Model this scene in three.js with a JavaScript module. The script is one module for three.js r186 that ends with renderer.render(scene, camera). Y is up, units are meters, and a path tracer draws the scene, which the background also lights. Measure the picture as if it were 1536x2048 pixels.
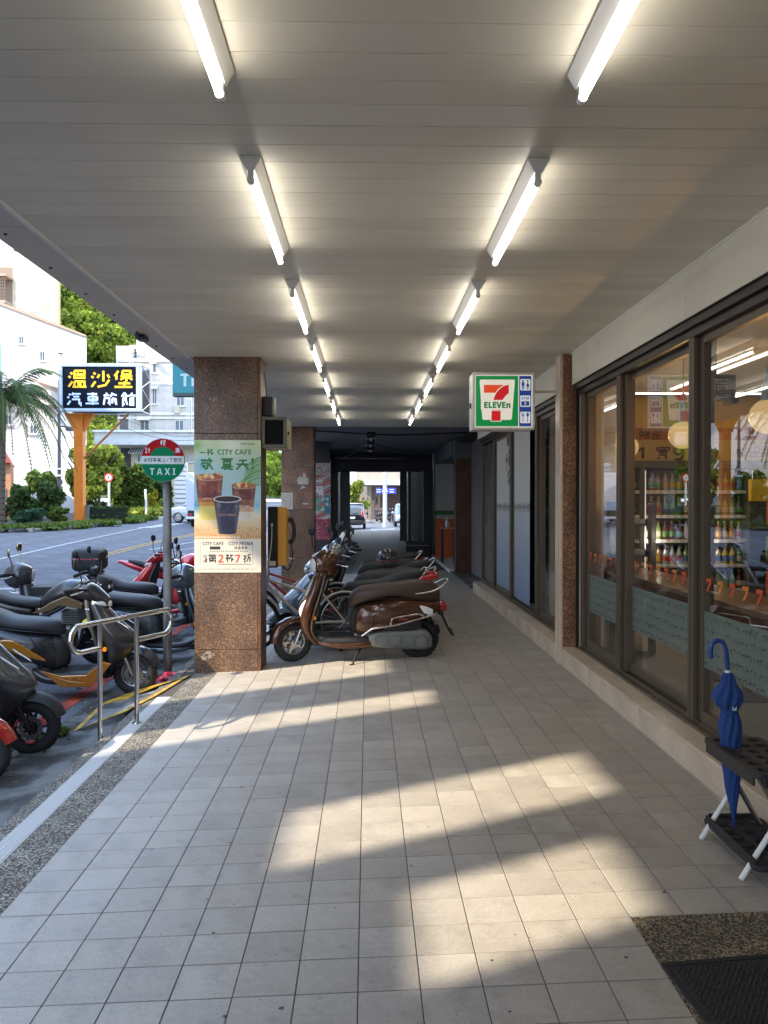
import * as THREE from 'three';
import { RoundedBoxGeometry } from 'three/addons/geometries/RoundedBoxGeometry.js';
import { mergeGeometries, mergeVertices, toCreasedNormals } from 'three/addons/utils/BufferGeometryUtils.js';
import { RectAreaLightUniformsLib } from 'three/addons/lights/RectAreaLightUniformsLib.js';

// ---------- camera, sky, sun, exposure ----------
RectAreaLightUniformsLib.init();
const scene = new THREE.Scene();
const FOCAL = 1640, EYE = 1.613;                       // in pixels of a 1536 x 2048 frame; metres above the tiles at x = 0
const camera = new THREE.PerspectiveCamera(2 * Math.atan(1024 / FOCAL) * 180 / Math.PI, 0.75, 0.05, 2000);
camera.position.set(0, EYE, 0);
camera.rotation.order = 'YXZ';
camera.rotation.y = -Math.atan(32 / FOCAL);
camera.rotation.x = -Math.atan(17 / FOCAL);
camera.updateMatrixWorld(true);
const SUN_UP = 37 * Math.PI / 180, SUN_X = -0.905, SUN_Z = 0.425;
const sunDir = new THREE.Vector3(SUN_X * Math.cos(SUN_UP), Math.sin(SUN_UP), SUN_Z * Math.cos(SUN_UP));
const SKY = 2.0;                                         // a bright, partly clouded afternoon sky
{
  const W = 512, H = 256, data = new Float32Array(W * H * 4), g = 48, rnd = [];
  let q = 7; for (let i = 0; i < g * g; i++) { q = (q * 16807) % 2147483647; rnd.push(q / 2147483647); }
  const vn = (x, y) => { const i = Math.floor(x), j = Math.floor(y), f = x - i, h = y - j, s = f * f * (3 - 2 * f), t = h * h * (3 - 2 * h), at = (a, b) => rnd[((b % g + g) % g) * g + (a % g + g) % g]; return (at(i, j) * (1 - s) + at(i + 1, j) * s) * (1 - t) + (at(i, j + 1) * (1 - s) + at(i + 1, j + 1) * s) * t; };
  for (let y = 0; y < H; y++) for (let x = 0; x < W; x++) {
    const el = ((y + 0.5) / H - 0.5) * Math.PI, az = ((x + 0.5) / W - 0.5) * 2 * Math.PI, up = Math.max(0, Math.sin(el)), cx = Math.cos(el) * Math.cos(az), cz = Math.cos(el) * Math.sin(az);
    const k = Math.pow(1 - up, 2.2), near = Math.max(0, cx * sunDir.x + Math.sin(el) * sunDir.y + cz * sunDir.z), glow = 0.25 * Math.pow(near, 6);
    const px = cx / (up + 0.25) * 2.2, pz = cz / (up + 0.25) * 2.2; let n = 0, a = 0.5; for (let o = 0, m = 1; o < 5; o++, m *= 2.03, a *= 0.5) n += a * vn(px * m + 20, pz * m + 20);
    const c = Math.min(1, Math.max(0, (n - 0.46) * 4)) * Math.min(1, up * 6) * 0.75, base = [0.23 + 0.35 * k + glow, 0.39 + 0.3 * k + glow * 0.95, 0.70 + 0.1 * k + glow * 0.85], cl = 0.72 + glow;
    base.forEach((b, i2) => { data[(y * W + x) * 4 + i2] = SKY * (el < 0 ? 0.2 : b + (cl * [1, 0.99, 0.97][i2] - b) * c); }); data[(y * W + x) * 4 + 3] = 1;
  }
  const t = new THREE.DataTexture(data, W, H, THREE.RGBAFormat, THREE.FloatType); t.mapping = THREE.EquirectangularReflectionMapping; t.magFilter = t.minFilter = THREE.LinearFilter; t.wrapS = THREE.RepeatWrapping; t.needsUpdate = true;
  scene.background = t; scene.environment = t;
}
const sun = new THREE.DirectionalLight(0xfff0d8, 3.3);
sun.position.copy(sunDir).multiplyScalar(60);
sun.castShadow = true;
sun.shadow.radius = 0.95;
sun.shadow.mapSize.set(4096, 4096);
Object.assign(sun.shadow.camera, { left: -60, right: 60, top: 60, bottom: -60, near: 1, far: 220 });
scene.add(sun, sun.target);
const renderer = new THREE.WebGLRenderer({ antialias: true });
renderer.toneMapping = THREE.LinearToneMapping;
renderer.toneMappingExposure = 3.05;
renderer.shadowMap.enabled = true;

// ---------- helpers ----------
const rng = (s) => () => { s = (s + 0x6d2b79f5) | 0; let t = Math.imul(s ^ (s >>> 15), 1 | s); t = (t + Math.imul(t ^ (t >>> 7), 61 | t)) ^ t; return ((t ^ (t >>> 14)) >>> 0) / 4294967296; };
const V = (x, y, z) => new THREE.Vector3(x, y, z);
const PI = Math.PI, lerp = (a, b, t) => a + (b - a) * t, clamp = (x, a, b) => Math.min(b, Math.max(a, x));
const smooth = (a, b, x) => { const t = clamp((x - a) / (b - a), 0, 1); return t * t * (3 - 2 * t); };
// the place seen at a pixel of the 1536 x 2048 photograph, at distance d down the arcade
function at(px, py, d) {
  const v = V((px - 768) / FOCAL, (1024 - py) / FOCAL, -1).applyQuaternion(camera.quaternion);
  return V(0, EYE, 0).addScaledVector(v, d / -v.z);
}
const names = new Map();
function numbered(n) { const k = names.get(n) ?? 0; names.set(n, k + 1); return k ? n + '_' + String(k).padStart(3, '0') : n; }
function tag(o, label, category, group, kind) {
  if (label) o.userData.label = label;
  if (category) o.userData.category = category;
  if (group) o.userData.group = group;
  if (kind) o.userData.kind = kind;
  return o;
}
function thing(name, label, category, p = [0, 0, 0], turn = 0, group) {
  const g = new THREE.Group(); g.name = numbered(name); g.position.set(...p); g.rotation.y = turn;
  tag(g, label, category, group); scene.add(g); return g;
}
function structure(name, label) { const g = new THREE.Group(); g.name = numbered(name); tag(g, label, null, null, 'structure'); scene.add(g); return g; }
function copyOf(root, name, label) {
  const r = root.clone(); r.name = numbered(name ?? root.name.replace(/_\d{3}$/, '')); r.userData = { ...root.userData }; if (label) r.userData.label = label; scene.add(r); return r;
}
function prep(g) {
  g = g.index ? g.toNonIndexed() : g;
  for (const k of Object.keys(g.attributes)) if (!['position', 'normal', 'uv', 'color'].includes(k)) g.deleteAttribute(k);
  if (!g.attributes.normal) g.computeVertexNormals();
  if (!g.attributes.uv) g.setAttribute('uv', new THREE.BufferAttribute(new Float32Array(g.attributes.position.count * 2), 2));
  return g;
}
function join(list) {
  list = (Array.isArray(list) ? list : [list]).filter(Boolean);
  if (list.length === 1) return list[0];
  return mergeGeometries(list.map(prep));
}
function part(name, geos, m, parent, label) {
  if (geos.pair) return geos.map((g) => part(name, g, m, parent, label))[0];
  const o = new THREE.Mesh(join(geos), m); o.name = parent ? name : numbered(name); o.castShadow = o.receiveShadow = true;
  if (label) o.userData.label = label;
  (parent ?? scene).add(o); return o;
}
// texture coordinates in metres, by the axis each face looks along
function uvm(g, s = 1, ou = 0, ov = 0) {
  g = prep(g);
  const p = g.attributes.position, uv = g.attributes.uv, n = V(), a = V(), b = V(), c = V();
  for (let i = 0; i < p.count; i += 3) {
    a.fromBufferAttribute(p, i); b.fromBufferAttribute(p, i + 1); c.fromBufferAttribute(p, i + 2);
    n.subVectors(b, a).cross(c.clone().sub(a));
    const x = Math.abs(n.x), y = Math.abs(n.y), z = Math.abs(n.z);
    for (let k = 0; k < 3; k++) {
      const q = [a, b, c][k];
      uv.setXY(i + k, ou + s * (x > y && x > z ? q.z : q.x), ov + s * (y >= x && y >= z ? q.z : q.y));
    }
  }
  return g;
}
// a box between two corners, its edges rounded by r
function box(x0, x1, y0, y1, z0, z1, r = 0) {
  const w = Math.abs(x1 - x0), h = Math.abs(y1 - y0), d = Math.abs(z1 - z0);
  const g = r ? new RoundedBoxGeometry(w, h, d, 1, Math.min(r, w / 2.01, h / 2.01, d / 2.01)) : new THREE.BoxGeometry(w, h, d);
  return uvm(g.translate((x0 + x1) / 2, (y0 + y1) / 2, (z0 + z1) / 2));
}
const cbox = (x, y, z, w, h, d, r = 0) => box(x - w / 2, x + w / 2, y - h / 2, y + h / 2, z - d / 2, z + d / 2, r);
function rod(a, b, r, r2 = r, seg = 10) {
  a = a.isVector3 ? a : V(...a); b = b.isVector3 ? b : V(...b);
  const L = a.distanceTo(b), g = new THREE.CylinderGeometry(r2, r, L, seg);
  g.translate(0, L / 2, 0).applyQuaternion(new THREE.Quaternion().setFromUnitVectors(V(0, 1, 0), b.clone().sub(a).normalize())).translate(a.x, a.y, a.z);
  return g;
}
function tube(pts, r, n = 24, seg = 8, closed = false, tension = 0.5) {
  return new THREE.TubeGeometry(new THREE.CatmullRomCurve3(pts.map((p) => (p.isVector3 ? p : V(...p))), closed, 'catmullrom', tension), n, r, seg, closed);
}
function ball(x, y, z, rx, ry = rx, rz = rx, w = 16, h = 12) { return new THREE.SphereGeometry(1, w, h).scale(rx, ry, rz).translate(x, y, z); }
function lathe(pts, seg = 24) { return new THREE.LatheGeometry(pts.map(([r, y]) => new THREE.Vector2(Math.max(r, 1e-4), y)), seg); }
// a plate of the given outline in x and y, centred on z = 0
function plate(pts, t, bevel = 0.004, holes = []) {
  const s = new THREE.Shape(pts.map(([x, y]) => new THREE.Vector2(x, y)));
  for (const h of holes) s.holes.push(new THREE.Path(h.map(([x, y]) => new THREE.Vector2(x, y))));
  const g = new THREE.ExtrudeGeometry(s, { depth: Math.max(t - 2 * bevel, 1e-4), bevelEnabled: bevel > 0, bevelThickness: bevel, bevelSize: bevel, bevelOffset: -bevel, bevelSegments: 1, steps: 1, curveSegments: 6 });
  return g.translate(0, 0, -t / 2 + bevel);
}
// a rounded plate outline run through a curve
function curved(pts, n = 40) { return new THREE.CatmullRomCurve3(pts.map(([x, y]) => V(x, y, 0)), true, 'catmullrom', 0.5).getPoints(n).slice(0, n).map((p) => [p.x, p.y]); }
// a body whose cross sections are rounded boxes: stations are [position, low, high, half width, (exponent)]
function loft(stations, { n = 22, sub = 4, exp = 2.8, up = false, flatUnder = 0 } = {}) {
  const K = stations.length, m = (K - 1) * sub + 1, P = [], get = (i, c) => stations[clamp(i, 0, K - 1)][c] ?? exp;
  const cr = (c, t) => { const i = Math.min(Math.floor(t), K - 2), f = t - i, a = get(i - 1, c), b = get(i, c), d = get(i + 1, c), e = get(i + 2, c); return b + 0.5 * f * (d - a + f * (2 * a - 5 * b + 4 * d - e + f * (3 * (b - d) + e - a))); };
  for (let k = 0; k < m; k++) {
    const t = k / sub, s = cr(0, t), lo = cr(1, t), hi = Math.max(cr(2, t), lo + 0.002), w = Math.max(cr(3, t), 0.001), q = 2 / cr(4, t);
    for (let j = 0; j < n; j++) {
      const a = j / n * 2 * PI, ca = Math.cos(a), sa = Math.sin(a);
      let y = Math.sign(sa) * Math.abs(sa) ** q; const z = Math.sign(ca) * Math.abs(ca) ** q * w;
      if (flatUnder && y < 0) y *= 1 - flatUnder;
      const yy = (lo + hi) / 2 + y * (hi - lo) / 2;
      P.push(...(up ? [yy, s, z] : [s, yy, z]));
    }
  }
  const I = [];
  for (let k = 0; k < m - 1; k++) for (let j = 0; j < n; j++) { const a = k * n + j, b = k * n + (j + 1) % n; I.push(a, a + n, b, b, a + n, b + n); }
  for (const [k, f] of [[0, 1], [m - 1, 0]]) {
    const c = [0, 0, 0]; for (let j = 0; j < n; j++) for (let q = 0; q < 3; q++) c[q] += P[(k * n + j) * 3 + q] / n;
    P.push(...c); const ci = P.length / 3 - 1;
    for (let j = 0; j < n; j++) { const a = k * n + j, b = k * n + (j + 1) % n; I.push(...(f ? [ci, a, b] : [ci, b, a])); }
  }
  const g = new THREE.BufferGeometry(); g.setAttribute('position', new THREE.Float32BufferAttribute(P, 3)); g.setIndex(I); g.computeVertexNormals();
  return up ? flip(g) : g;
}
function flip(g) { const i = g.index.array; for (let k = 0; k < i.length; k += 3) { const t = i[k]; i[k] = i[k + 1]; i[k + 1] = t; } g.computeVertexNormals(); return g; }

// ---------- textures ----------
function noiseField(n, cell, seed) {              // tiling value noise, cell = cells per side
  const r = rng(seed), g = Array.from({ length: cell * cell }, r), out = new Float32Array(n * n);
  for (let y = 0; y < n; y++) for (let x = 0; x < n; x++) {
    const u = x / n * cell, v = y / n * cell, i = Math.floor(u), j = Math.floor(v), f = u - i, h = v - j, s = f * f * (3 - 2 * f), t = h * h * (3 - 2 * h), i1 = (i + 1) % cell, j1 = (j + 1) % cell;
    out[y * n + x] = lerp(lerp(g[j * cell + i], g[j * cell + i1], s), lerp(g[j1 * cell + i], g[j1 * cell + i1], s), t);
  }
  return out;
}
function fbm(n, cell, oct, seed, fall = 0.5) {
  const out = new Float32Array(n * n); let a = 1, sum = 0;
  for (let o = 0; o < oct && cell <= n; o++, cell *= 2, a *= fall) { const f = noiseField(n, cell, seed + o * 17); for (let i = 0; i < out.length; i++) out[i] += f[i] * a; sum += a; }
  for (let i = 0; i < out.length; i++) out[i] /= sum;
  return out;
}
function cells(n, cell, seed) {                   // tiling Worley: distance to the nearest and second nearest point, id
  const r = rng(seed), px = [], py = []; for (let i = 0; i < cell * cell; i++) { px.push(r()); py.push(r()); }
  const d1 = new Float32Array(n * n), d2 = new Float32Array(n * n), id = new Int32Array(n * n);
  for (let y = 0; y < n; y++) for (let x = 0; x < n; x++) {
    const u = x / n * cell, v = y / n * cell, i = Math.floor(u), j = Math.floor(v); let a = 9, b = 9, w = 0;
    for (let dj = -1; dj < 2; dj++) for (let di = -1; di < 2; di++) {
      const k = ((j + dj + cell) % cell) * cell + (i + di + cell) % cell, d = Math.hypot(i + di + px[k] - u, j + dj + py[k] - v);
      if (d < a) { b = a; a = d; w = k; } else if (d < b) b = d;
    }
    d1[y * n + x] = a; d2[y * n + x] = b; id[y * n + x] = w;
  }
  return { d1, d2, id };
}
function texture(n, f, srgb = true, repeat = 1) {
  const data = new Uint8Array(n * n * 4);
  for (let i = 0; i < n * n; i++) { const c = f(i, i % n, Math.floor(i / n)); const q = Array.isArray(c) ? c : [c, c, c]; for (let k = 0; k < 3; k++) data[i * 4 + k] = clamp(q[k], 0, 1) * 255; data[i * 4 + 3] = 255; }
  const t = new THREE.DataTexture(data, n, n); t.wrapS = t.wrapT = THREE.RepeatWrapping; t.magFilter = t.minFilter = THREE.LinearFilter; t.repeat.set(repeat, repeat);
  if (srgb) t.colorSpace = THREE.SRGBColorSpace; t.needsUpdate = true; return t;
}
function drawn(w, h, f) {
  const c = document.createElement('canvas'); c.width = w; c.height = h; f(c.getContext('2d'), w, h);
  const t = new THREE.CanvasTexture(c); t.colorSpace = THREE.SRGBColorSpace; t.anisotropy = 8; return t;
}
const mat = (color, rough = 0.6, o = {}) => { const m = new THREE.MeshPhysicalMaterial({ roughness: rough, ...o }); if (Array.isArray(color)) m.color.setRGB(...color); else m.color.set(color); return m; };
const mix3 = (a, b, t) => a.map((x, i) => lerp(x, b[i], t));
// ---------- materials ----------
const M = {};
{
  const n = 512, big = fbm(n, 4, 4, 11), fine = fbm(n, 64, 3, 12, 0.7), spots = cells(n, 30, 13);
  const tm = texture(n, (i) => { const v = 0.95 + (big[i] - 0.5) * 0.17 + (fine[i] - 0.5) * 0.14 - (spots.d1[i] < 0.10 && spots.id[i] % 13 === 0 ? 0.3 : 0) - smooth(0.56, 0.72, big[(i + 77777) % (n * n)]) * 0.05; return [v, v * 0.995, v * 0.98]; });
  const tb = texture(n, (i) => fine[i], false), tr = texture(n, (i) => 0.36 + big[i] * 0.34 + (fine[i] - 0.5) * 0.16, false);
  const tones = [[0.41, 0.38, 0.345], [0.38, 0.352, 0.318], [0.43, 0.4, 0.362], [0.395, 0.362, 0.325]];
  M.tiles = tones.map((c) => mat(c, 1, { map: tm, roughnessMap: tr, bumpMap: tb, bumpScale: 0.0004, specularIntensity: 0.8 }));
  M.grout = mat([0.06, 0.052, 0.042], 0.95);
  const stone = texture(n, (i) => { const v = 0.93 + (big[i] - 0.5) * 0.2 + (fine[i] - 0.5) * 0.1; return [v, v * 0.985, v * 0.96]; });
  M.sill = mat([0.74, 0.62, 0.5], 0.25, { map: stone });
  M.paint = mat([0.8, 0.78, 0.73], 0.55, { map: texture(256, (() => { const b = fbm(256, 3, 4, 31); return (i) => 0.92 + (b[i] - 0.5) * 0.12; })()) });
  M.fineBump = tb; M.bigNoise = big; M.smudge = texture(n, (i) => 0.25 + big[i] * 0.5 + (fine[i] - 0.5) * 0.2, false);
}
{ // washed pebble
  const n = 1024, c = cells(n, 90, 21), f = fbm(n, 6, 4, 22), r = rng(5), pal = Array.from({ length: 8100 }, () => { const t = r(); return t < 0.38 ? [0.72, 0.7, 0.65] : t < 0.66 ? [0.47, 0.45, 0.41] : t < 0.88 ? [0.28, 0.27, 0.25] : [0.55, 0.47, 0.38]; });
  const edge = (i) => clamp((c.d2[i] - c.d1[i]) * 2.6, 0, 1), stone = (i) => smooth(0.12, 0.5, edge(i));
  M.pebble = mat([1.0, 0.98, 0.93], 0.75, { map: texture(n, (i) => { const s = stone(i), v = 0.8 + f[i] * 0.4; return mix3([0.2, 0.19, 0.175], pal[c.id[i]].map((x) => x * v), s); }), bumpMap: texture(n, (i) => stone(i) * (0.7 + 0.3 * (1 - c.d1[i])), false), bumpScale: 0.004 });
  for (const k of ['map', 'bumpMap']) M.pebble[k].repeat.set(1.3, 1.3);
  M.pebbleBrown = M.pebble.clone(); M.pebbleBrown.color.setRGB(0.86, 0.76, 0.6); for (const k of ['map', 'bumpMap']) { M.pebbleBrown[k] = M.pebble[k].clone(); M.pebbleBrown[k].repeat.set(1.45, 1.45); M.pebbleBrown[k].needsUpdate = true; }
}
{ // granite
  const n = 512, a = cells(n, 96, 41), b = cells(n, 140, 42), f = fbm(n, 5, 4, 43), r = rng(9), tone = Array.from({ length: 19600 }, r);
  const gm = texture(n, (i) => {
    const t = tone[a.id[i]], u = tone[b.id[i]]; let c = t < 0.52 ? [0.58, 0.43, 0.32] : t < 0.78 ? [0.47, 0.34, 0.26] : [0.68, 0.55, 0.43];
    if (u < 0.27) c = mix3(c, [0.22, 0.17, 0.14], 0.55); const v = 0.75 + f[i] * 0.5; return c.map((x) => x * v);
  });
  M.granite = mat([0.56, 0.56, 0.54], 0.42, { map: gm, bumpMap: texture(n, (i) => 1 - clamp(b.d1[i], 0, 1), false), bumpScale: 0.0006 });
  M.graniteRed = mat([0.95, 0.82, 0.76], 0.4, { map: gm });
  M.graniteSmooth = mat([0.5, 0.4, 0.32], 0.35, { map: gm });
}
{ // asphalt and concrete
  const n = 512, c = cells(n, 96, 51), f = fbm(n, 4, 5, 52), g = fbm(n, 128, 2, 53);
  const am = texture(n, (i) => { const v = 0.80 + (f[i] - 0.5) * 0.5 + (g[i] - 0.5) * 0.35 + (c.id[i] % 7 === 0 && c.d1[i] < 0.4 ? 0.25 : 0); return [v, v, v * 1.02]; });
  M.asphalt = mat([0.155, 0.165, 0.185], 0.85, { map: am, bumpMap: texture(n, (i) => 1 - c.d1[i], false), bumpScale: 0.004 });
  M.concrete = mat([0.28, 0.27, 0.25], 0.9, { map: texture(n, (i) => { const s = smooth(0.35, 0.65, f[i]); const v = 0.5 + s * 0.45 + (g[i] - 0.5) * 0.25; return [v, v * 0.99, v * 0.96]; }), bumpMap: texture(n, (i) => f[i] * 0.7 + g[i] * 0.3, false), bumpScale: 0.012 });
  M.linePaint = mat([0.72, 0.72, 0.70], 0.7, { map: texture(256, (() => { const b = fbm(256, 8, 4, 57); return (i) => 0.75 + (b[i] - 0.5) * 0.7; })()) });
  M.redPaint = mat([0.62, 0.09, 0.05], 0.7, { map: M.linePaint.map });
  M.yellowPaint = mat([0.72, 0.42, 0.03], 0.65, { map: M.linePaint.map });
}
const stainMap = texture(512, (() => { const b = fbm(512, 3, 5, 141), w = fbm(512, 5, 4, 142); return (i) => { const v = 0.95 + (b[i] - 0.5) * 0.07 - smooth(0.6, 0.8, w[i]) * 0.02; return [v, v * 0.99, v * 0.96]; }; })(), true, 0.45);
M.ceiling = ['#e0dbd0', '#ddd8cc', '#e2ddd2', '#dbd6ca'].map((c) => mat(c, 0.5, { specularIntensity: 0.6, map: stainMap }));
M.lampWhite = mat([0.78, 0.76, 0.7], 0.4);
M.tubeGlow = mat([0.9, 0.9, 0.88], 0.4, { emissive: new THREE.Color(1, 0.955, 0.87), emissiveIntensity: 5.2 });
M.black = mat([0.012, 0.012, 0.013], 0.45); M.rubber = mat([0.014, 0.014, 0.015], 0.8, { bumpMap: M.fineBump, bumpScale: 0.001 });
M.darkMetal = mat([0.03, 0.03, 0.033], 0.4, { metalness: 0.6 });
M.steel = mat([0.62, 0.6, 0.57], 0.22, { metalness: 1, roughnessMap: M.smudge });
M.chrome = mat([0.72, 0.71, 0.7], 0.12, { metalness: 1 });
M.alu = mat([0.42, 0.41, 0.39], 0.38, { metalness: 0.9, roughnessMap: M.smudge });
M.engine = mat([0.2, 0.21, 0.2], 0.55, { metalness: 0.6, bumpMap: M.fineBump, bumpScale: 0.002 });
M.frame = mat([0.13, 0.1, 0.07], 0.5, { metalness: 0.45 });      // bronze shopfront profiles
M.frameDark = mat([0.05, 0.04, 0.032], 0.45, { metalness: 0.4 });
M.glass = mat([0.96, 0.97, 0.95], 0, { transmission: 1, thickness: 0, ior: 2.1 });
M.seat = mat([0.022, 0.022, 0.024], 0.55, { bumpMap: M.fineBump, bumpScale: 0.0012 });
M.seatBrown = mat([0.05, 0.028, 0.02], 0.5, { bumpMap: M.fineBump, bumpScale: 0.0012 });
M.plastic = mat([0.018, 0.018, 0.019], 0.6, { bumpMap: M.fineBump, bumpScale: 0.0006 });
M.plasticGrey = mat([0.09, 0.095, 0.1], 0.5);
M.lens = mat([0.75, 0.76, 0.74], 0.08, { clearcoat: 1, clearcoatRoughness: 0.05 });
M.amber = mat([0.75, 0.22, 0.01], 0.15, { clearcoat: 1 }); M.redLens = mat([0.35, 0.015, 0.015], 0.12, { clearcoat: 1 });
M.mirror = mat([0.7, 0.72, 0.74], 0.03, { metalness: 1 });
M.plateWhite = mat([0.72, 0.72, 0.7], 0.4);
const car = (c, o = {}) => mat(c, 0.38, { clearcoat: 1, clearcoatRoughness: 0.07, roughnessMap: M.smudge, metalness: 0.25, ...o });
const leafMat = (c, t = 0.35) => mat(c, 0.75, { transmission: t, thickness: 0, specularIntensity: 0.25 });
M.leaf = leafMat([0.12, 0.17, 0.035]); M.leafBright = leafMat([0.26, 0.29, 0.045], 0.4); M.leafDark = leafMat([0.06, 0.1, 0.03], 0.3); M.leafBlue = leafMat([0.05, 0.1, 0.07], 0.25);
M.bark = mat([0.12, 0.095, 0.07], 0.95, { bumpMap: M.fineBump, bumpScale: 0.01 });

// ---------- lettering: characters as strokes on a ten by ten grid (tokens of points, column then row) ----------
const STROKES = {
  溫: '11-22 03-14 09-26 30-80-84-34-30 51-43 52-73 36-86-89 36-39 56-59 66-69 29-99', 沙: '11-22 03-14 09-26 60-66 42-34 82-94 95-78-39', 堡: '20-03 12-15 40-80-82-42-40 33-93 62-66 63-35 63-95 27-87 56-59 09-99',
  汽: '11-22 03-14 09-26 40-32 41-91 43-83 35-85-88-99-97', 車: '11-81 23-83 23-26 83-86 26-86 25-85 08-98 50-59', 旅: '20-21 02-42 13-09 14-44-48-37 60-53 61-92 75-65-68 64-95 74-99 96-87',
  館: '20-03 20-43 13-33 14-34-36-14 14-19-28 36-49 70-71 52-92-93 52-53 64-84-86-64 64-69-89-87-67', 計: '20-21 02-42 14-34 16-36 18-38-39-19-18 54-94 70-79', 程: '40-11 03-43 21-29 24-06 24-46 60-90-92-62-60 54-94 56-96 74-79 59-99',
  安: '50-51 12-92-93 12-13 05-95 43-37-79 74-29', 專: '11-81 22-82-85-25-22 50-57 06-96 76-79-59 27-38', 案: '50-51 11-91-92 11-12 13-93 42-35-75 73-35 06-96 56-59 56-19 56-99', 上: '50-59 54-84 09-99', 下: '01-91 51-59 53-75', 客: '50-51 11-91-92 11-12 42-04 43-73-06 34-95 27-77-79-29-27', 處: '41-71 12-92 12-09 34-84 35-45 66-39 46-99 76-78',
  敬: '02-52 11-13 31-33 24-05 14-54-58-38 16-36-38-16 70-53 62-92 82-49 64-99', 夏: '01-91 42-52 22-72-76-26-22 23-73 25-75 37-08 37-77-29 48-99', 天: '22-82 05-95 52-54-09 54-99', 杯: '01-41 20-29 23-06 23-45 51-91 71-46 74-79 74-97', 一: '05-95',
  第: '20-02 11-41 31-32 60-42 61-91 71-72 13-83-85-15-17-87-89-79 53-59 57-19', 折: '02-42 21-29-18 06-44 90-61 61-65-49 64-94 84-89', 任: '20-04 13-19 80-42 35-95 62-69 49-89', 選: '40-60-62-42-44-64 70-90-92-72-74-94 45-95 53-57 73-77 37-97 03-16-08 18-99',
  買: '10-90-92-12-10 40-42 60-62 23-73-77-23 24-74 26-76 38-19 68-89', 送: '11-22 04-14-17-08 18-99 50-62 80-63 43-93 35-95 63-47 65-88', 立: '50-51 12-92 34-45 74-65 09-99', 發: '11-31-04 72-94 60-71 33-83 25-55-49 65-95-98 56-89', 停: '20-03 12-19 60-61 31-91 42-82-83-43 35-95-96 35-36 48-88 68-69', 限: '01-09 01-41-23-45-06 50-90-94-54 52-92 50-59-78 64-99 94-75', 定: '50-51 11-91-92 12-13 14-84 54-59 56-86 34-19-99', 房: '40-41 11-81-83-13 12-09 44-54 25-95 35-29 47-87-79', 屋: '01-91-93-03 01-09 14-84 54-35-85 27-87 56-59 19-99', 精: '22-33 82-73 03-43 21-29 24-06 24-46 51-91 53-93 45-95 70-75 57-87-89 57-59 58-88', 品: '30-70-74-34-30 05-45-49-09-05 55-95-99-59-55', 租: '40-11 03-43 21-29 24-06 24-46 51-81-89 51-59 54-84 57-87 49-99', 售: '20-03 12-15 50-51 11-91 13-83 14-84 05-95 50-55 27-77-79-29-27',
};
function glyph(ctx, ch, x, y, s, w, tall = 1) {
  ctx.lineWidth = w; ctx.lineCap = 'butt'; ctx.lineJoin = 'miter';
  for (const st of (STROKES[ch] ?? STROKES.專).split(' ')) {
    ctx.beginPath(); st.split('-').forEach((q, i) => { const X = x + (+q[0] + 0.5) / 10 * s, Y = y + (+q[1] + 0.5) / 10 * s * tall; i ? ctx.lineTo(X, Y) : ctx.moveTo(X, Y); }); ctx.stroke();
  }
}
function cjk(ctx, text, x, y, s, w, color, gap = 1.1, vertical = false) { ctx.strokeStyle = color; [...text].forEach((c, i) => { if (c !== ' ') glyph(ctx, c, vertical ? x : x + i * s * gap, vertical ? y + i * s * gap : y, s, w); }); }
function latin(ctx, text, x, y, size, color, font = 'bold', align = 'left', family = 'sans-serif') { ctx.fillStyle = color; ctx.font = `${font} ${size}px ${family}`; ctx.textAlign = align; ctx.textBaseline = 'middle'; ctx.fillText(text, x, y); }
// a printed sheet of w by h metres whose front looks along +z
function sheet(name, w, h, t, tex, parent, edge = M.plateWhite, rough = 0.45) {
  const g = new THREE.PlaneGeometry(w, h).translate(0, 0, t / 2 + 0.0006), m = mat([1, 1, 1], rough, { map: tex });
  if (t > 0) part(name + '_backing', box(-w / 2, w / 2, -h / 2, h / 2, -t / 2, t / 2), edge, parent);
  return part(name, g, m, parent);
}
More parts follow.
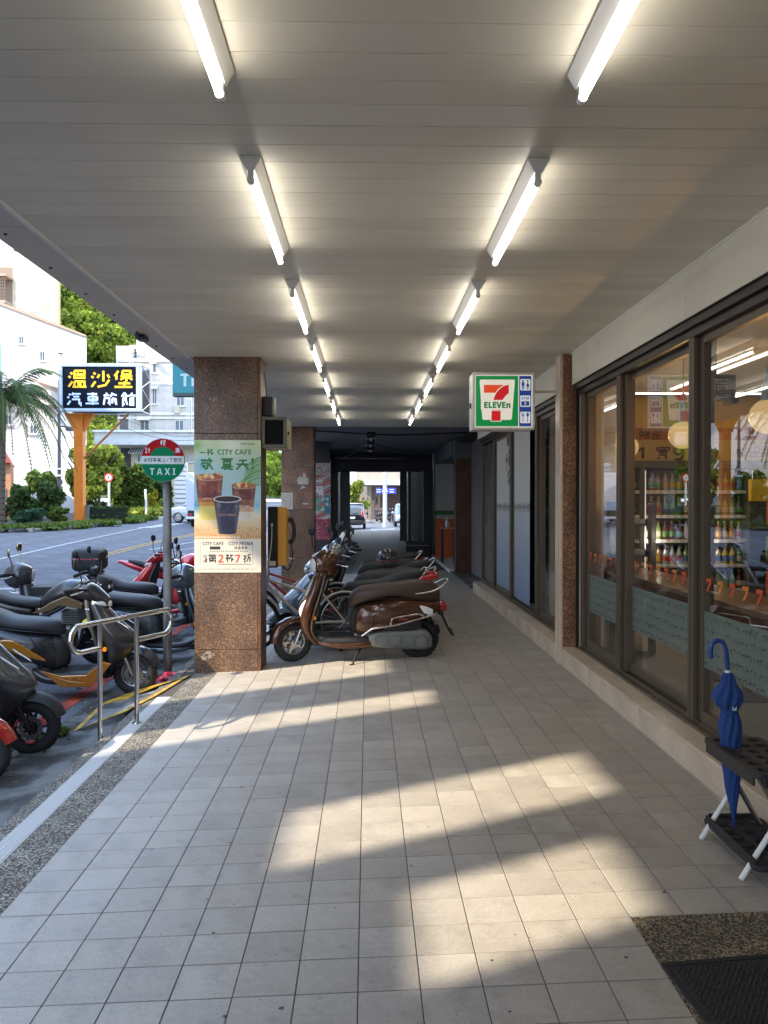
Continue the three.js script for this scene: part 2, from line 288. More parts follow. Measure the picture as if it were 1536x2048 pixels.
// ---------- arcade floor ----------
const CEIL = 3.05, TILT = 0.032, floorY = (x) => TILT * x;
const floor = structure('arcade_floor'); floor.rotation.z = Math.atan(TILT);
{
  const TX = 0.2075, TZ = 0.204, X0 = -1.486, D0 = 2.695 - 4 * TZ, gap = 0.0018, h = 0.006, ch = 0.0013, r = rng(77);
  const w = TX / 2 - gap, d = TZ / 2 - gap * 1.35;
  const tileGeo = (ou, ov) => {
    const P = [], q = (a, b, c, e) => P.push(...a, ...b, ...c, ...a, ...c, ...e);
    const top = [[-w + ch, 0, d - ch], [w - ch, 0, d - ch], [w - ch, 0, -d + ch], [-w + ch, 0, -d + ch]], mid = [[-w, -ch, d], [w, -ch, d], [w, -ch, -d], [-w, -ch, -d]], low = mid.map(([x, , z]) => [x, -h, z]);
    q(...top); for (let i = 0; i < 4; i++) { const j = (i + 1) % 4; q(mid[i], mid[j], top[j], top[i]); q(low[i], low[j], mid[j], mid[i]); }
    const g = new THREE.BufferGeometry(); g.setAttribute('position', new THREE.Float32BufferAttribute(P, 3)); g.computeVertexNormals(); return uvm(g, 1.6, ou, ov);
  };
  const kinds = Array.from({ length: 8 }, () => tileGeo(r(), r())), rest = [[], [], [], []], list = [];
  for (let j = 0; j < 84; j++) for (let i = 0; i < 17; i++) {
    const x = X0 + (i + 0.5) * TX, z = D0 + (j + 0.5) * TZ;
    if (i >= 12 && z < 3.1) continue;                                  // the washed pebble bay at the shop door
    const p = V(x, floorY(x), -z).project(camera), inView = Math.abs(p.x) < 1.08 && p.y > -1.12;
    list.push([x, z, inView]);
  }
  let shown = 0;
  for (const [x, z, inView] of list) {
    const k = Math.floor(r() * 8), m = Math.floor(r() * 4), dip = r() < 0.1 ? -0.0012 : -r() * 0.0005, tx = (r() - 0.5) * 0.004, tz = (r() - 0.5) * 0.004;
    if (inView && shown < 300) { const o = part('tile', kinds[k], M.tiles[m], floor); o.position.set(x, dip, -z); o.rotation.set(tx, 0, tz); shown++; }
    else rest[m].push(kinds[k].clone().rotateX(tx).rotateZ(tz).translate(x, dip, -z));
  }
  rest.forEach((g, m) => tag(part('tile_field', g, M.tiles[m], floor), null, null, null, 'stuff'));
  part('grout_bed', box(X0, 1.9, -0.24, -0.0035, -19.1, 8), M.grout, floor);
  part('pebble_bay', box(1.004, 1.9, -0.02, -0.0006, -3.1, 8), M.pebbleBrown, floor);
  // the strip along the street: washed pebbles on both sides of a row of ribbed white tiles
  part('pebble_strip', box(-1.70, X0, -0.24, -0.001, -19, 8), M.pebble, floor);
  part('pebble_strip', box(-1.91, -1.822, -0.26, -0.002, -19, 8, 0.008), M.pebble, floor);
  const white = mat([0.62, 0.6, 0.56], 0.65, { map: M.paint.map, bumpMap: M.fineBump, bumpScale: 0.003 });
  const ribbed = []; for (let q = 0; q < 5; q++) for (let k = 0; k < 9; k++) ribbed.push(new THREE.ConeGeometry(0.0105, 0.005, 4).translate(-1.807 + q * 0.0232, 0.0025, -0.088 + k * 0.022));
  const stripTile = join([box(-1.82, -1.702, -0.02, 0, -0.1, 0.1, 0.002), ...ribbed]);
  for (let j = 0; j < 26; j++) { const o = part('strip_tile', stripTile, white, floor); o.position.set(0, -0.0005 + (r() - 0.5) * 0.0012, -2.0 - j * 0.204 + 0.1); }
  part('strip_bed', box(-1.822, -1.7, -0.24, -0.006, -19, 8), M.grout, floor);
  { // specks of dirt, gum and grit on the tiles
    const q = rng(31), sp = []; for (let i = 0; i < 170; i++) { const s = 0.003 + Math.pow(q(), 4) * 0.008, n = 7, x = -1.45 + q() * 3.25, z = -(2.3 + Math.pow(q(), 1.6) * 8), P = []; for (let k = 0; k < n; k++) { const a = k / n * 2 * PI, b = (k + 1) / n * 2 * PI, ra = s * (0.6 + 0.5 * Math.abs(Math.sin(k * 5.1 + i))), rb = s * (0.6 + 0.5 * Math.abs(Math.sin(((k + 1) % n) * 5.1 + i))); P.push(x, 0.0012, z, x + Math.cos(a) * ra, 0.0009, z - Math.sin(a) * ra, x + Math.cos(b) * rb, 0.0009, z - Math.sin(b) * rb); } const g = new THREE.BufferGeometry(); g.setAttribute('position', new THREE.Float32BufferAttribute(P, 3)); g.computeVertexNormals(); sp.push(g); }
    tag(part('grit', sp, mat([0.1, 0.085, 0.07], 0.9), floor), null, null, null, 'stuff');
  }
  part('paving', box(-1.91, 2.2, -0.24, -0.001, -49, -19.1), mat([0.12, 0.12, 0.11], 0.6, { map: M.concrete.map }), floor);
}
// ---------- ceiling ----------
{
  const c = structure('arcade_ceiling'), r = rng(15), W = 0.168, panels = [0, 1, 2].map((k) => uvm(new RoundedBoxGeometry(1.94 + 1.745, 0.012, W - 0.0022, 1, 0.0026).translate((1.94 - 1.745) / 2, 0.006, 0), 1, k * 0.37, k * 0.21));
  const n = 81, d0 = 3.137 - 8 * W;
  for (let i = 0; i < n; i++) { const o = part('ceiling_panel', panels[i % 3], M.ceiling[Math.floor(r() * 4)], c); o.position.set(0, CEIL + (r() - 0.5) * 0.0012, -(d0 + (i + 0.5) * W)); o.rotation.x = (r() - 0.5) * 0.007; }
  part('ceiling_backing', box(-1.745, 1.94, CEIL + 0.014, CEIL + 0.06, -15.4, -d0), M.black, c);
  part('ceiling_near', box(-1.745, 1.94, CEIL, CEIL + 0.06, -d0 + 0.01, 8), M.ceiling[0], c);
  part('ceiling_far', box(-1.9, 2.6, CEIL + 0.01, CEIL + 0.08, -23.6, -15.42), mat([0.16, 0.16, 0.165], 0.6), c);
  const trim = []; for (const x of [-1.762, 1.934]) trim.push(box(x, x + 0.026, CEIL - 0.012, CEIL + 0.03, -15.4, 8, 0.004));
  part('edge_trim', trim, M.paint, c);
  const soff = mat([0.6, 0.55, 0.5], 0.5, { map: M.ceiling[0].map });
  for (let i = 0; i < 9; i++) part('soffit_panel', box(-2.0, -1.764, CEIL - 0.004, CEIL + 0.03, -(2.4 + (i + 1) * 1.9) + 0.002, -(2.4 + i * 1.9) - 0.002, 0.004), soff, c);
  part('soffit_panel', box(-2.0, -1.764, CEIL - 0.004, CEIL + 0.03, -2.398, 8), soff, c);
  const bolt = lathe([[0, -0.008], [0.008, -0.007], [0.011, 0], [0, 0]], 10);
  for (let i = 0; i < 12; i++) { const o = part('bolt', bolt, M.black, c); o.position.set(-1.925, CEIL - 0.005, -(4.41 + i * 0.62)); }
  part('junction_box', [box(-1.97, -1.89, CEIL - 0.045, CEIL - 0.004, -7.13, -6.98, 0.008), rod([-1.93, CEIL - 0.02, -6.98], [-1.93, CEIL - 0.02, -6.9], 0.012)], M.darkMetal, c);
}
// the storeys over the arcade, and the walls that close it
{
  const b = thing('arcade_building', 'storeys of the arcade building over the tiled walkway', 'building', [0, 0, 0]);
  part('storey', box(-2.0, 9, CEIL + 0.09, 13, -24, 8), M.concrete, b);
  part('edge_beam', box(-2.0, -1.74, CEIL + 0.032, CEIL + 0.088, -24, 8), M.paint, b);
  part('end_wall', box(-1.2, 9, -0.3, CEIL + 0.05, 8.02, 8.3), M.concrete, b);
}
// ---------- fluorescent lamps ----------
{
  const sec = [[-0.044, 0], [0.044, 0], [0.044, -0.01], [0.017, -0.056], [-0.017, -0.056], [-0.044, -0.01]], L = 1.2;
  const s = new THREE.Shape(sec.map(([x, y]) => new THREE.Vector2(x, y)));
  const housing = uvm(new THREE.ExtrudeGeometry(s, { depth: L, bevelEnabled: false }).translate(0, 0, -L / 2));
  const socket = (z) => join([cbox(0, -0.078, z, 0.024, 0.05, 0.02, 0.004), rod([0, -0.095, z - 0.014], [0, -0.095, z + 0.014], 0.0155, 0.0155, 12)]);
  const glow = new THREE.CylinderGeometry(0.0128, 0.0128, L - 0.07, 14).rotateX(PI / 2).translate(0, -0.095, 0);
  const lamp = thing('fluorescent_lamp', 'x', 'lamp', [0, CEIL, 0], 0, 'batten lamps in two rows on the ceiling');
  part('housing', housing, M.lampWhite, lamp); part('tube', glow, M.tubeGlow, lamp);
  for (const z of [-L / 2 + 0.02, L / 2 - 0.02]) part('socket', socket(z), M.lampWhite, lamp);
  const nth = ['nearest', 'second', 'third', 'fourth', 'fifth', 'sixth', 'farthest'];
  let first = true;
  for (let k = 0; k < 7; k++) for (const [x, side] of [[-0.486, 'street side'], [0.71, 'shop side']]) {
    const label = `lit fluorescent batten on the ceiling, ${nth[k]} in the row on the ${side}`, o = first ? lamp : copyOf(lamp, 'fluorescent_lamp', label);
    o.userData.label = label; o.position.set(x, CEIL - 0.001, -(2.72 + 1.87 * k - 0.58)); first = false;
    const a = new THREE.RectAreaLight(0xfff0d6, 0.35, 0.05, 1.1); a.name = 'lamp_light'; a.position.set(x, CEIL - 0.115, o.position.z); a.rotation.x = -PI / 2; scene.add(a);
  }
}
// ---------- granite pillars on the street side ----------
function pillar(label, x0, x1, d0, d1, courses, y0) {
  const t = thing('granite_pillar', label, 'pillar', [(x0 + x1) / 2, 0, -(d0 + d1) / 2], 0, null), w = (x1 - x0) / 2, z = (d1 - d0) / 2;
  part('core', box(-w + 0.02, w - 0.02, y0, CEIL + 0.02, -z + 0.02, z - 0.02), M.grout, t);
  courses.forEach(([a, b, m], i) => {
    const q = (g, k) => uvm(g, 1, i * 0.37 + k * 0.61, i * 0.23);
    part('stone_slab', q(box(-w, w - 0.032, a + 0.002, b - 0.002, z - 0.02, z, 0.003), 0), m ?? M.granite, t);
    part('stone_slab', q(box(w - 0.02, w, a + 0.002, b - 0.002, -z, z - 0.032, 0.003), 1), m ?? M.granite, t);
    part('stone_slab', q(box(-w, -w + 0.02, a + 0.002, b - 0.002, -z, z - 0.021, 0.003), 2), m ?? M.granite, t);
    part('stone_slab', q(box(-w + 0.021, w - 0.022, a + 0.002, b - 0.002, -z, -z + 0.02, 0.003), 3), m ?? M.granite, t);
  });
  part('corner_bead', box(w - 0.03, w + 0.002, y0, CEIL, z - 0.03, z + 0.002, 0.006), M.graniteSmooth, t);
  return t;
}
pillar('near granite pillar on the street side with a coffee poster on it', -1.705, -1.054, 8.08, 8.52, [[-0.1, 0.175], [0.175, 1.3], [1.3, 2.3], [2.3, CEIL]], -0.15);
pillar('far granite pillar on the street side with a paper notice and torn paper', -1.634, -1.014, 15.5, 15.95, [[-0.1, 0.6], [0.6, 1.5, M.graniteSmooth], [1.5, 2.3, M.graniteRed], [2.3, CEIL, M.graniteRed]], -0.15);
pillar('granite pillar on the street side just behind the viewpoint', -1.705, -1.054, 0.62, 1.06, [[-0.1, 0.175], [0.175, 1.3], [1.3, 2.3], [2.3, CEIL]], -0.15);
// ---------- shopfronts on the right ----------
const SX = 1.86, WX = 2.08, SILL = 0.23, HEAD = 2.64, FASC = 2.74, FX = 1.94;
function pane(parent, d0, d1, y0, y1, x = WX) { return part('pane', new THREE.PlaneGeometry(d1 - d0, y1 - y0).rotateY(-PI / 2).translate(x, (y0 + y1) / 2, -(d0 + d1) / 2), M.glass, parent); }
function mullion(parent, d, w = 0.085) {
  const y0 = SILL + 0.05, y1 = HEAD;
  const p = part('mullion', [box(2.005, 2.125, y0, y1, -d - w / 2, -d + w / 2, 0.003)], M.frame, parent);
  part('groove', [box(2.0035, 2.006, y0, y1, -d - 0.004, -d + 0.004), box(2.03, 2.036, y0, y1, -d + w / 2 - 0.001, -d + w / 2 + 0.0015), box(2.075, 2.079, y0, y1, -d + w / 2 - 0.001, -d + w / 2 + 0.002), box(2.1, 2.104, y0, y1, -d + w / 2 - 0.001, -d + w / 2 + 0.0015)], M.frameDark, p);
  const screw = rod([0, 0, 0], [0, 0, 0.003], 0.006, 0.006, 8); for (let y = 0.7; y < 2.6; y += 0.62) { const s = part('screw', screw, M.darkMetal, p); s.position.set(2.055, y, -d + w / 2); }
  part('stile', box(2.045, 2.115, y0, y1, -d + w / 2, -d + w / 2 + 0.05, 0.003), M.frame, parent);
  part('stile', box(2.045, 2.115, y0, y1, -d - w / 2 - 0.05, -d - w / 2, 0.003), M.frame, parent);
}
function shopfront(label, d0, d1, posts, stepJoints) {
  const t = thing('shopfront', label, 'shopfront');
  let a = d0; for (const b of [...stepJoints, d1]) {
    part('step_slab', uvm(box(SX, SX + 0.022, -0.02, SILL - 0.022, -b + 0.0012, -a - 0.0012, 0.003), 1, a), M.sill, t);
    part('sill_slab', uvm(box(SX - 0.006, 2.2, SILL - 0.02, SILL, -b + 0.0012, -a - 0.0012, 0.004), 1, a * 1.3), M.sill, t); a = b;
  }
  part('step_core', box(SX + 0.01, 2.3, -0.2, SILL - 0.021, -d1, -d0), M.grout, t);
  part('bottom_track', [box(2.0, 2.14, SILL, SILL + 0.022, -d1, -d0, 0.003), box(2.035, 2.05, SILL + 0.02, SILL + 0.045, -d1, -d0), box(2.09, 2.105, SILL + 0.02, SILL + 0.045, -d1, -d0)], M.frame, t);
  part('head_rail', [box(2.0, 2.14, HEAD, FASC - 0.005, -d1, -d0, 0.003), box(1.965, 1.985, HEAD + 0.05, FASC, -d1, -d0)], M.frameDark, t);
  for (let a2 = d0, i = 0; a2 < d1; a2 += 2.2, i++) part('fascia_panel', box(FX, FX + 0.03, FASC, CEIL - 0.004, -Math.min(a2 + 2.2, d1) + 0.0015, -a2 - 0.0015, 0.003), M.ceiling[i % 4], t);
  part('fascia_lip', box(FX + 0.002, 2.14, FASC - 0.004, FASC + 0.012, -d1, -d0), M.frameDark, t);
  part('fascia_core', box(FX + 0.03, 2.16, FASC + 0.012, CEIL + 0.02, -d1, -d0), M.frameDark, t);
  for (const d of posts) mullion(t, d);
  for (let i = 0; i + 1 < posts.length; i++) {
    const p0 = posts[i] + 0.09, p1 = posts[i + 1] - 0.09, x = WX + (i % 2 ? 0.02 : -0.02);
    part('sash_rail', box(x - 0.018, x + 0.018, SILL + 0.045, SILL + 0.115, -p1, -p0, 0.003), M.frame, t); part('sash_rail', box(x - 0.018, x + 0.018, HEAD - 0.05, HEAD, -p1, -p0, 0.003), M.frame, t);
    pane(t, p0 - 0.01, p1 + 0.01, SILL + 0.1, HEAD - 0.03, x);
  }
  return t;
}
const front1 = shopfront('store window front with blue umbrella stand before it', 0.6, 7.78, [0.7, 2.15, 3.6, 5.06, 6.55, 7.66], [2.5, 4.1, 5.6, 6.9]);
const front2 = shopfront('darker shopfront past the slim pillar, with lake picture on its panes', 8.06, 14.5, [8.25, 9.78, 11.55, 13.1, 14.42], [9.7, 11.4, 13.0]);
{ // slim pillar between the two fronts
  const t = thing('slim_pillar', 'slim reddish granite pillar between the two shopfronts', 'pillar');
  part('stone_slab', uvm(box(1.845, 1.875, 0.0, CEIL, -8.05, -7.86, 0.004)), M.sill, t);
  part('stone_slab', uvm(box(1.875, 2.0, SILL + 0.002, CEIL, -8.05, -7.84, 0.004)), M.graniteRed, t);
  part('stone_slab', uvm(box(1.875, 2.0, 0, SILL, -8.05, -7.84, 0.002)), M.sill, t);
  part('gap_strip', box(2.0, 2.025, SILL, CEIL, -8.05, -7.82), M.black, t);
  part('end_panel', box(2.025, 2.13, SILL, FASC, -7.9, -7.79, 0.004), mat([0.5, 0.43, 0.3], 0.45), t);
  part('filler', box(2.0, 2.4, 0, CEIL, -8.05, -7.9), M.paint, t);
}
// ---------- poster, lightbox sign and fittings near the pillars ----------
{
  const tex = drawn(528, 1056, (c, w, h) => {
    const g = c.createLinearGradient(0, 0, 0, 780); g.addColorStop(0, '#d5e2ae'); g.addColorStop(0.3, '#b4d3cf'); g.addColorStop(0.62, '#a5cfdd'); g.addColorStop(0.78, '#e8d9b8'); g.addColorStop(1, '#d9a76e'); c.fillStyle = g; c.fillRect(0, 0, w, 790);
    const r = rng(3); const blob = (x, y, s, col) => { const q = c.createRadialGradient(x, y, 0, x, y, s); q.addColorStop(0, col); q.addColorStop(1, 'rgba(255,255,255,0)'); c.fillStyle = q; c.fillRect(x - s, y - s, 2 * s, 2 * s); };
    blob(20, 40, 120, 'rgba(120,170,70,0.8)'); blob(60, 200, 130, 'rgba(90,170,220,0.6)'); blob(10, 520, 110, 'rgba(60,160,225,0.75)'); blob(500, 520, 90, 'rgba(90,180,220,0.7)'); blob(300, 40, 120, 'rgba(250,245,225,0.9)');
    c.strokeStyle = '#4d8f3a'; for (let i = 0; i < 26; i++) { const t = i / 25, x = 528 - t * 120, y = 150 + t * 60 + i * 7; c.lineWidth = 3 + r() * 4; c.strokeStyle = ['#3f8234', '#6ea54a', '#88b75c'][i % 3]; c.beginPath(); c.moveTo(540, 130 + i * 9); c.quadraticCurveTo(x - 40, y - 10, x - 120 + r() * 40, y + 60 + i * 3); c.stroke(); }
    for (let i = 0; i < 260; i++) { c.fillStyle = ['#c98a4c', '#b9713a', '#e0b47c', '#a85f2e'][i % 4]; c.fillRect(r() * w, 690 + r() * 95, 3 + r() * 12, 2 + r() * 4); }
    const cup = (x, y, wt, wb, hh, bands) => { let yy = y; for (const [f, col] of bands) { const a = (yy - y) / hh, b = a + f, l = (q) => lerp(wt, wb, q); c.fillStyle = col; c.beginPath(); c.moveTo(x - l(a), yy); c.lineTo(x + l(a), yy); c.lineTo(x + l(b), yy + f * hh + 1); c.lineTo(x - l(b), yy + f * hh + 1); c.fill(); yy += f * hh; } c.beginPath(); c.ellipse(x, y + hh, wb, wb * 0.16, 0, 0, PI); c.fill(); const sh = c.createLinearGradient(x - wt, 0, x + wt, 0); for (const [q, a] of [[0, 'rgba(30,10,0,0.45)'], [0.16, 'rgba(255,240,220,0.28)'], [0.3, 'rgba(255,240,220,0.02)'], [0.7, 'rgba(40,15,0,0.05)'], [0.84, 'rgba(255,235,210,0.2)'], [1, 'rgba(30,10,0,0.5)']]) sh.addColorStop(q, a); c.fillStyle = sh; c.beginPath(); c.moveTo(x - wt, y); c.lineTo(x + wt, y); c.lineTo(x + wb, y + hh); c.lineTo(x - wb, y + hh); c.fill(); for (let i = 0; i < 26; i++) { c.fillStyle = i % 2 ? 'rgba(255,235,205,0.14)' : 'rgba(60,15,5,0.16)'; c.beginPath(); c.ellipse(x + (r() - 0.5) * wt * 1.5, y + hh * (0.05 + r() * 0.5), 6 + r() * 16, 4 + r() * 12, r() * 3, 0, 7); c.fill(); } };
    cup(120, 295, 108, 78, 330, [[0.1, '#9d4a26'], [0.25, '#8c3420'], [0.15, '#6f2416'], [0.1, '#b5561f'], [0.1, '#d9953c'], [0.3, '#e6d06a']]);
    cup(392, 360, 96, 70, 270, [[0.12, '#8d3a22'], [0.3, '#6a2418'], [0.22, '#8d4a34'], [0.14, '#d0a288'], [0.22, '#e3d5c5']]);
    for (const [x, y, rx, n] of [[120, 290, 112, 8], [392, 358, 98, 7]]) { c.fillStyle = '#b2703f'; c.beginPath(); c.ellipse(x, y, rx, rx * 0.2, 0, 0, 2 * PI); c.fill(); for (let i = 0; i < n; i++) { c.fillStyle = ['#d98b3a', '#e9b25f', '#a4502a', '#f0cf95'][i % 4]; c.save(); c.translate(x + (r() - 0.5) * rx * 1.5, y + (r() - 0.5) * 18); c.rotate(r() * 3); c.fillRect(-20, -13, 40, 26); c.restore(); } c.strokeStyle = 'rgba(245,235,220,0.7)'; c.lineWidth = 4; c.beginPath(); c.ellipse(x, y + 8, rx, rx * 0.2, 0, 0, PI); c.stroke(); }
    cup(262, 470, 108, 70, 270, [[1, '#2b2a45']]); c.fillStyle = '#d8cfd2'; c.beginPath(); c.ellipse(262, 470, 112, 30, 0, 0, 2 * PI); c.fill(); c.fillStyle = '#241812'; c.beginPath(); c.ellipse(262, 470, 98, 22, 0, 0, 2 * PI); c.fill();
    c.fillStyle = 'rgba(120,120,170,0.25)'; c.fillRect(320, 500, 14, 220);
    latin(c, 'CITY PRIMA', 262, 596, 24, '#c98a7d', 'bold', 'center'); latin(c, 'CITY C', 70, 468, 22, '#e6d4c6', 'bold'); latin(c, 'ITY CAFE', 352, 528, 22, '#e6d4c6', 'bold');
    c.fillStyle = '#e6dfd2'; c.fillRect(0, 788, w, h - 788);
    latin(c, 'CITY CAFE', 366, 32, 24, '#3c5a2a'); latin(c, 'CITY CAFE', 182, 96, 57, '#2f7f33');
    c.lineWidth = 5; cjk(c, '一杯', 40, 70, 54, 9, '#2f7f33'); cjk(c, '敬', 48, 136, 104, 14, '#2b7a30'); cjk(c, '夏天', 208, 136, 104, 14, '#2b7a30', 1.16); latin(c, '!', 462, 190, 120, '#2b7a30', 'bold', 'center', 'serif');
    latin(c, 'CITY CAFE', 64, 824, 35, '#3a332c'); latin(c, 'CITY PRIMA', 270, 824, 35, '#3a332c'); c.fillStyle = '#3a332c'; c.fillRect(122, 848, 84, 24); cjk(c, '精品專案', 316, 848, 22, 3, '#4a423a', 1.25);
    for (let i = 0; i < 18; i++) { c.fillRect(125 + i * 17, 882, 8, 8); }
    cjk(c, '任選', 72, 912, 30, 4, '#4a423a', 1.1, true); cjk(c, '第', 110, 908, 66, 9, '#332c26'); latin(c, '2', 186, 946, 88, '#d2452f'); cjk(c, '杯', 246, 908, 66, 9, '#332c26'); latin(c, '7', 318, 946, 88, '#d2452f'); cjk(c, '折', 384, 908, 66, 9, '#332c26');
    c.fillStyle = '#6b6258'; for (let i = 0; i < 22; i++) c.fillRect(190 + i * 12, 986, 8, 8); for (let i = 0; i < 40; i++) c.fillRect(30 + i * 11.6, 1026, 8 * r() + 2, 5); c.fillRect(46, 812, 2, 180); c.fillRect(462, 812, 2, 180);
    for (let i = 0; i < 36; i++) { c.fillStyle = '#f4ead8'; c.fillRect(6 + i * 10, 768, 7, 10); }
  });
  const p = thing('poster', 'tall coffee poster with three cups on the near granite pillar', 'poster', [-1.3775, 1.585, -8.077]);
  sheet('poster', 0.652, 1.3, 0.003, tex, p, M.plateWhite, 0.5).material.color.setRGB(0.82, 0.8, 0.75);
}
{ // scuffs on the near pillar
  const t = thing('scuff_mark', 'pale scuffed patches on the near granite pillar, above and below its poster', 'scuff', [0, 0, -8.0785]), m = mat([0.3, 0.25, 0.2], 0.8), r = rng(23);
  for (const [px, py, s, n] of [[425, 800, 0.035, 16], [414, 1312, 0.06, 26]]) { const c = at(px, py, 8.0785), list = []; for (let i = 0; i < n; i++) { const a = r() * 7, q = Math.sqrt(r()) * s, w = s * (0.08 + 0.2 * r()); list.push(plate([[-w, -w * 0.5], [w * 0.7, -w * 0.7], [w, w * 0.3], [0, w * 0.8], [-w * 0.8, w * 0.4]], 0.0006, 0).rotateZ(r() * 6).translate(c.x + Math.cos(a) * q * 1.3, c.y + Math.sin(a) * q * 0.7, 0.0003 * i / n)); } part('scuff', list, m, t); }
}
{ // lightbox sign
  const t = thing('convenience_sign', 'square lightbox sign with big red 7 on green, hanging from the ceiling', 'sign', [1.277, 2.577, -7.7]);
  const W = 0.588, H = 0.538, D = 0.29, fw = 0.022;
  const tex = drawn(760, 690, (c, w, h) => {
    c.fillStyle = '#e9e6dc'; c.fillRect(0, 0, w, h); c.fillStyle = '#0a8f4c'; c.fillRect(14, 14, 558, h - 28); c.fillStyle = '#1b3f92'; c.fillRect(586, 14, 160, h - 28);
    c.fillStyle = '#f1eee2'; c.beginPath(); c.moveTo(90, 62); c.lineTo(508, 62); c.quadraticCurveTo(532, 62, 528, 88); c.lineTo(490, 566); c.quadraticCurveTo(486, 592, 462, 592); c.lineTo(122, 592); c.quadraticCurveTo(100, 592, 98, 566); c.lineTo(62, 88); c.quadraticCurveTo(62, 62, 90, 62); c.fill();
    c.fillStyle = '#e8522a'; c.beginPath(); c.moveTo(120, 132); c.lineTo(390, 132); c.quadraticCurveTo(330, 160, 290, 236); c.lineTo(120, 236); c.fill();
    c.fillStyle = '#d3222b'; c.beginPath(); c.moveTo(448, 132); c.lineTo(448, 240); c.quadraticCurveTo(356, 300, 344, 420); c.lineTo(344, 604); c.lineTo(216, 604); c.lineTo(228, 400); c.quadraticCurveTo(250, 230, 360, 160); c.quadraticCurveTo(400, 136, 448, 132); c.fill();
    c.strokeStyle = '#f1eee2'; c.lineWidth = 12; c.beginPath(); c.moveTo(424, 126); c.quadraticCurveTo(280, 170, 240, 330); c.stroke();
    c.fillStyle = '#f1eee2'; c.fillRect(80, 330, 416, 128); latin(c, 'ELEVEn', 296, 396, 104, '#0a7f43', 'bold', 'center'); c.strokeStyle = '#0a7f43'; c.lineWidth = 6; c.font = 'bold 104px sans-serif'; c.strokeText('ELEVEn', 296, 396);
    c.strokeStyle = '#f1eee2'; c.lineWidth = 10; c.strokeRect(214, 468, 132, 142);
    const tile = (y) => { c.fillStyle = '#dfe6ea'; c.beginPath(); c.roundRect(598, y, 136, 150, 16); c.fill(); };
    tile(54); tile(270); tile(484); c.fillStyle = '#1b3f92';
    for (const [x, k] of [[636, 0], [698, 1]]) { c.beginPath(); c.arc(x, 80, 12, 0, 7); c.fill(); if (k) { c.beginPath(); c.moveTo(x, 94); c.lineTo(x + 26, 150); c.lineTo(x - 26, 150); c.fill(); c.fillRect(x - 10, 150, 8, 40); c.fillRect(x + 2, 150, 8, 40); } else { c.fillRect(x - 18, 96, 36, 46); c.fillRect(x - 14, 140, 11, 52); c.fillRect(x + 3, 140, 11, 52); } }
    latin(c, 'ATM', 666, 306, 50, '#1b3f92', 'bold', 'center'); c.fillRect(614, 346, 104, 58); latin(c, '$', 666, 376, 50, '#dfe6ea', 'bold', 'center');
    c.fillStyle = '#1b3f92'; c.fillRect(632, 540, 9, 80); for (const q of [-14, -3, 8]) c.fillRect(634 + q, 500, 6, 40); c.fillRect(620, 532, 34, 10); c.beginPath(); c.ellipse(698, 522, 17, 26, 0, 0, 7); c.fill(); c.fillRect(693, 540, 9, 80);
  });
  const shell = mat([0.62, 0.62, 0.58], 0.4);
  part('casing', [box(-W / 2 + 0.004, W / 2 - 0.004, -H / 2 + 0.004, H / 2 - 0.004, -D + 0.01, -0.012)], shell, t);
  part('rim', [box(-W / 2, W / 2, H / 2 - fw, H / 2, -0.03, 0, 0.006), box(-W / 2, W / 2, -H / 2, -H / 2 + fw, -0.03, 0, 0.006), box(-W / 2, -W / 2 + fw, -H / 2 + fw, H / 2 - fw, -0.03, 0, 0.006), box(W / 2 - fw, W / 2, -H / 2 + fw, H / 2 - fw, -0.03, 0, 0.006)], shell, t);
  part('sign_face', new THREE.PlaneGeometry(W - 2 * fw, H - 2 * fw).translate(0, 0, -0.008), mat([0.8, 0.8, 0.8], 0.3, { map: tex, emissive: new THREE.Color(1, 0.98, 0.92), emissiveMap: tex, emissiveIntensity: 0.16 }), t);
  part('bracket', [rod([W / 2 - 0.02, 0.12, -D + 0.05], [0.6, 0.12, -D + 0.05], 0.013)], M.paint, t);
  part('latch', [cbox(-W / 2 - 0.004, -0.03, -0.15, 0.012, 0.05, 0.02, 0.003)], M.darkMetal, t);
}
{ // fittings on the near pillar's inner side
  const t = thing('box_speaker', 'beige box with black front fixed to the near granite pillar', 'speaker', [-1.05, 2.166, -8.1]);
  const beige = mat([0.5, 0.44, 0.26], 0.5, { map: M.paint.map });
  part('cabinet', [box(0.005, 0.245, 0, 0.3, -0.55, -0.03, 0.008)], beige, t);
  part('front_frame', [box(0, 0.25, 0.27, 0.3, -0.03, 0, 0.005), box(0, 0.25, 0, 0.03, -0.03, 0, 0.005), box(0, 0.035, 0.03, 0.27, -0.03, 0, 0.005), box(0.215, 0.25, 0.03, 0.27, -0.03, 0, 0.005)], mat([0.1, 0.09, 0.06], 0.5), t);
  part('grille', box(0.035, 0.215, 0.03, 0.27, -0.045, -0.028), mat([0.01, 0.01, 0.01], 0.95, { specularIntensity: 0.2 }), t); part('knob', [rod([0.245, 0.15, -0.14], [0.262, 0.15, -0.14], 0.016)], M.black, t);
  const s = thing('alarm_box', 'small dark box above the beige box on the pillar', 'box', [-1.05, 2.49, -8.2]);
  part('housing', box(0, 0.095, 0, 0.19, -0.14, 0, 0.01), M.plastic, s); part('lid', box(0.095, 0.12, 0.005, 0.185, -0.135, -0.005, 0.008), mat([0.25, 0.24, 0.2], 0.35), s); part('cable', tube([[0.03, 0.19, -0.1], [0.02, 0.3, -0.12], [0.0, 0.45, -0.12]], 0.006), M.black, s);
}
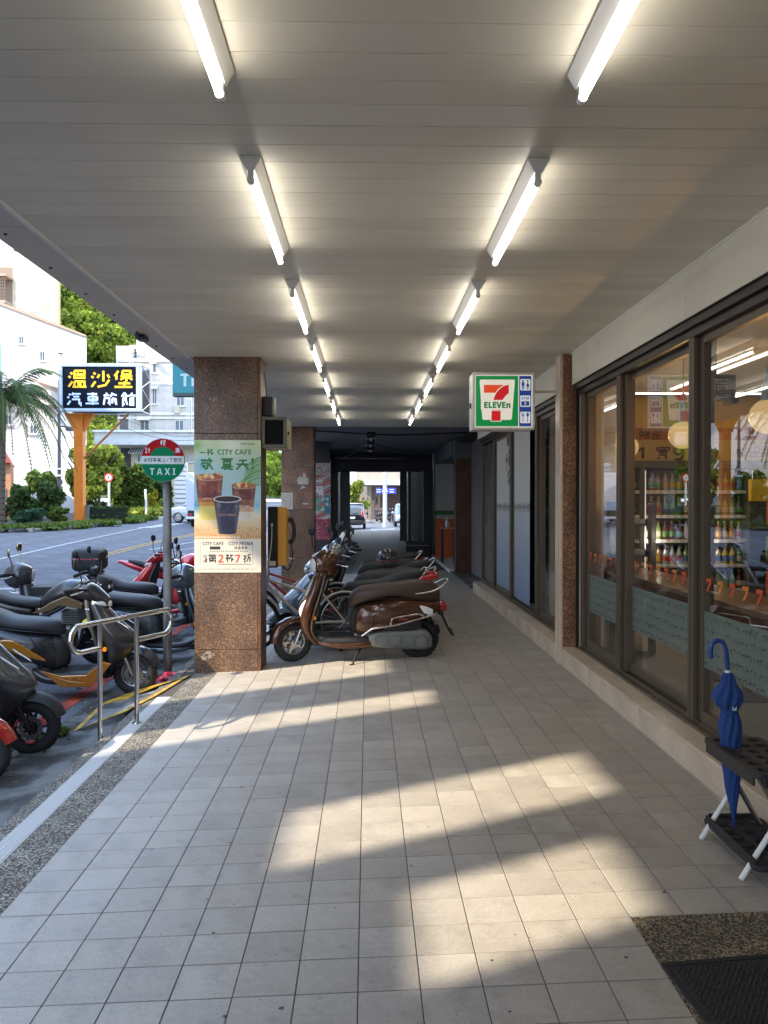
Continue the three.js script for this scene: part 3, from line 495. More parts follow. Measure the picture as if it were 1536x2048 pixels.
{ // pay phone
  const t = thing('pay_phone', 'yellow and black pay phone with handset behind the near pillar', 'pay phone', [-1.05, 0.96, -8.62]);
  part('backboard', box(0.0, 0.1, -0.02, 0.62, -0.3, 0.02, 0.01), M.plastic, t);
  part('case', plate([[0.1, 0], [0.195, 0], [0.195, 0.55], [0.17, 0.61], [0.1, 0.62]], 0.3, 0.008).translate(0, 0, -0.14), mat([0.75, 0.36, 0.02], 0.4), t);
  part('handset', [tube([[0.235, 0.25, -0.1], [0.262, 0.3, -0.1], [0.262, 0.42, -0.1], [0.232, 0.48, -0.1]], 0.02, 16, 10), ball(0.232, 0.25, -0.1, 0.03, 0.026, 0.03), ball(0.23, 0.48, -0.1, 0.03, 0.028, 0.03)], M.black, t);
  part('cord', tube([[0.235, 0.24, -0.1], [0.25, 0.05, -0.08], [0.2, -0.05, -0.06], [0.15, 0.0, -0.02]], 0.007, 30), M.darkMetal, t);
  part('cable', tube([[0.045, 0.42, 0.024], [0.04, 0.25, 0.024], [0.015, 0.05, 0.024]], 0.005), M.plateWhite, t);
  part('label_plate', box(0.012, 0.085, 0.0, 0.05, 0.02, 0.024), M.plateWhite, t); part('plug', cbox(0.045, 0.43, 0.026, 0.02, 0.03, 0.012, 0.004), M.plateWhite, t);
}
{ // papers on the far pillar
  const tex = drawn(128, 180, (c, w, h) => { c.fillStyle = '#cfc9ba'; c.fillRect(0, 0, w, h); const r = rng(8); c.fillStyle = '#4c4a46'; for (let y = 18; y < 165; y += 13) for (let x = 12; x < 112; x += 11) if (r() < 0.75) c.fillRect(x, y, 4 + r() * 5, 6); c.fillStyle = '#9a9a90'; c.fillRect(0, 88, w, 3); });
  const t = thing('paper_notice', 'printed paper notice on the far granite pillar', 'notice', [-1.53, 1.66, -15.496]); sheet('notice', 0.22, 0.31, 0.002, tex, t, M.plateWhite, 0.7);
  const q = thing('torn_paper', 'torn remains of a pasted paper on the far pillar', 'paper', [-1.22, 2.08, -15.497]);
  part('scrap', [plate([[-0.1, -0.1], [0.09, -0.11], [0.1, 0.0], [0.05, 0.03], [0.04, 0.1], [0.0, 0.12], [-0.02, 0.02], [-0.07, 0.05], [-0.12, -0.03]], 0.002, 0), plate([[-0.06, -0.2], [0.05, -0.16], [-0.02, -0.13]], 0.002, 0)], mat([0.6, 0.55, 0.48], 0.8), q);
  part('tape', cbox(0.04, -0.47, 0, 0.11, 0.025, 0.002), mat([0.6, 0.56, 0.5], 0.6), q);
}
// ---------- the store behind the glass ----------
{
  const t = structure('store_room');
  part('store_floor', box(2.2, 7.5, 0.0, SILL - 0.004, -9.7, 1), mat([0.42, 0.38, 0.31], 0.16, { map: M.paint.map }), t);
  part('store_ceiling', box(2.16, 7.5, 2.9, 2.96, -9.7, 1), mat([0.62, 0.6, 0.54], 0.7), t);
  part('back_wall', box(2.16, 7.6, 0, 2.95, -9.8, -9.7), mat([0.46, 0.4, 0.28], 0.7), t);
  part('side_wall', box(7.5, 7.6, 0, 2.95, -9.7, 1), mat([0.5, 0.46, 0.38], 0.7), t);
  part('near_wall', box(2.16, 7.6, 0, 2.95, 1, 1.1), mat([0.5, 0.46, 0.38], 0.7), t);
  part('orange_band', box(2.3, 7.5, 2.5, 2.86, -9.69, -9.62), mat([0.62, 0.36, 0.08], 0.5), t);
  part('red_stripe', box(2.3, 7.5, 2.46, 2.5, -9.69, -9.615), mat([0.45, 0.03, 0.03], 0.4), t);
  part('far_partition', box(2.2, 2.6, 0, 2.9, -8.4, -8.3), mat([0.42, 0.37, 0.26], 0.6), t);
}
{ // ceiling strips
  let first; const where = ['above the window counter', 'above the middle aisle', 'above the far aisle'];
  [3.3, 4.6, 6.2].forEach((x, i) => {
    const t = first ? copyOf(first, 'strip_light', `long white strip light inside the store ${where[i]}`) : thing('strip_light', `long white strip light inside the store ${where[i]}`, 'lamp', [0, 0, 0], 0, 'strip lights inside the store');
    if (!first) { part('channel', box(-0.04, 0.04, -0.04, 0, -6.5, 0, 0.004), M.lampWhite, t); part('diffuser', box(-0.018, 0.018, -0.055, -0.04, -6.45, -0.05), mat([0.9, 0.9, 0.9], 0.4, { emissive: new THREE.Color(1, 0.95, 0.85), emissiveIntensity: 1.0 }), t); first = t; }
    t.position.set(x, 2.9, -2.4);
    const a = new THREE.RectAreaLight(0xfff0d8, 0.32, 0.06, 6.4); a.name = 'strip'; a.position.set(x, 2.83, -5.65); a.rotation.x = -PI / 2; scene.add(a);
  });
  const b = copyOf(first, 'strip_light', 'white strip light running across the back of the store above orange band'); b.position.set(2.6, 2.9, -9.2); b.rotation.y = -PI / 2; b.scale.z = 0.7;
  const a = new THREE.RectAreaLight(0xffe2b0, 0.6, 4.2, 0.05); a.name = 'strip'; a.position.set(4.9, 2.83, -9.2); a.rotation.x = -PI / 2; scene.add(a);
}
{ // pendant globes over the window counter
  const t = thing('pendant_lamp', 'x', 'lamp', [0, 0, 0], 0, 'globe pendants over the window counter');
  part('cord', rod([0, 0.3, 0], [0, 0.73, 0], 0.006), M.plateWhite, t); part('canopy', lathe([[0, 0.73], [0.05, 0.725], [0.05, 0.71], [0, 0.7]], 16), M.plateWhite, t);
  part('neck', lathe([[0.018, 0.33], [0.022, 0.28], [0.05, 0.1], [0.05, 0.095], [0, 0.09]], 20), mat([0.3, 0.38, 0.38], 0.5), t);
  part('globe', ball(0, 0, 0, 0.118, 0.112, 0.118, 24, 18), mat([0.9, 0.7, 0.42], 0.25, { emissive: new THREE.Color(1, 0.62, 0.22), emissiveIntensity: 0.14 }), t);
  [['glowing globe pendant behind the store window, nearest of three', 5.2], ['glowing globe pendant behind the store window, middle of three', 6.62], ['paler globe pendant behind the store window, farthest of three', 8.08]].forEach(([label, d], i) => {
    const o = i ? copyOf(t, 'pendant_lamp', label) : t; o.userData.label = label; o.position.set(2.56, 2.17, -d);
    const l = new THREE.PointLight(0xffc070, 0.22); l.name = 'pendant'; l.position.set(2.56, 2.17, -d); l.castShadow = true; scene.add(l);
  });
}
{ // window counter and stools
  const t = thing('window_counter', 'wooden bar counter running along inside the store window', 'counter');
  part('counter_top', box(2.2, 2.62, 0.965, 1.005, -7.7, -0.8, 0.006), mat([0.2, 0.125, 0.07], 0.3, { map: M.paint.map }), t);
  part('apron', box(2.22, 2.24, 0.86, 0.965, -7.7, -0.8), mat([0.09, 0.035, 0.02], 0.5), t);
  const st = thing('bar_stool', 'x', 'stool', [0, 0, 0], 0, 'round bar stools along the window counter');
  part('base', lathe([[0, 0.03], [0.05, 0.03], [0.06, 0.022], [0.19, 0.012], [0.2, 0], [0, 0]], 28), M.plastic, st);
  part('post', rod([0, 0.03, 0], [0, 0.62, 0], 0.036, 0.036, 14), M.plastic, st); part('seat', lathe([[0, 0.7], [0.15, 0.69], [0.17, 0.66], [0.16, 0.63], [0, 0.62]], 24), M.seat, st);
  part('foot_ring', new THREE.TorusGeometry(0.14, 0.01, 8, 24).rotateX(PI / 2).translate(0, 0.25, 0), M.darkMetal, st);
  ['nearest', 'second', 'third', 'fourth', 'fifth', 'farthest'].forEach((n, i) => { const l = `black bar stool under the window counter, ${n} along the glass`, o = i ? copyOf(st, 'bar_stool', l) : st; o.userData.label = l; o.position.set(2.72 + (i % 2) * 0.05, SILL, -(3.1 + i * 0.68)); });
}
{ // drinks coolers along the back wall
  const bottle = (r, h) => lathe([[0, 0], [r, 0.002], [r, h * 0.6], [r * 0.9, h * 0.68], [r * 0.38, h * 0.84], [r * 0.36, h * 0.93], [r * 0.42, h * 0.93], [r * 0.42, h], [0, h]], 12);
  const kinds = [['green tea', [0.05, 0.22, 0.05]], ['amber tea', [0.26, 0.12, 0.02]], ['clear water', [0.3, 0.36, 0.34]], ['pale green tea', [0.25, 0.34, 0.12]], ['dark cola', [0.1, 0.03, 0.02]], ['yellow juice', [0.4, 0.3, 0.05]]].map(([n, c]) => [n, mat(c, 0.1, { clearcoat: 1 })]);
  const shape = bottle(0.034, 0.21), cap = lathe([[0, 0.225], [0.016, 0.224], [0.017, 0.203], [0, 0.2]], 10);
  const wrap = new THREE.CylinderGeometry(0.0346, 0.0346, 0.06, 12, 1, true).translate(0, 0.08, 0), papers = [[0.5, 0.5, 0.42], [0.1, 0.3, 0.08], [0.5, 0.3, 0.03], [0.35, 0.05, 0.03], [0.06, 0.14, 0.3]].map((c) => mat(c, 0.4));
  const steel = mat([0.1, 0.095, 0.085], 0.4, { metalness: 0.3 });
  [[2.75, 'leftmost drinks cooler at the back of the store, blue panel inside'], [3.35, 'second drinks cooler at the back of the store, tea bottles on shelves'], [3.95, 'third drinks cooler at the back of the store'], [4.55, 'fourth drinks cooler at the back of the store']].forEach(([x, label], k) => {
    const t = thing('drinks_cooler', label, 'cooler', [x, SILL, -9.6], 0, 'drinks coolers along the back wall');
    part('cabinet', [box(-0.3, 0.3, 0, 0.1, 0, 0.55), box(-0.3, -0.275, 0.1, 1.78, 0, 0.55), box(0.275, 0.3, 0.1, 1.78, 0, 0.55), box(-0.3, 0.3, 1.78, 1.86, 0, 0.55)], steel, t);
    part('back_panel', box(-0.275, 0.275, 0.1, 1.78, 0, 0.03), k ? mat([0.14, 0.12, 0.09], 0.6) : mat([0.03, 0.1, 0.3], 0.5), t);
    for (let s = 0; s < 6; s++) part('shelf', [box(-0.275, 0.275, 0.12 + s * 0.275, 0.135 + s * 0.275, 0.04, 0.5), box(-0.275, 0.275, 0.12 + s * 0.275, 0.155 + s * 0.275, 0.5, 0.508)], M.plateWhite, t);
    const tags = []; for (let s = 0; s < 6; s++) for (let q = 0; q < 7; q++) tags.push(cbox(-0.237 + q * 0.079, 0.138 + s * 0.275, 0.5095, 0.045, 0.026, 0.002)); part('price_tag', tags, papers[0], t);
    part('cooler_light', [box(-0.27, -0.255, 0.15, 1.75, 0.5, 0.52)], mat([0.9, 0.9, 0.9], 0.5, { emissive: new THREE.Color(1, 0.95, 0.85), emissiveIntensity: 0.25 }), t);
    const pl = new THREE.PointLight(0xfff0dd, 0.07); pl.name = 'cooler_lamp'; pl.position.set(x - 0.18, SILL + 1.0, -9.02); scene.add(pl);
    const r = rng(60 + k);
    for (let s = 0; s < 6; s++) for (let q = 0; q < 7; q++) {
      const [kind, m] = kinds[(s * 2 + k * 3 + Math.floor(q / 3)) % 6], o = thing('bottle', `${kind} bottle, ${['first', 'second', 'third', 'fourth', 'fifth', 'sixth', 'last'][q]} from the left on ${['the lowest', 'the second', 'the third', 'the fourth', 'the fifth', 'the top'][s]} shelf of the ${['leftmost', 'second', 'third', 'fourth'][k]} cooler`, 'bottle', [x - 0.237 + q * 0.079, SILL + 0.136 + s * 0.275, -9.6 + 0.42 + (r() - 0.5) * 0.02], r() * 3, `${kind} bottles on cooler shelf ${'abcdef'[s]} of cooler ${k + 1}`);
      part('glass_body', shape, m, o); part('cap', cap, kinds[(s + k) % 6][1], o); part('label', wrap, papers[(s * 3 + k + Math.floor(q / 3)) % 5], o);
    }
  });
}
{ // promotion board, shelves of snacks, ceiling speaker, news rack
  const tex = drawn(640, 170, (c, w, h) => { c.fillStyle = '#b79a55'; c.fillRect(0, 0, w, h); c.fillStyle = '#a8632f'; c.fillRect(0, 0, w, 50); c.fillStyle = '#4a2c1c'; cjk(c, '限定', 30, 6, 40, 5, '#4a2c1c', 1.15); latin(c, '1', 20, 110, 74, '#4a2418'); cjk(c, '買', 90, 82, 58, 7, '#4a2c1c'); latin(c, '9', 158, 112, 92, '#4a2c1c'); cjk(c, '送', 220, 82, 58, 7, '#4a2c1c'); latin(c, '9', 288, 112, 92, '#4a2c1c'); c.fillStyle = '#7a5a30'; c.fillRect(90, 154, 250, 4); cjk(c, '精品限定', 400, 80, 50, 6, '#5a341c', 1.15); });
  const b = thing('promotion_board', 'tan promotion board above the drinks coolers', 'board', [3.95, 2.25, -9.3]); sheet('board', 1.9, 0.42, 0.03, tex, b, M.paint, 0.5);
  const y = mat([0.62, 0.44, 0.02], 0.5), packs = [[0.55, 0.12, 0.02], [0.5, 0.32, 0.04], [0.3, 0.04, 0.03], [0.12, 0.25, 0.05]].map((c) => mat(c, 0.3));
  [[3.6, 6.6, 'snack shelf with yellow header, nearer to the glass'], [4.4, 5.6, 'snack shelf with yellow header, deeper in the store']].forEach(([x, d, label], k) => {
    const t = thing('snack_shelf', label, 'shelf', [x, SILL, -d]), r = rng(k + 5);
    part('back', box(-0.5, 0.5, 0, 1.4, -0.03, 0), mat([0.05, 0.045, 0.04], 0.5), t); part('header', box(-0.5, 0.5, 1.4, 1.58, -0.03, 0.02, 0.004), y, t);
    for (let s = 0; s < 5; s++) part('shelf', box(-0.5, 0.5, 0.1 + s * 0.27, 0.115 + s * 0.27, 0, 0.34), M.frameDark, t);
    for (let s = 0; s < 5; s++) for (let q = 0; q < 6; q++) { const o = thing('snack_bag', `snack bag, ${['first', 'second', 'third', 'fourth', 'fifth', 'last'][q]} from the left in the ${['lowest', 'second', 'third', 'fourth', 'top'][s]} row of the ${k ? 'deeper' : 'nearer'} yellow shelf`, 'snack bag', [x - 0.41 + q * 0.165, SILL + 0.117 + s * 0.27, -d + 0.24], (r() - 0.5) * 0.3, `snack bags, row ${s + 1} of the ${k ? 'deeper' : 'nearer'} shelf`); part('bag', loft([[0, -0.055, 0.055, 0.004], [0.02, -0.07, 0.07, 0.02], [0.1, -0.07, 0.07, 0.035], [0.18, -0.07, 0.07, 0.02], [0.2, -0.068, 0.068, 0.003]], { n: 12, sub: 2, up: true }), packs[Math.floor(r() * 4)], o); }
  });
  const s = thing('ceiling_speaker', 'dark perforated box hung inside the store behind the glass', 'speaker', [2.72, 2.42, -6.3]);
  part('case', box(-0.13, 0.13, 0, 0.19, -0.16, 0, 0.008), M.plastic, s); part('hanger', rod([0, 0.19, -0.08], [0, 0.49, -0.08], 0.01), M.darkMetal, s); part('foot', box(0.09, 0.15, -0.03, 0.02, -0.16, 0.01, 0.006), M.plastic, s);
  const holes = []; for (let i = 0; i < 9; i++) for (let j = 0; j < 6; j++) holes.push(cbox(-0.1 + i * 0.022, 0.03 + j * 0.024, 0.001, 0.012, 0.012, 0.003)); part('perforation', holes, M.alu, s);
  const n = thing('news_rack', 'dark newspaper rack inside the far end of the store window', 'rack', [2.42, SILL, -7.5], -0.5);
  part('frame', [box(-0.2, -0.17, 0, 1.4, -0.15, 0.1), box(0.17, 0.2, 0, 1.4, -0.15, 0.1), box(-0.2, 0.2, 0.02, 0.05, -0.15, 0.1)], M.frameDark, n);
  for (let k = 0; k < 4; k++) { part('tray', cbox(0, 0.35 + k * 0.28, 0, 0.34, 0.015, 0.26).rotateX(0.0), M.frameDark, n); part('newspaper', box(-0.15, 0.15, 0.36 + k * 0.28, 0.40 + k * 0.28, -0.1, 0.14, 0.006), mat([0.6, 0.6, 0.62], 0.8, { map: M.linePaint.map }), n); }
}
{ // film and stickers on the panes
  const tex = drawn(1024, 256, (c, w, h) => { c.fillStyle = '#82908a'; c.fillRect(0, 0, w, h); const r = rng(19); c.strokeStyle = '#1d211f'; c.lineWidth = 3.4; c.lineCap = 'round'; for (let i = 0; i < 330; i++) { const row = Math.floor(i / 66), x = (i % 66) * 15.5 + (r() - 0.5) * 8, y = 22 + row * 52 + (r() - 0.5) * 14; if (r() < 0.22) continue; c.beginPath(); c.moveTo(x, y); c.quadraticCurveTo(x + (r() - 0.5) * 16, y + r() * 16, x + (r() - 0.5) * 12, y + 8 + r() * 20); if (r() < 0.4) { c.moveTo(x - 8, y + 6); c.lineTo(x + 10, y + 3); } c.stroke(); } });
  const film = mat([0.62, 0.66, 0.62], 0.55, { map: tex, transparent: true, opacity: 0.86 });
  const wide = ['nearest', 'second', 'third', 'fourth', 'fifth'];
  [[0.79, 2.06], [2.24, 3.51], [3.69, 4.97], [5.15, 6.46], [6.64, 7.57]].forEach(([d0, d1], i) => {
    const x = WX + (i % 2 ? 0.02 : -0.02) - 0.004, g = new THREE.PlaneGeometry(d1 - d0, 0.345).rotateY(-PI / 2).translate(x, 0.785, -(d0 + d1) / 2);
    const t = tag(part('frosted_film', g, film), `frosted band with dark script on the ${wide[i]} store window pane`, 'window film', 'frosted bands on the store panes'); t.castShadow = false;
    const n = Math.round((d1 - d0) / 0.16), one = join([plate([[-0.03, 0.035], [0.04, 0.035], [0.04, 0.012], [-0.03, 0.012]], 0.001, 0), plate([[0.04, 0.01], [0.015, 0.01], [-0.03, -0.045], [-0.005, -0.045]], 0.001, 0)]).rotateY(-PI / 2);
    const st = thing('sticker_row', `row of small red and orange stickers on the ${wide[i]} store pane`, 'stickers', [x, 1.125, 0], 0, 'sticker rows on the store panes');
    for (let k = 0; k < n; k++) { const o = part('sticker', one, k % 2 ? mat([0.55, 0.06, 0.02], 0.5) : mat([0.6, 0.18, 0.03], 0.5), st); o.position.set(0, 0, -(d0 + 0.1 + k * 0.16)); }
  });
}
{ // lake picture and dark film inside the second front, and what shows behind its clear panes
  const lake = (from, to) => drawn(512, 1024, (c, w, h) => { const g = c.createLinearGradient(0, 0, 0, h); g.addColorStop(0, '#b9bbb8'); g.addColorStop(0.44, '#c3c4c0'); g.addColorStop(0.5, '#b4bac2'); g.addColorStop(1, '#7f93b4'); c.fillStyle = g; c.fillRect(0, 0, w, h); const r = rng(from + 71); c.fillStyle = 'rgba(70,76,84,0.75)'; for (let x = 0; x < w; x += 5) { const q = 8 + Math.abs(Math.sin(x * 0.02 + from)) * 26 * r() + r() * 14; c.fillRect(x, 470 - q, 4, q); c.globalAlpha = 0.5; c.fillRect(x, 474, 4, q * 0.9); c.globalAlpha = 1; } c.fillStyle = 'rgba(80,86,92,0.6)'; c.fillRect(0, 468, w, 5); if (to) { c.fillStyle = '#34352f'; for (let i = 0; i < 60; i++) { const x = w - 90 * r() * r() * 2.4, y = r() * 330; c.beginPath(); c.ellipse(x, y, 6 + r() * 10, 14 + r() * 22, r(), 0, 7); c.fill(); } } });
  const p = thing('lake_picture', 'pale lake picture on the middle panes of the second shopfront', 'window picture', [WX - 0.03, 0, 0]);
  const add = (d0, d1, tex) => part('picture_panel', new THREE.PlaneGeometry(d1 - d0, 2.3).rotateY(-PI / 2).translate(0, 1.46, -(d0 + d1) / 2), mat([0.95, 0.95, 0.95], 0.5, { map: tex }), p);
  add(10.35, 11.47, lake(1, false)); add(11.64, 13.02, lake(2, true));
  const d = thing('tree_picture', 'dark picture of a leaning trunk on the far pane', 'window picture', [WX - 0.03, 0, 0]);
  part('picture_panel', new THREE.PlaneGeometry(1.15, 2.3).rotateY(-PI / 2).translate(0, 1.46, -13.76), mat([0.9, 0.9, 0.9], 0.5, { map: drawn(256, 512, (c, w, h) => { c.fillStyle = '#2b2a26'; c.fillRect(0, 0, w, h); c.fillStyle = '#4f4a45'; c.fillRect(0, 300, w, 212); const r = rng(4); for (let i = 0; i < 300; i++) { c.fillStyle = ['#1d1f1a', '#3a3b31', '#52503f', '#6b5f58'][i % 4]; c.fillRect(r() * w, r() * h, 4 + r() * 12, 6 + r() * 26); } c.fillStyle = '#6a4f4c'; c.beginPath(); c.moveTo(60, 512); c.lineTo(110, 200); c.lineTo(140, 200); c.lineTo(120, 512); c.fill(); }) }), d);
  const s = structure('second_shop_room');
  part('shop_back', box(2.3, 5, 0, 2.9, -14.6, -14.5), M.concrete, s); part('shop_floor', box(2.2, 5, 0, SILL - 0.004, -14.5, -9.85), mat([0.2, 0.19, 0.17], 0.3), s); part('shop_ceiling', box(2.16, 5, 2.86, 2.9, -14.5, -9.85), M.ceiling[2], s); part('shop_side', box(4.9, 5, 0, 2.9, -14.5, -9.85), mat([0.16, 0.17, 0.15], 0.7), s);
  const q = thing('display_cabinet', 'cabinet with bottles behind the second shopfront glass', 'cabinet', [2.75, SILL, -11.0]), r = rng(12);
  part('cabinet', [box(-0.25, 0.25, 0, 0.06, -0.5, 0.5), box(-0.25, 0.25, 1.8, 1.86, -0.5, 0.5), box(0.2, 0.25, 0.06, 1.8, -0.5, 0.5)], M.darkMetal, q);
  for (let k = 0; k < 5; k++) { part('shelf', box(-0.24, 0.2, 0.3 + k * 0.32, 0.315 + k * 0.32, -0.5, 0.5), M.plateWhite, q); for (let j = 0; j < 9; j++) part('jar', lathe([[0, 0], [0.035, 0], [0.035, 0.16], [0.02, 0.2], [0, 0.2]], 10).translate(-0.15, 0.316 + k * 0.32, -0.42 + j * 0.105), mat([0.3, 0.4, 0.3], 0.2), q).material.color.setRGB(0.1 + r() * 0.4, 0.3 + r() * 0.3, 0.2 + r() * 0.2); }
}
// ---------- umbrella stand, umbrella, door mat ----------
{
  const t = thing('umbrella_stand', 'two-tier folding umbrella stand with round holes beside the window', 'umbrella stand', [0, 0, 0]);
  const X0 = 1.585, X1 = 1.85, Z0 = -3.83, Z1 = -3.3, tray = (y, name, lip) => {
    const s = new THREE.Shape(); const w = X1 - X0, d = Z1 - Z0, c = 0.03; s.moveTo(c, 0); s.lineTo(w - c, 0); s.quadraticCurveTo(w, 0, w, c); s.lineTo(w, d - c); s.quadraticCurveTo(w, d, w - c, d); s.lineTo(c, d); s.quadraticCurveTo(0, d, 0, d - c); s.lineTo(0, c); s.quadraticCurveTo(0, 0, c, 0);
    if (lip) for (let i = 0; i < 3; i++) for (let j = 0; j < 6; j++) { const h = new THREE.Path(); h.absarc(0.053 + i * 0.08, 0.053 + j * 0.085, 0.031, 0, 2 * PI); s.holes.push(h); }
    const g = new THREE.ExtrudeGeometry(s, { depth: 0.012, bevelEnabled: true, bevelThickness: 0.006, bevelSize: 0.005, bevelSegments: 2, curveSegments: 10 }).rotateX(PI / 2).translate(X0, y, Z0), list = [g];
    if (lip) list.push(box(X0 - 0.004, X0 + 0.008, y - 0.055, y, Z0 + 0.03, Z1 - 0.03, 0.004), box(X1 - 0.008, X1 + 0.004, y - 0.055, y, Z0 + 0.03, Z1 - 0.03, 0.004), box(X0 + 0.03, X1 - 0.03, y - 0.055, y, Z0 - 0.004, Z0 + 0.008, 0.004), box(X0 + 0.03, X1 - 0.03, y - 0.055, y, Z1 - 0.008, Z1 + 0.004, 0.004));
    else { for (let i = 0; i < 3; i++) for (let j = 0; j < 6; j++) list.push(new THREE.TorusGeometry(0.033, 0.004, 6, 16).rotateX(PI / 2).translate(X0 + 0.053 + i * 0.08, y + 0.008, Z0 + 0.053 + j * 0.085)); list.push(box(X0, X0 + 0.012, y, y + 0.025, Z0 + 0.02, Z1 - 0.02, 0.004), box(X0 + 0.02, X1 - 0.02, y, y + 0.025, Z0, Z0 + 0.012, 0.004)); }
    part(name, list, M.plastic, t);
  };
  tray(0.505, 'upper_tray', true); tray(0.125, 'lower_tray', false);
  for (const z of [Z0 + 0.06, Z1 - 0.06]) { part('leg', [rod([1.548, 0.052, z], [1.83, 0.495, z], 0.0115, 0.0115, 12)], M.plateWhite, t); part('leg', [rod([1.6, 0.495, z + 0.03], [1.85, 0.062, z + 0.03], 0.0115, 0.0115, 12)], M.alu, t); }
  part('crossbar', rod([1.83, 0.49, Z0 + 0.06], [1.83, 0.49, Z1 - 0.06], 0.009), M.plateWhite, t);
}
{
  const t = thing('umbrella', 'furled blue umbrella with hooked handle standing in the black stand', 'umbrella', [1.672, 0.133, -3.7]); t.rotation.z = 0.045;
  const blue = mat([0.012, 0.05, 0.2], 0.8, { bumpMap: M.fineBump, bumpScale: 0.001 }), handle = mat([0.012, 0.05, 0.22], 0.35, { clearcoat: 0.6 });
  const prof = [[0.0, 0.055], [0.011, 0.06], [0.019, 0.1], [0.034, 0.26], [0.040, 0.4], [0.042, 0.48], [0.032, 0.535], [0.038, 0.55], [0.052, 0.595], [0.046, 0.63], [0.03, 0.66], [0.022, 0.7], [0.012, 0.71], [0, 0.71]];
  const pts = new THREE.CatmullRomCurve3(prof.map(([a, b]) => V(a, b, 0))).getPoints(60), g = new THREE.LatheGeometry(pts.map((p) => new THREE.Vector2(Math.max(0.0005, p.x), p.y)), 64), P = g.attributes.position;
  for (let i = 0; i < P.count; i++) { const x = P.getX(i), y = P.getY(i), z = P.getZ(i), a = Math.atan2(z, x) + y * 5, s = 0.92 + 0.34 * Math.abs(Math.sin(a * 4)) ** 1.5 * smooth(0.06, 0.2, y) - 0.05 + (y > 0.56 && y < 0.66 ? 0.22 * Math.max(0, Math.cos(a * 1.0)) : 0); P.setXYZ(i, x * s, y, z * s); }
  g.computeVertexNormals(); part('canopy', g, blue, t);
  part('strap', [new THREE.CylinderGeometry(0.037, 0.037, 0.018, 24, 1, true).translate(0, 0.537, 0), cbox(-0.004, 0.552, 0.043, 0.014, 0.032, 0.006, 0.002)], blue, t); part('snap', cbox(0.004, 0.56, 0.047, 0.018, 0.026, 0.003, 0.001), M.plateWhite, t);
  part('shaft', rod([0, 0, 0], [0, 0.76, 0], 0.0045), M.steel, t); part('tip', rod([0, 0, 0], [0, 0.06, 0], 0.005, 0.009), handle, t);
  part('collar', rod([0, 0.708, 0], [0, 0.722, 0], 0.0125), M.plateWhite, t);
  part('handle', tube([[0, 0.718, 0], [-0.004, 0.77, 0], [-0.006, 0.815, 0], [-0.022, 0.852, 0], [-0.052, 0.856, 0], [-0.072, 0.836, 0], [-0.076, 0.79, 0]], 0.0118, 40, 12), handle, t);
  part('handle_end', ball(-0.076, 0.788, 0, 0.013, 0.012, 0.013), handle, t);
}
{
  const t = thing('door_mat', 'black ribbed door mat on the washed pebble by the shop door', 'mat', [1.0, floorY(1.0), -2.77], 0); t.rotation.z = Math.atan(TILT); t.rotation.y = 0.07;
  const rub = mat([0.034, 0.032, 0.038], 0.65, { bumpMap: M.fineBump, bumpScale: 0.002 });
  part('base', box(0, 0.9, 0, 0.007, 0, 1.2, 0.003), rub, t);
  const loops = []; for (let i = 0; i < 44; i++) for (let j = 0; j < 46; j++) loops.push(new THREE.BoxGeometry(0.011, 0.006, 0.007).rotateY(0.7 * ((i + j) % 2 ? 1 : -1)).translate(0.035 + i * 0.0195 + (j % 2) * 0.009, 0.0095, 0.035 + j * 0.0125));
  tag(part('loop_pile', loops, rub, t), null, null, null, 'stuff');
  part('border', [box(0, 0.9, 0.0065, 0.011, 0, 0.022, 0.002), box(0, 0.022, 0.0065, 0.011, 0.022, 1.2, 0.002)], M.rubber, t);
}
// ---------- scooters and motorcycles (front towards +x, wheels on y = 0) ----------
const shared = {};
function wheelParts(R, width, style) {
  const key = [R, width, style].join(); if (shared[key]) return shared[key];
  const t = width / 2, tyre = new THREE.TorusGeometry(R - t, t, 14, 40).scale(1, 1, 1.0), rr = R - width * 0.92, list = [], grooves = [];
  for (let i = 0; i < 28; i++) { const a = i / 28 * 2 * PI; for (const s of [-1, 1]) grooves.push(cbox(0, R - 0.0022, 0, 0.006, 0.005, width * 0.3).rotateY(0.5 * s).translate(0, 0, s * width * 0.2).rotateZ(a)); }
  list.push(new THREE.TorusGeometry(rr, 0.012, 8, 36).scale(1, 1, 2.2), new THREE.CylinderGeometry(0.035, 0.035, width * 1.1, 16).rotateX(PI / 2));
  const n = style === 'thin' ? 10 : 5;
  for (let i = 0; i < n; i++) { const a = i / n * 2 * PI; list.push(plate([[0.02, -0.018], [rr, style === 'thin' ? -0.006 : -0.011], [rr, style === 'thin' ? 0.006 : 0.011], [0.02, 0.018]], 0.022, 0.004).rotateZ(a)); }
  const disc = [new THREE.RingGeometry(0.05, rr * 0.72, 32).translate(0, 0, width * 0.42), new THREE.RingGeometry(0.05, rr * 0.72, 32).translate(0, 0, width * 0.44)];
  return (shared[key] = { tyre: join([tyre, ...grooves]), rim: join(list), disc: join(disc) });
}
function addWheel(t, name, x, R, width, style, rimMat, steer = (g) => g) {
  const w = wheelParts(R, width, style), o = part(name, steer(w.tyre.clone().translate(x, R, 0)), M.rubber, t);
  part('rim', steer(w.rim.clone().translate(x, R, 0)), rimMat, o); part('brake_disc', steer(w.disc.clone().translate(x, R, 0)), M.alu, o);
  return o;
}
const both = (f) => Object.assign([f(1), f(-1)], { pair: true });
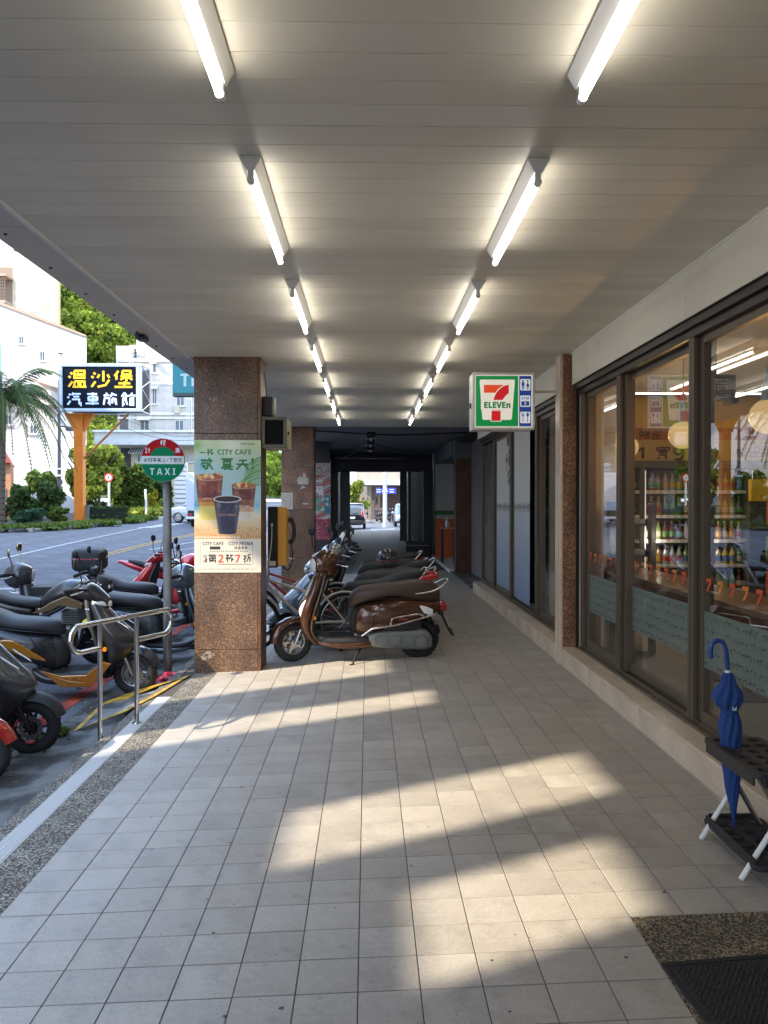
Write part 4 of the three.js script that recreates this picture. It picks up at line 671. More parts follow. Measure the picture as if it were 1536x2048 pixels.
function makeScooter(name, label, o) {
  const t = thing(name, label, 'scooter', [0, 0, 0], 0, o.group), sport = o.style === 'sport', R = o.R ?? 0.205, paint = o.paint, accent = o.accent ?? paint, seatM = o.seat ?? M.seat;
  const fx = 0.66, rx = -0.66, px = 0.5, st = (g) => { g = prep(g); return g.translate(-px, 0, 0).rotateY(o.steer ?? 0).translate(px, 0, 0); };
  addWheel(t, 'front_wheel', fx, R, 0.092, sport ? 'thin' : 'wide', o.rim ?? M.alu, st);
  if (o.rimTape) part('rim_tape', [0.2, 2.4, 4.4].flatMap((a) => [0.05, -0.05].map((z) => st(new THREE.TorusGeometry(R - 0.1, 0.012, 6, 10, 0.55).rotateZ(a).translate(fx, R, z)))), o.rimTape, t);
  addWheel(t, 'rear_wheel', rx, R + 0.006, 0.098, 'wide', o.rim ?? M.alu);
  part('fork', both((s) => st(rod([fx, R, 0.075 * s], [fx - 0.16, 0.56, 0.06 * s], 0.017, 0.02))), o.forkMat ?? M.alu, t); part('axle', st(rod([fx - 0.015, R, -0.09], [fx - 0.015, R, 0.09], 0.012)), M.darkMetal, t);
  // mudguard
  const arc = (r, w, a0, a1, tk = 0.012) => { const c = []; for (let i = 0; i <= 10; i++) { const a = lerp(a0, a1, i / 10); c.push([a, r]); } const pts = []; const n = 10, P = [], I = [], m = 9; for (let i = 0; i <= n; i++) { const a = lerp(a0, a1, i / n), fade = Math.sin(PI * clamp(0.12 + 0.76 * i / n, 0, 1)); for (let j = 0; j < m; j++) { const q = j / (m - 1) * 2 - 1, rr2 = r - 0.05 * q * q * q * q - (1 - fade) * 0.01; P.push(Math.cos(a) * rr2, Math.sin(a) * rr2, q * w * (0.72 + 0.28 * fade)); } } for (let i = 0; i < n; i++) for (let j = 0; j < m - 1; j++) { const a = i * m + j, b = a + 1, c2 = a + m, d = c2 + 1; I.push(a, c2, b, b, c2, d); } const g = new THREE.BufferGeometry(); g.setAttribute('position', new THREE.Float32BufferAttribute(P, 3)); g.setIndex(I); g.computeVertexNormals(); return g; };
  part('front_mudguard', st(arc(R + 0.055, 0.075, sport ? 0.35 : 0.05, PI * (sport ? 0.9 : 0.98)).translate(fx, R, 0)), o.guard ?? paint, t);
  // apron in front of the rider's legs
  const apron = sport
    ? [[0.17, 0.34, 0.44, 0.06], [0.3, 0.38, 0.56, 0.11], [0.44, 0.36, 0.69, 0.16], [0.55, 0.33, 0.69, 0.185], [0.68, 0.29, 0.56, 0.17], [0.82, 0.25, 0.43, 0.12], [0.93, 0.23, 0.33, 0.06]]
    : [[0.17, 0.36, 0.46, 0.1], [0.28, 0.43, 0.55, 0.16], [0.42, 0.44, 0.6, 0.2], [0.58, 0.40, 0.58, 0.215], [0.74, 0.35, 0.5, 0.19], [0.86, 0.32, 0.44, 0.13], [0.92, 0.31, 0.4, 0.08]];
  part('leg_shield', loft(apron, { up: true, n: 28, exp: sport ? 1.75 : 2.3 }), paint, t);
  part('inner_shield', loft(apron.map(([y, a, b, w]) => [y, a - 0.025, a + 0.04, w * 0.92]), { up: true, n: 20, exp: 3 }), o.inner ?? M.plastic, t);
  if (!sport) part('shield_rim', both((s) => tube([[0.36, 0.19, 0.1 * s], [0.45, 0.32, 0.185 * s], [0.45, 0.45, 0.216 * s], [0.41, 0.6, 0.222 * s], [0.36, 0.75, 0.195 * s], [0.32, 0.89, 0.12 * s]], 0.009, 24)), o.trim ?? paint, t);
  part('front_signal', both((s) => sport ? plate([[0.5, 0.74], [0.62, 0.66], [0.63, 0.645], [0.52, 0.715]], 0.01, 0.002).translate(0, 0, 0.115 * s) : loft([[0.46, 0.5, 0.56, 0.008], [0.54, 0.5, 0.585, 0.018], [0.62, 0.46, 0.55, 0.018], [0.68, 0.44, 0.49, 0.006]], { up: true, n: 12, sub: 3 }).translate(0, 0, 0.168 * s)), M.lens, t);
  part('side_reflector', both((s) => rod([0.43, 0.475, 0.196 * s], [0.43, 0.475, 0.212 * s], 0.022, 0.02, 16)), M.amber, t);
  // handlebar cover, lamp, bars
  const hy = 1.0, head = sport
    ? [[0.1, 0.94, 1.01, 0.05], [0.17, 0.91, 1.05, 0.11], [0.26, 0.88, 1.05, 0.135], [0.35, 0.85, 0.98, 0.11], [0.43, 0.83, 0.91, 0.05]]
    : [[0.14, 0.9, 1.04, 0.05], [0.2, 0.85, 1.1, 0.11], [0.29, 0.83, 1.13, 0.14], [0.38, 0.86, 1.1, 0.12], [0.435, 0.92, 1.06, 0.07]];
  part('handlebar_cover', st(loft(head, { n: 24, exp: 2.3 })), paint, t);
  part('headlight', st(sport ? loft([[0.31, 0.85, 0.92, 0.125], [0.39, 0.84, 0.91, 0.09], [0.445, 0.835, 0.88, 0.02]], { n: 16, sub: 3 }) : ball(0.412, 0.98, 0, 0.045, 0.082, 0.08, 20, 14)), M.lens, t);
  if (!sport) part('lamp_bezel', st(new THREE.TorusGeometry(0.084, 0.009, 8, 28).scale(0.97, 0.9, 1).rotateY(PI / 2).translate(0.414, 0.985, 0)), M.chrome, t);
  part('handlebar', both((s) => st(tube([[0.27, 1.0, 0.1 * s], [0.23, 1.02, 0.22 * s], [0.18, 1.02, 0.26 * s]], 0.013, 10))), M.darkMetal, t);
  part('grip', both((s) => st(rod([0.222, 1.021, 0.225 * s], [0.135, 1.018, 0.33 * s], 0.019, 0.019, 12))), M.rubber, t);
  part('brake_lever', both((s) => st(tube([[0.26, 1.0, 0.2 * s], [0.245, 0.995, 0.26 * s], [0.2, 0.985, 0.34 * s]], 0.007, 10))), M.chrome, t);
  if (o.mirrors !== false) both((s) => { const m = part('mirror', [st(loft([[-0.055, -0.02, 0.03, 0.008], [-0.03, -0.045, 0.042, 0.012], [0.03, -0.045, 0.045, 0.012], [0.06, -0.02, 0.03, 0.006]], { n: 14, sub: 3 }).rotateY(PI / 2 + 0.25 * s).translate(0.24, 1.27, 0.31 * s)), st(tube([[0.24, 1.04, 0.2 * s], [0.26, 1.12, 0.23 * s], [0.245, 1.24, 0.29 * s]], 0.006, 12))], o.mirrorMat ?? M.plastic, t); part('mirror_glass', st(new THREE.CircleGeometry(1, 20).scale(0.05, 0.036, 1).rotateY(-PI / 2 + 0.25 * s).translate(0.226, 1.27, 0.31 * s)), M.mirror, m); });
  if (o.screen) part('windscreen', st(loft([[0.98, 0.36, 0.372, 0.15], [1.1, 0.31, 0.32, 0.14], [1.2, 0.25, 0.258, 0.1]], { up: true, n: 18, exp: 2.2 })), mat([0.3, 0.32, 0.34], 0.05, { transmission: 0.8, thickness: 0 }), t);
  part('brake_cable', both((s) => st(tube([[0.25, 1.0, 0.16 * s], [0.34, 0.93, 0.12 * s], [0.4, 0.8, 0.07 * s], [0.5, 0.45, 0.085 * s], [fx - 0.02, R + 0.04, 0.085 * s]], 0.005, 24, 6))), M.black, t);
  part('seat_seam', both((s) => tube([[-0.8, sport ? 0.745 : 0.62, 0.118 * s], [-0.5, sport ? 0.67 : 0.655, 0.158 * s], [-0.2, sport ? 0.63 : 0.65, 0.15 * s], [0.0, 0.6, 0.088 * s]], 0.004, 20, 6)), M.black, t);
  part('panel_gap', both((s) => tube([[-0.14, 0.27, 0.16 * s], [-0.16, 0.4, 0.178 * s], [-0.2, 0.52, 0.182 * s], [-0.24, 0.6, 0.168 * s]], 0.0035, 16, 6)), M.black, t);
  if (sport) part('body_stripe', both((s) => plate([[-0.9, 0.7], [-0.55, 0.58], [-0.2, 0.5], [-0.24, 0.47], [-0.58, 0.545], [-0.88, 0.675]], 0.012, 0.003).translate(0, 0, 0.172 * s)), o.stripe ?? M.plasticGrey, t);
  part('floor_rib', [-2, -1, 0, 1, 2].map((k) => cbox(0.14, 0.262, k * 0.045, 0.34, 0.006, 0.012, 0.002)), M.rubber, t);
  part('ignition', rod([0.27, 0.82, 0.09], [0.235, 0.825, 0.09], 0.018, 0.018, 12), M.alu, t);
  part('instrument', st(cbox(0.2, 1.06, 0, 0.07, 0.02, 0.12, 0.006).rotateZ(0)), M.black, t);
  // floor, body, seat
  part('footboard', loft([[0.42, 0.2, 0.30, 0.12], [0.3, 0.195, 0.265, 0.17], [0.1, 0.19, 0.255, 0.185], [-0.1, 0.19, 0.26, 0.17], [-0.2, 0.2, 0.3, 0.14]].reverse(), { n: 20, exp: 5 }), M.plastic, t);
  part('floor_skirt', loft([[-0.24, 0.18, 0.30, 0.14], [-0.1, 0.14, 0.235, 0.18], [0.12, 0.135, 0.225, 0.192], [0.32, 0.16, 0.23, 0.165], [0.42, 0.19, 0.27, 0.11]], { n: 20, exp: 3.4 }), accent, t);
  part('center_panel', loft([[-0.2, 0.25, 0.55, 0.12], [-0.08, 0.25, 0.58, 0.11], [0.01, 0.27, 0.55, 0.09], [0.06, 0.3, 0.48, 0.05]], { n: 20, exp: 3 }), o.centre ?? M.plastic, t);
  part('rear_body', loft(sport
    ? [[-1.0, 0.74, 0.79, 0.04], [-0.9, 0.66, 0.78, 0.1], [-0.7, 0.54, 0.74, 0.15], [-0.5, 0.44, 0.68, 0.17], [-0.3, 0.34, 0.63, 0.17], [-0.12, 0.26, 0.6, 0.145], [-0.03, 0.26, 0.56, 0.1]]
    : [[-0.9, 0.5, 0.58, 0.07], [-0.8, 0.475, 0.635, 0.13], [-0.6, 0.42, 0.66, 0.175], [-0.4, 0.36, 0.665, 0.195], [-0.22, 0.28, 0.63, 0.18], [-0.08, 0.25, 0.6, 0.16], [0.0, 0.26, 0.55, 0.12], [0.03, 0.3, 0.5, 0.07]], { n: 26, exp: 2.6 }), paint, t);
  if (!sport) part('side_cowl', both((s) => loft([[-0.72, 0.46, 0.56, 0.02], [-0.6, 0.40, 0.6, 0.035], [-0.4, 0.355, 0.615, 0.045], [-0.24, 0.34, 0.60, 0.03], [-0.17, 0.37, 0.56, 0.008]], { n: 18, exp: 2.4 }).translate(0, 0, 0.152 * s)), paint, t);
  part('seat', loft(sport
    ? [[-0.92, 0.76, 0.83, 0.05], [-0.82, 0.73, 0.86, 0.115], [-0.6, 0.68, 0.83, 0.14], [-0.42, 0.63, 0.76, 0.15], [-0.2, 0.61, 0.74, 0.14], [-0.04, 0.58, 0.72, 0.09], [0.02, 0.58, 0.67, 0.04]]
    : [[-0.87, 0.6, 0.74, 0.06], [-0.8, 0.585, 0.8, 0.12], [-0.62, 0.6, 0.825, 0.155], [-0.42, 0.655, 0.8, 0.165], [-0.22, 0.64, 0.78, 0.16], [-0.04, 0.585, 0.755, 0.12], [0.045, 0.54, 0.7, 0.07], [0.075, 0.55, 0.63, 0.03]], { n: 26, exp: 2.7 }), seatM, t);
  part('grab_rail', [tube([[-0.6, 0.7, 0.16], [-0.78, 0.73, 0.16], [-0.92, sport ? 0.86 : 0.8, 0.11], [-0.95, sport ? 0.87 : 0.83, 0], [-0.92, sport ? 0.86 : 0.8, -0.11], [-0.78, 0.73, -0.16], [-0.6, 0.7, -0.16]], 0.0105, 40)], o.railMat ?? M.chrome, t);
  if (o.rails) part('guard_rail', both((s) => join([tube([[-0.05, 0.285, 0.2 * s], [-0.16, 0.365, 0.225 * s], [-0.4, 0.40, 0.24 * s], [-0.8, 0.49, 0.18 * s]], 0.0105, 30, 8, false, 0.2), tube([[-0.34, 0.395, 0.237 * s], [-0.345, 0.44, 0.24 * s], [-0.37, 0.47, 0.24 * s], [-0.62, 0.505, 0.225 * s], [-0.7, 0.47, 0.205 * s]], 0.0105, 24, 8, false, 0.3)])), M.chrome, t);
  part('rear_signal', both((s) => sport ? plate([[-0.8, 0.62], [-0.94, 0.72], [-0.96, 0.69], [-0.86, 0.60]], 0.03, 0.004).translate(0, 0, 0.085 * s) : loft([[-0.78, 0.485, 0.54, 0.01], [-0.7, 0.49, 0.575, 0.022], [-0.6, 0.52, 0.585, 0.012], [-0.56, 0.555, 0.575, 0.003]], { n: 14, sub: 3 }).translate(0, 0, 0.158 * s)), M.lens, t);
  part('tail_light', loft(sport ? [[-0.99, 0.70, 0.78, 0.05], [-0.93, 0.68, 0.77, 0.08], [-0.86, 0.68, 0.74, 0.06]] : [[-0.945, 0.5, 0.585, 0.06], [-0.9, 0.49, 0.605, 0.09], [-0.83, 0.5, 0.59, 0.08]], { n: 18, sub: 3 }), o.tail ?? M.redLens, t);
  if (o.redTail) part('tail_cowl', both((s) => loft([[-1.06, 0.78, 0.83, 0.015], [-0.9, 0.72, 0.81, 0.03], [-0.6, 0.6, 0.7, 0.03], [-0.45, 0.55, 0.62, 0.008]], { n: 14 }).translate(0, 0, 0.13 * s)), o.redTail, t);
  const plateG = cbox(0, 0, 0, 0.005, 0.14, 0.24, 0.002).rotateZ(-0.42).translate(-0.935, 0.395, 0); part('mudflap', [plate([[-0.87, 0.5], [-0.9, 0.5], [-1.03, 0.24], [-0.99, 0.25]], 0.13, 0.003), plateG.clone().scale(1, 1, 1).translate(0.006, 0, 0)], M.plastic, t);
  part('licence_plate', plateG.translate(-0.004, 0.01, 0), M.plateWhite, t);
  // engine and drive case, exhaust, stand
  part('drive_case', [loft([[-0.78, 0.15, 0.25, 0.02], [-0.7, 0.12, 0.33, 0.045], [-0.45, 0.13, 0.33, 0.05], [-0.2, 0.15, 0.31, 0.05], [-0.12, 0.18, 0.28, 0.03]], { n: 18, exp: 3 }).translate(0, 0, -0.13), rod([-0.66, 0.21, -0.16], [-0.66, 0.21, -0.19], 0.07, 0.06, 18), rod([-0.24, 0.23, -0.16], [-0.24, 0.23, -0.188], 0.06, 0.05, 18), ...[0.28, 0.42, 0.56].map((q) => cbox(-q, 0.235, -0.184, 0.07, 0.09, 0.014, 0.005))], M.engine, t);
  part('air_box', loft([[-0.66, 0.33, 0.42, 0.02], [-0.55, 0.32, 0.47, 0.05], [-0.35, 0.33, 0.46, 0.05], [-0.24, 0.35, 0.42, 0.02]], { n: 16, exp: 4 }).translate(0, 0, -0.13), M.plastic, t);
  part('exhaust', [rod([-0.3, 0.17, 0.14], [-0.56, 0.21, 0.16], 0.045, 0.055, 14), rod([-0.56, 0.21, 0.16], [-0.9, 0.27, 0.17], 0.058, 0.05, 14), cbox(-0.72, 0.25, 0.2, 0.22, 0.07, 0.02, 0.008)], M.darkMetal, t);
  part('shock_absorber', both((s) => join([rod([-0.64, 0.24, 0.12 * s], [-0.58, 0.5, 0.11 * s], 0.012), ...Array.from({ length: 8 }, (_, i) => new THREE.TorusGeometry(0.026, 0.005, 6, 14).rotateX(PI / 2).translate(-0.635 + i * 0.007, 0.29 + i * 0.022, 0.119 * s))])), o.shock ?? M.darkMetal, t);
  part('side_stand', [tube([[-0.06, 0.16, -0.12], [-0.0, 0.1, -0.2], [0.05, 0.005, -0.27]], 0.011, 12), cbox(0.055, 0.008, -0.275, 0.05, 0.012, 0.05, 0.004)], M.darkMetal, t);
  part('engine_block', [box(-0.45, -0.1, 0.16, 0.34, -0.12, 0.09, 0.03), rod([-0.2, 0.22, -0.02], [0.02, 0.25, -0.02], 0.07, 0.06, 14)], M.engine, t);
  if (o.orange) {
    part('side_accent', both((s) => plate(curved([[-0.5, 0.555], [-0.38, 0.56], [-0.22, 0.46], [-0.1, 0.375], [-0.24, 0.40], [-0.38, 0.45]], 24), 0.03, 0.008).translate(0, 0, 0.178 * s)), o.orange, t);
    part('lower_fairing', both((s) => plate([[-0.155, 0.29], [0.037, 0.235], [0.26, 0.24], [0.41, 0.36], [0.485, 0.34], [0.374, 0.2], [0.29, 0.13], [0.037, 0.13]], 0.018, 0.006).translate(0, 0, 0.193 * s)), o.orange, t);
    part('fairing_fold', both((s) => plate([[-0.06, 0.24], [0.1, 0.19], [0.27, 0.165], [0.1, 0.165]], 0.012, 0.004).translate(0, 0, 0.2 * s)), o.orange, t);
  }
  if (o.topBox) { const b = part('top_box', loft([[-1.06, 0.93, 1.17, 0.17], [-1.0, 0.9, 1.2, 0.19], [-0.75, 0.9, 1.2, 0.19], [-0.68, 0.93, 1.16, 0.17]], { n: 22, exp: 5 }), M.plastic, t); part('red_band', cbox(-0.87, 1.07, 0, 0.395, 0.02, 0.385, 0.006), M.redLens, b); part('carrier', [box(-1.0, -0.7, 0.86, 0.9, -0.08, 0.08, 0.01), rod([-0.85, 0.7, 0.06], [-0.85, 0.87, 0.06], 0.012), rod([-0.85, 0.7, -0.06], [-0.85, 0.87, -0.06], 0.012)], M.darkMetal, t); }
  if (o.box) { const b = part('carry_box', [plate([[0.44, 0.62], [0.64, 0.62], [0.68, 0.86], [0.44, 0.86]], 0.26, 0.006)], M.plastic, t); part('box_mark', cbox(0.56, 0.74, 0.134, 0.05, 0.05, 0.003), M.plasticGrey, b); }
  if (o.badge) { const tex = drawn(256, 64, (c, w, h) => { c.fillStyle = o.badgeBack; c.fillRect(0, 0, w, h); latin(c, o.badge, 128, 34, 50, o.badgeInk, 'italic bold', 'center'); }); both((s) => part('badge', new THREE.PlaneGeometry(o.badgeW ?? 0.12, 0.03).rotateY(s < 0 ? PI : 0).translate(...o.badgeAt, 0).translate(0, 0, s * o.badgeZ), mat([1, 1, 1], 0.4, { map: tex }), t)); }
  return t;
}
function makeMotorbike(name, label, o) {
  const t = thing(name, label, 'motorcycle', [0, 0, 0], 0, o.group), R = 0.285, fx = 0.66, rx = -0.64, px = 0.45, st = (g) => prep(g).translate(-px, 0, 0).rotateY(o.steer ?? 0).translate(px, 0, 0);
  addWheel(t, 'front_wheel', fx, R, 0.1, 'thin', M.darkMetal, st); addWheel(t, 'rear_wheel', rx, R, 0.12, 'thin', M.darkMetal);
  part('fork', both((s) => st(rod([fx, R, 0.09 * s], [fx - 0.26, 0.98, 0.085 * s], 0.022, 0.026))), M.alu, t);
  part('front_mudguard', st(tube([[fx + 0.2, R + 0.2, 0], [fx + 0.05, R + 0.305, 0], [fx - 0.16, R + 0.25, 0], [fx - 0.25, R + 0.1, 0]], 0.035, 20, 8).scale(1, 1, 1.7)), M.plastic, t);
  part('fuel_tank', loft([[-0.14, 0.7, 0.8, 0.09], [-0.04, 0.7, 0.9, 0.14], [0.12, 0.72, 0.99, 0.16], [0.28, 0.76, 0.98, 0.14], [0.38, 0.8, 0.9, 0.08]], { n: 24, exp: 2.5 }), o.paint, t);
  part('side_panel', both((s) => plate([[-0.2, 0.66], [0.0, 0.78], [0.14, 0.84], [0.32, 0.76], [0.3, 0.7], [0.08, 0.74], [-0.02, 0.68]], 0.03, 0.008).translate(0, 0, 0.15 * s)), o.panel, t);
  part('seat', loft([[-0.8, 0.86, 0.91, 0.05], [-0.62, 0.8, 0.9, 0.11], [-0.4, 0.74, 0.83, 0.13], [-0.18, 0.7, 0.8, 0.11], [-0.08, 0.7, 0.78, 0.06]], { n: 22 }), M.seat, t);
  part('tail', loft([[-0.95, 0.86, 0.9, 0.03], [-0.75, 0.76, 0.87, 0.08], [-0.45, 0.64, 0.77, 0.1], [-0.2, 0.56, 0.72, 0.08]], { n: 18 }), o.paint, t);
  part('engine', [box(-0.2, 0.2, 0.3, 0.52, -0.14, 0.14, 0.04), rod([0.02, 0.42, -0.17], [0.02, 0.42, 0.17], 0.1, 0.1, 20), rod([-0.14, 0.4, -0.165], [-0.14, 0.4, 0.165], 0.07, 0.07, 18), ...Array.from({ length: 7 }, (_, i) => cbox(0.17, 0.52 + i * 0.024, 0, 0.19, 0.009, 0.2).rotateZ(0))], M.engine, t);
  part('engine_cover', both((s) => plate([[-0.08, 0.5], [0.06, 0.56], [0.15, 0.5], [0.14, 0.38], [0.02, 0.3], [-0.08, 0.38]], 0.02, 0.006, [[[0.0, 0.46], [0.04, 0.5], [0.08, 0.46], [0.08, 0.38], [0.04, 0.36], [0.0, 0.39]]]).translate(0, 0, 0.18 * s)), M.alu, t);
  part('frame', both((s) => join([tube([[0.36, 0.92, 0.05 * s], [0.1, 0.72, 0.13 * s], [-0.22, 0.55, 0.14 * s], [-0.28, 0.36, 0.13 * s]], 0.022, 20), tube([[0.36, 0.85, 0.04 * s], [0.3, 0.5, 0.1 * s], [0.2, 0.28, 0.12 * s], [-0.24, 0.28, 0.12 * s]], 0.018, 20), rod([-0.26, 0.36, 0.1 * s], [rx, R, 0.1 * s], 0.024, 0.02)])), M.darkMetal, t);
  part('exhaust', [tube([[0.22, 0.52, -0.1], [0.3, 0.36, -0.12], [0.1, 0.25, -0.15], [-0.3, 0.28, -0.17]], 0.024, 24), rod([-0.3, 0.28, -0.18], [-0.8, 0.42, -0.19], 0.045, 0.055, 16)], M.darkMetal, t);
  part('handlebar', st(tube([[0.3, 1.08, -0.36], [0.36, 1.1, -0.22], [0.4, 1.04, -0.06], [0.4, 1.04, 0.06], [0.36, 1.1, 0.22], [0.3, 1.08, 0.36]], 0.013, 30)), M.darkMetal, t);
  part('grip', both((s) => st(rod([0.335, 1.092, 0.26 * s], [0.29, 1.075, 0.38 * s], 0.018))), M.rubber, t);
  part('headlight', [st(loft([[0.42, 0.84, 1.04, 0.1], [0.5, 0.83, 1.03, 0.1], [0.58, 0.86, 0.98, 0.05]], { n: 18, sub: 3 })), st(cbox(0.4, 1.08, 0, 0.06, 0.08, 0.16, 0.012))], M.plastic, t);
  part('lamp_glass', st(ball(0.555, 0.92, 0, 0.03, 0.05, 0.07)), M.lens, t);
  both((s) => { const m = part('mirror', [st(rod([0.36, 1.1, 0.2 * s], [0.3, 1.26, 0.26 * s], 0.006)), st(ball(0.29, 1.28, 0.27 * s, 0.012, 0.042, 0.062))], M.plastic, t); part('mirror_glass', st(new THREE.CircleGeometry(1, 18).scale(0.055, 0.036, 1).rotateY(-PI / 2).translate(0.276, 1.28, 0.27 * s)), M.mirror, m); });
  part('radiator', both((s) => plate([[0.24, 0.8], [0.42, 0.72], [0.42, 0.56], [0.28, 0.5]], 0.02, 0.005).translate(0, 0, 0.12 * s)), o.shroud ?? M.plastic, t);
  part('side_stand', rod([-0.1, 0.3, 0.12], [-0.04, 0.005, 0.26], 0.012), M.darkMetal, t);
  part('tail_light', ball(-0.95, 0.87, 0, 0.02, 0.02, 0.05), M.redLens, t);
  if (o.lock) part('disc_lock', [ball(0.36, 0.56, 0.2, 0.05, 0.045, 0.03), new THREE.TorusGeometry(0.05, 0.012, 8, 20).translate(0.41, 0.58, 0.2)], mat([0.7, 0.6, 0.02], 0.4), t);
  if (o.topBox) { const b = part('top_box', loft([[-0.98, 0.98, 1.2, 0.17], [-0.92, 0.95, 1.25, 0.2], [-0.64, 0.95, 1.25, 0.2], [-0.56, 0.98, 1.2, 0.17]], { n: 22, exp: 5 }), M.plastic, t); part('red_band', cbox(-0.77, 1.12, 0, 0.43, 0.02, 0.405, 0.006), M.redLens, b); part('carrier', [box(-0.9, -0.6, 0.91, 0.95, -0.08, 0.08, 0.01)], M.darkMetal, t); }
  return t;
}
function makeBicycle(name, label, o) {
  const t = thing(name, label, 'bicycle', [0, 0, 0], 0, o.group), R = 0.31, f = 0.52, b = -0.5;
  for (const [n, x] of [['front_wheel', f], ['rear_wheel', b]]) { const w = part(n, new THREE.TorusGeometry(R - 0.018, 0.018, 8, 40).translate(x, R, 0), M.rubber, t); const sp = [new THREE.TorusGeometry(R - 0.042, 0.009, 6, 36).translate(x, R, 0), rod([x, R, -0.05], [x, R, 0.05], 0.018)]; for (let i = 0; i < 20; i++) { const a = i / 20 * 2 * PI; sp.push(rod([x, R, (i % 2 ? 0.02 : -0.02)], [x + Math.cos(a) * (R - 0.045), R + Math.sin(a) * (R - 0.045), 0], 0.0022, 0.0022, 5)); } part('rim', sp, M.chrome, w); }
  part('frame', [rod([f - 0.16, 0.72, 0], [-0.1, 0.3, 0], 0.02), rod([f - 0.17, 0.78, 0], [-0.2, 0.6, 0], 0.016), rod([-0.24, 0.76, 0], [-0.1, 0.3, 0], 0.018), rod([-0.1, 0.3, 0.02], [b, R, 0.05], 0.012), rod([-0.1, 0.3, -0.02], [b, R, -0.05], 0.012), rod([-0.22, 0.66, 0], [b, R, 0.05], 0.009), rod([-0.22, 0.66, 0], [b, R, -0.05], 0.009), rod([f - 0.17, 0.82, 0], [f - 0.15, 0.66, 0], 0.022)], o.paint, t);
  part('fork', both((s) => rod([f, R, 0.05 * s], [f - 0.15, 0.68, 0.035 * s], 0.012)), o.paint, t);
  part('handlebar', [tube([[f - 0.42, 0.94, -0.26], [f - 0.25, 0.98, -0.2], [f - 0.18, 0.93, 0], [f - 0.25, 0.98, 0.2], [f - 0.42, 0.94, 0.26]], 0.011, 30), rod([f - 0.17, 0.8, 0], [f - 0.18, 0.94, 0], 0.012)], M.chrome, t);
  part('saddle', loft([[-0.4, 0.78, 0.84, 0.09], [-0.3, 0.77, 0.85, 0.1], [-0.16, 0.78, 0.84, 0.04], [-0.1, 0.78, 0.82, 0.02]], { n: 16 }), M.seat, t);
  part('crank', [new THREE.TorusGeometry(0.08, 0.008, 6, 24).translate(-0.1, 0.3, 0.05), rod([-0.1, 0.3, 0.06], [-0.02, 0.16, 0.08], 0.009), cbox(-0.02, 0.16, 0.12, 0.09, 0.02, 0.06, 0.005)], M.darkMetal, t);
  part('mudguard', [f, b].map((x) => new THREE.TorusGeometry(R + 0.015, 0.014, 6, 24, PI * 0.7).rotateZ(0.6).scale(1, 1, 2).translate(x, R, 0)), o.guard ?? o.paint, t);
  if (o.basket) { const k = []; for (let i = 0; i <= 8; i++) { const q = -0.14 + i * 0.035; k.push(rod([f + 0.0, 0.62, q * 0.8], [f - 0.02, 0.86, q], 0.004, 0.004, 5), rod([f + 0.22, 0.62, q * 0.8], [f + 0.28, 0.86, q], 0.004, 0.004, 5)); } for (let i = 0; i <= 5; i++) { const y = 0.62 + i * 0.048, e = i * 0.012; k.push(rod([f + 0.22 + e, y, -0.112 - e], [f + 0.22 + e, y, 0.112 + e], 0.004, 0.004, 5), rod([f, y, -0.112 - e], [f + 0.22 + e, y, -0.112 - e], 0.004, 0.004, 5), rod([f, y, 0.112 + e], [f + 0.22 + e, y, 0.112 + e], 0.004, 0.004, 5)); } part('basket', k, M.plateWhite, t); }
  return t;
}
const pose = (t, x, y, d, turn, lean = 0) => { t.position.set(x, y, -d); t.rotation.set(0, turn, lean, 'YXZ'); t.rotation.x = lean; t.rotation.z = 0; return t; };
// the row inside the arcade, noses to the street
const brown = car([0.085, 0.034, 0.017], { metalness: 0.4, roughness: 0.42, clearcoat: 0.5 });
const row1 = 'scooters parked in a row inside the arcade';
pose(makeScooter('motor_scooter', 'brown retro scooter with chrome side rails, nearest in the arcade', { paint: brown, seat: M.seatBrown, style: 'retro', steer: 0.42, rails: true, mirrors: false, trim: car([0.14, 0.07, 0.03], { metalness: 0.6 }), centre: M.plastic, badge: 'FIDDLE', badgeBack: '#3a1a0e', badgeInk: '#c8452c', badgeAt: [-0.47, 0.455], badgeZ: 0.222 }), -0.13, 0.0, 8.5, PI + 0.08, -0.06);
const silver = car([0.3, 0.33, 0.37], { metalness: 0.5 }), blueSilver = car([0.2, 0.27, 0.36], { metalness: 0.5 });
pose(makeScooter('motor_scooter', 'silver blue scooter with black seat, directly behind the brown one', { paint: blueSilver, style: 'sport', steer: 0.35, redTail: car([0.5, 0.02, 0.025]), railMat: M.alu, group: row1 }), -0.27, 0, 9.3, PI + 0.1, -0.05);
pose(makeScooter('motor_scooter', 'grey scooter with round lamp, third in the arcade row', { paint: silver, style: 'retro', steer: 0.3, group: row1 }), -0.12, 0, 10.1, PI + 0.06, -0.05);
pose(makeScooter('motor_scooter', 'black scooter with a black helmet on it, fourth in the arcade row', { paint: car([0.02, 0.02, 0.024]), style: 'sport', steer: 0.3, group: row1, topBox: false }), -0.05, 0, 10.95, PI + 0.05, -0.05);
pose(makeScooter('motor_scooter', 'dark blue scooter with a clear screen, fifth in the arcade row', { paint: car([0.02, 0.04, 0.1]), style: 'retro', steer: 0.25, group: row1, screen: true }), -0.08, 0, 11.8, PI + 0.04, -0.05);
pose(makeScooter('motor_scooter', 'dark red scooter at the far end of the arcade row', { paint: car([0.22, 0.015, 0.02]), style: 'sport', steer: 0.2, group: row1 }), -0.1, 0, 12.8, PI, -0.05);
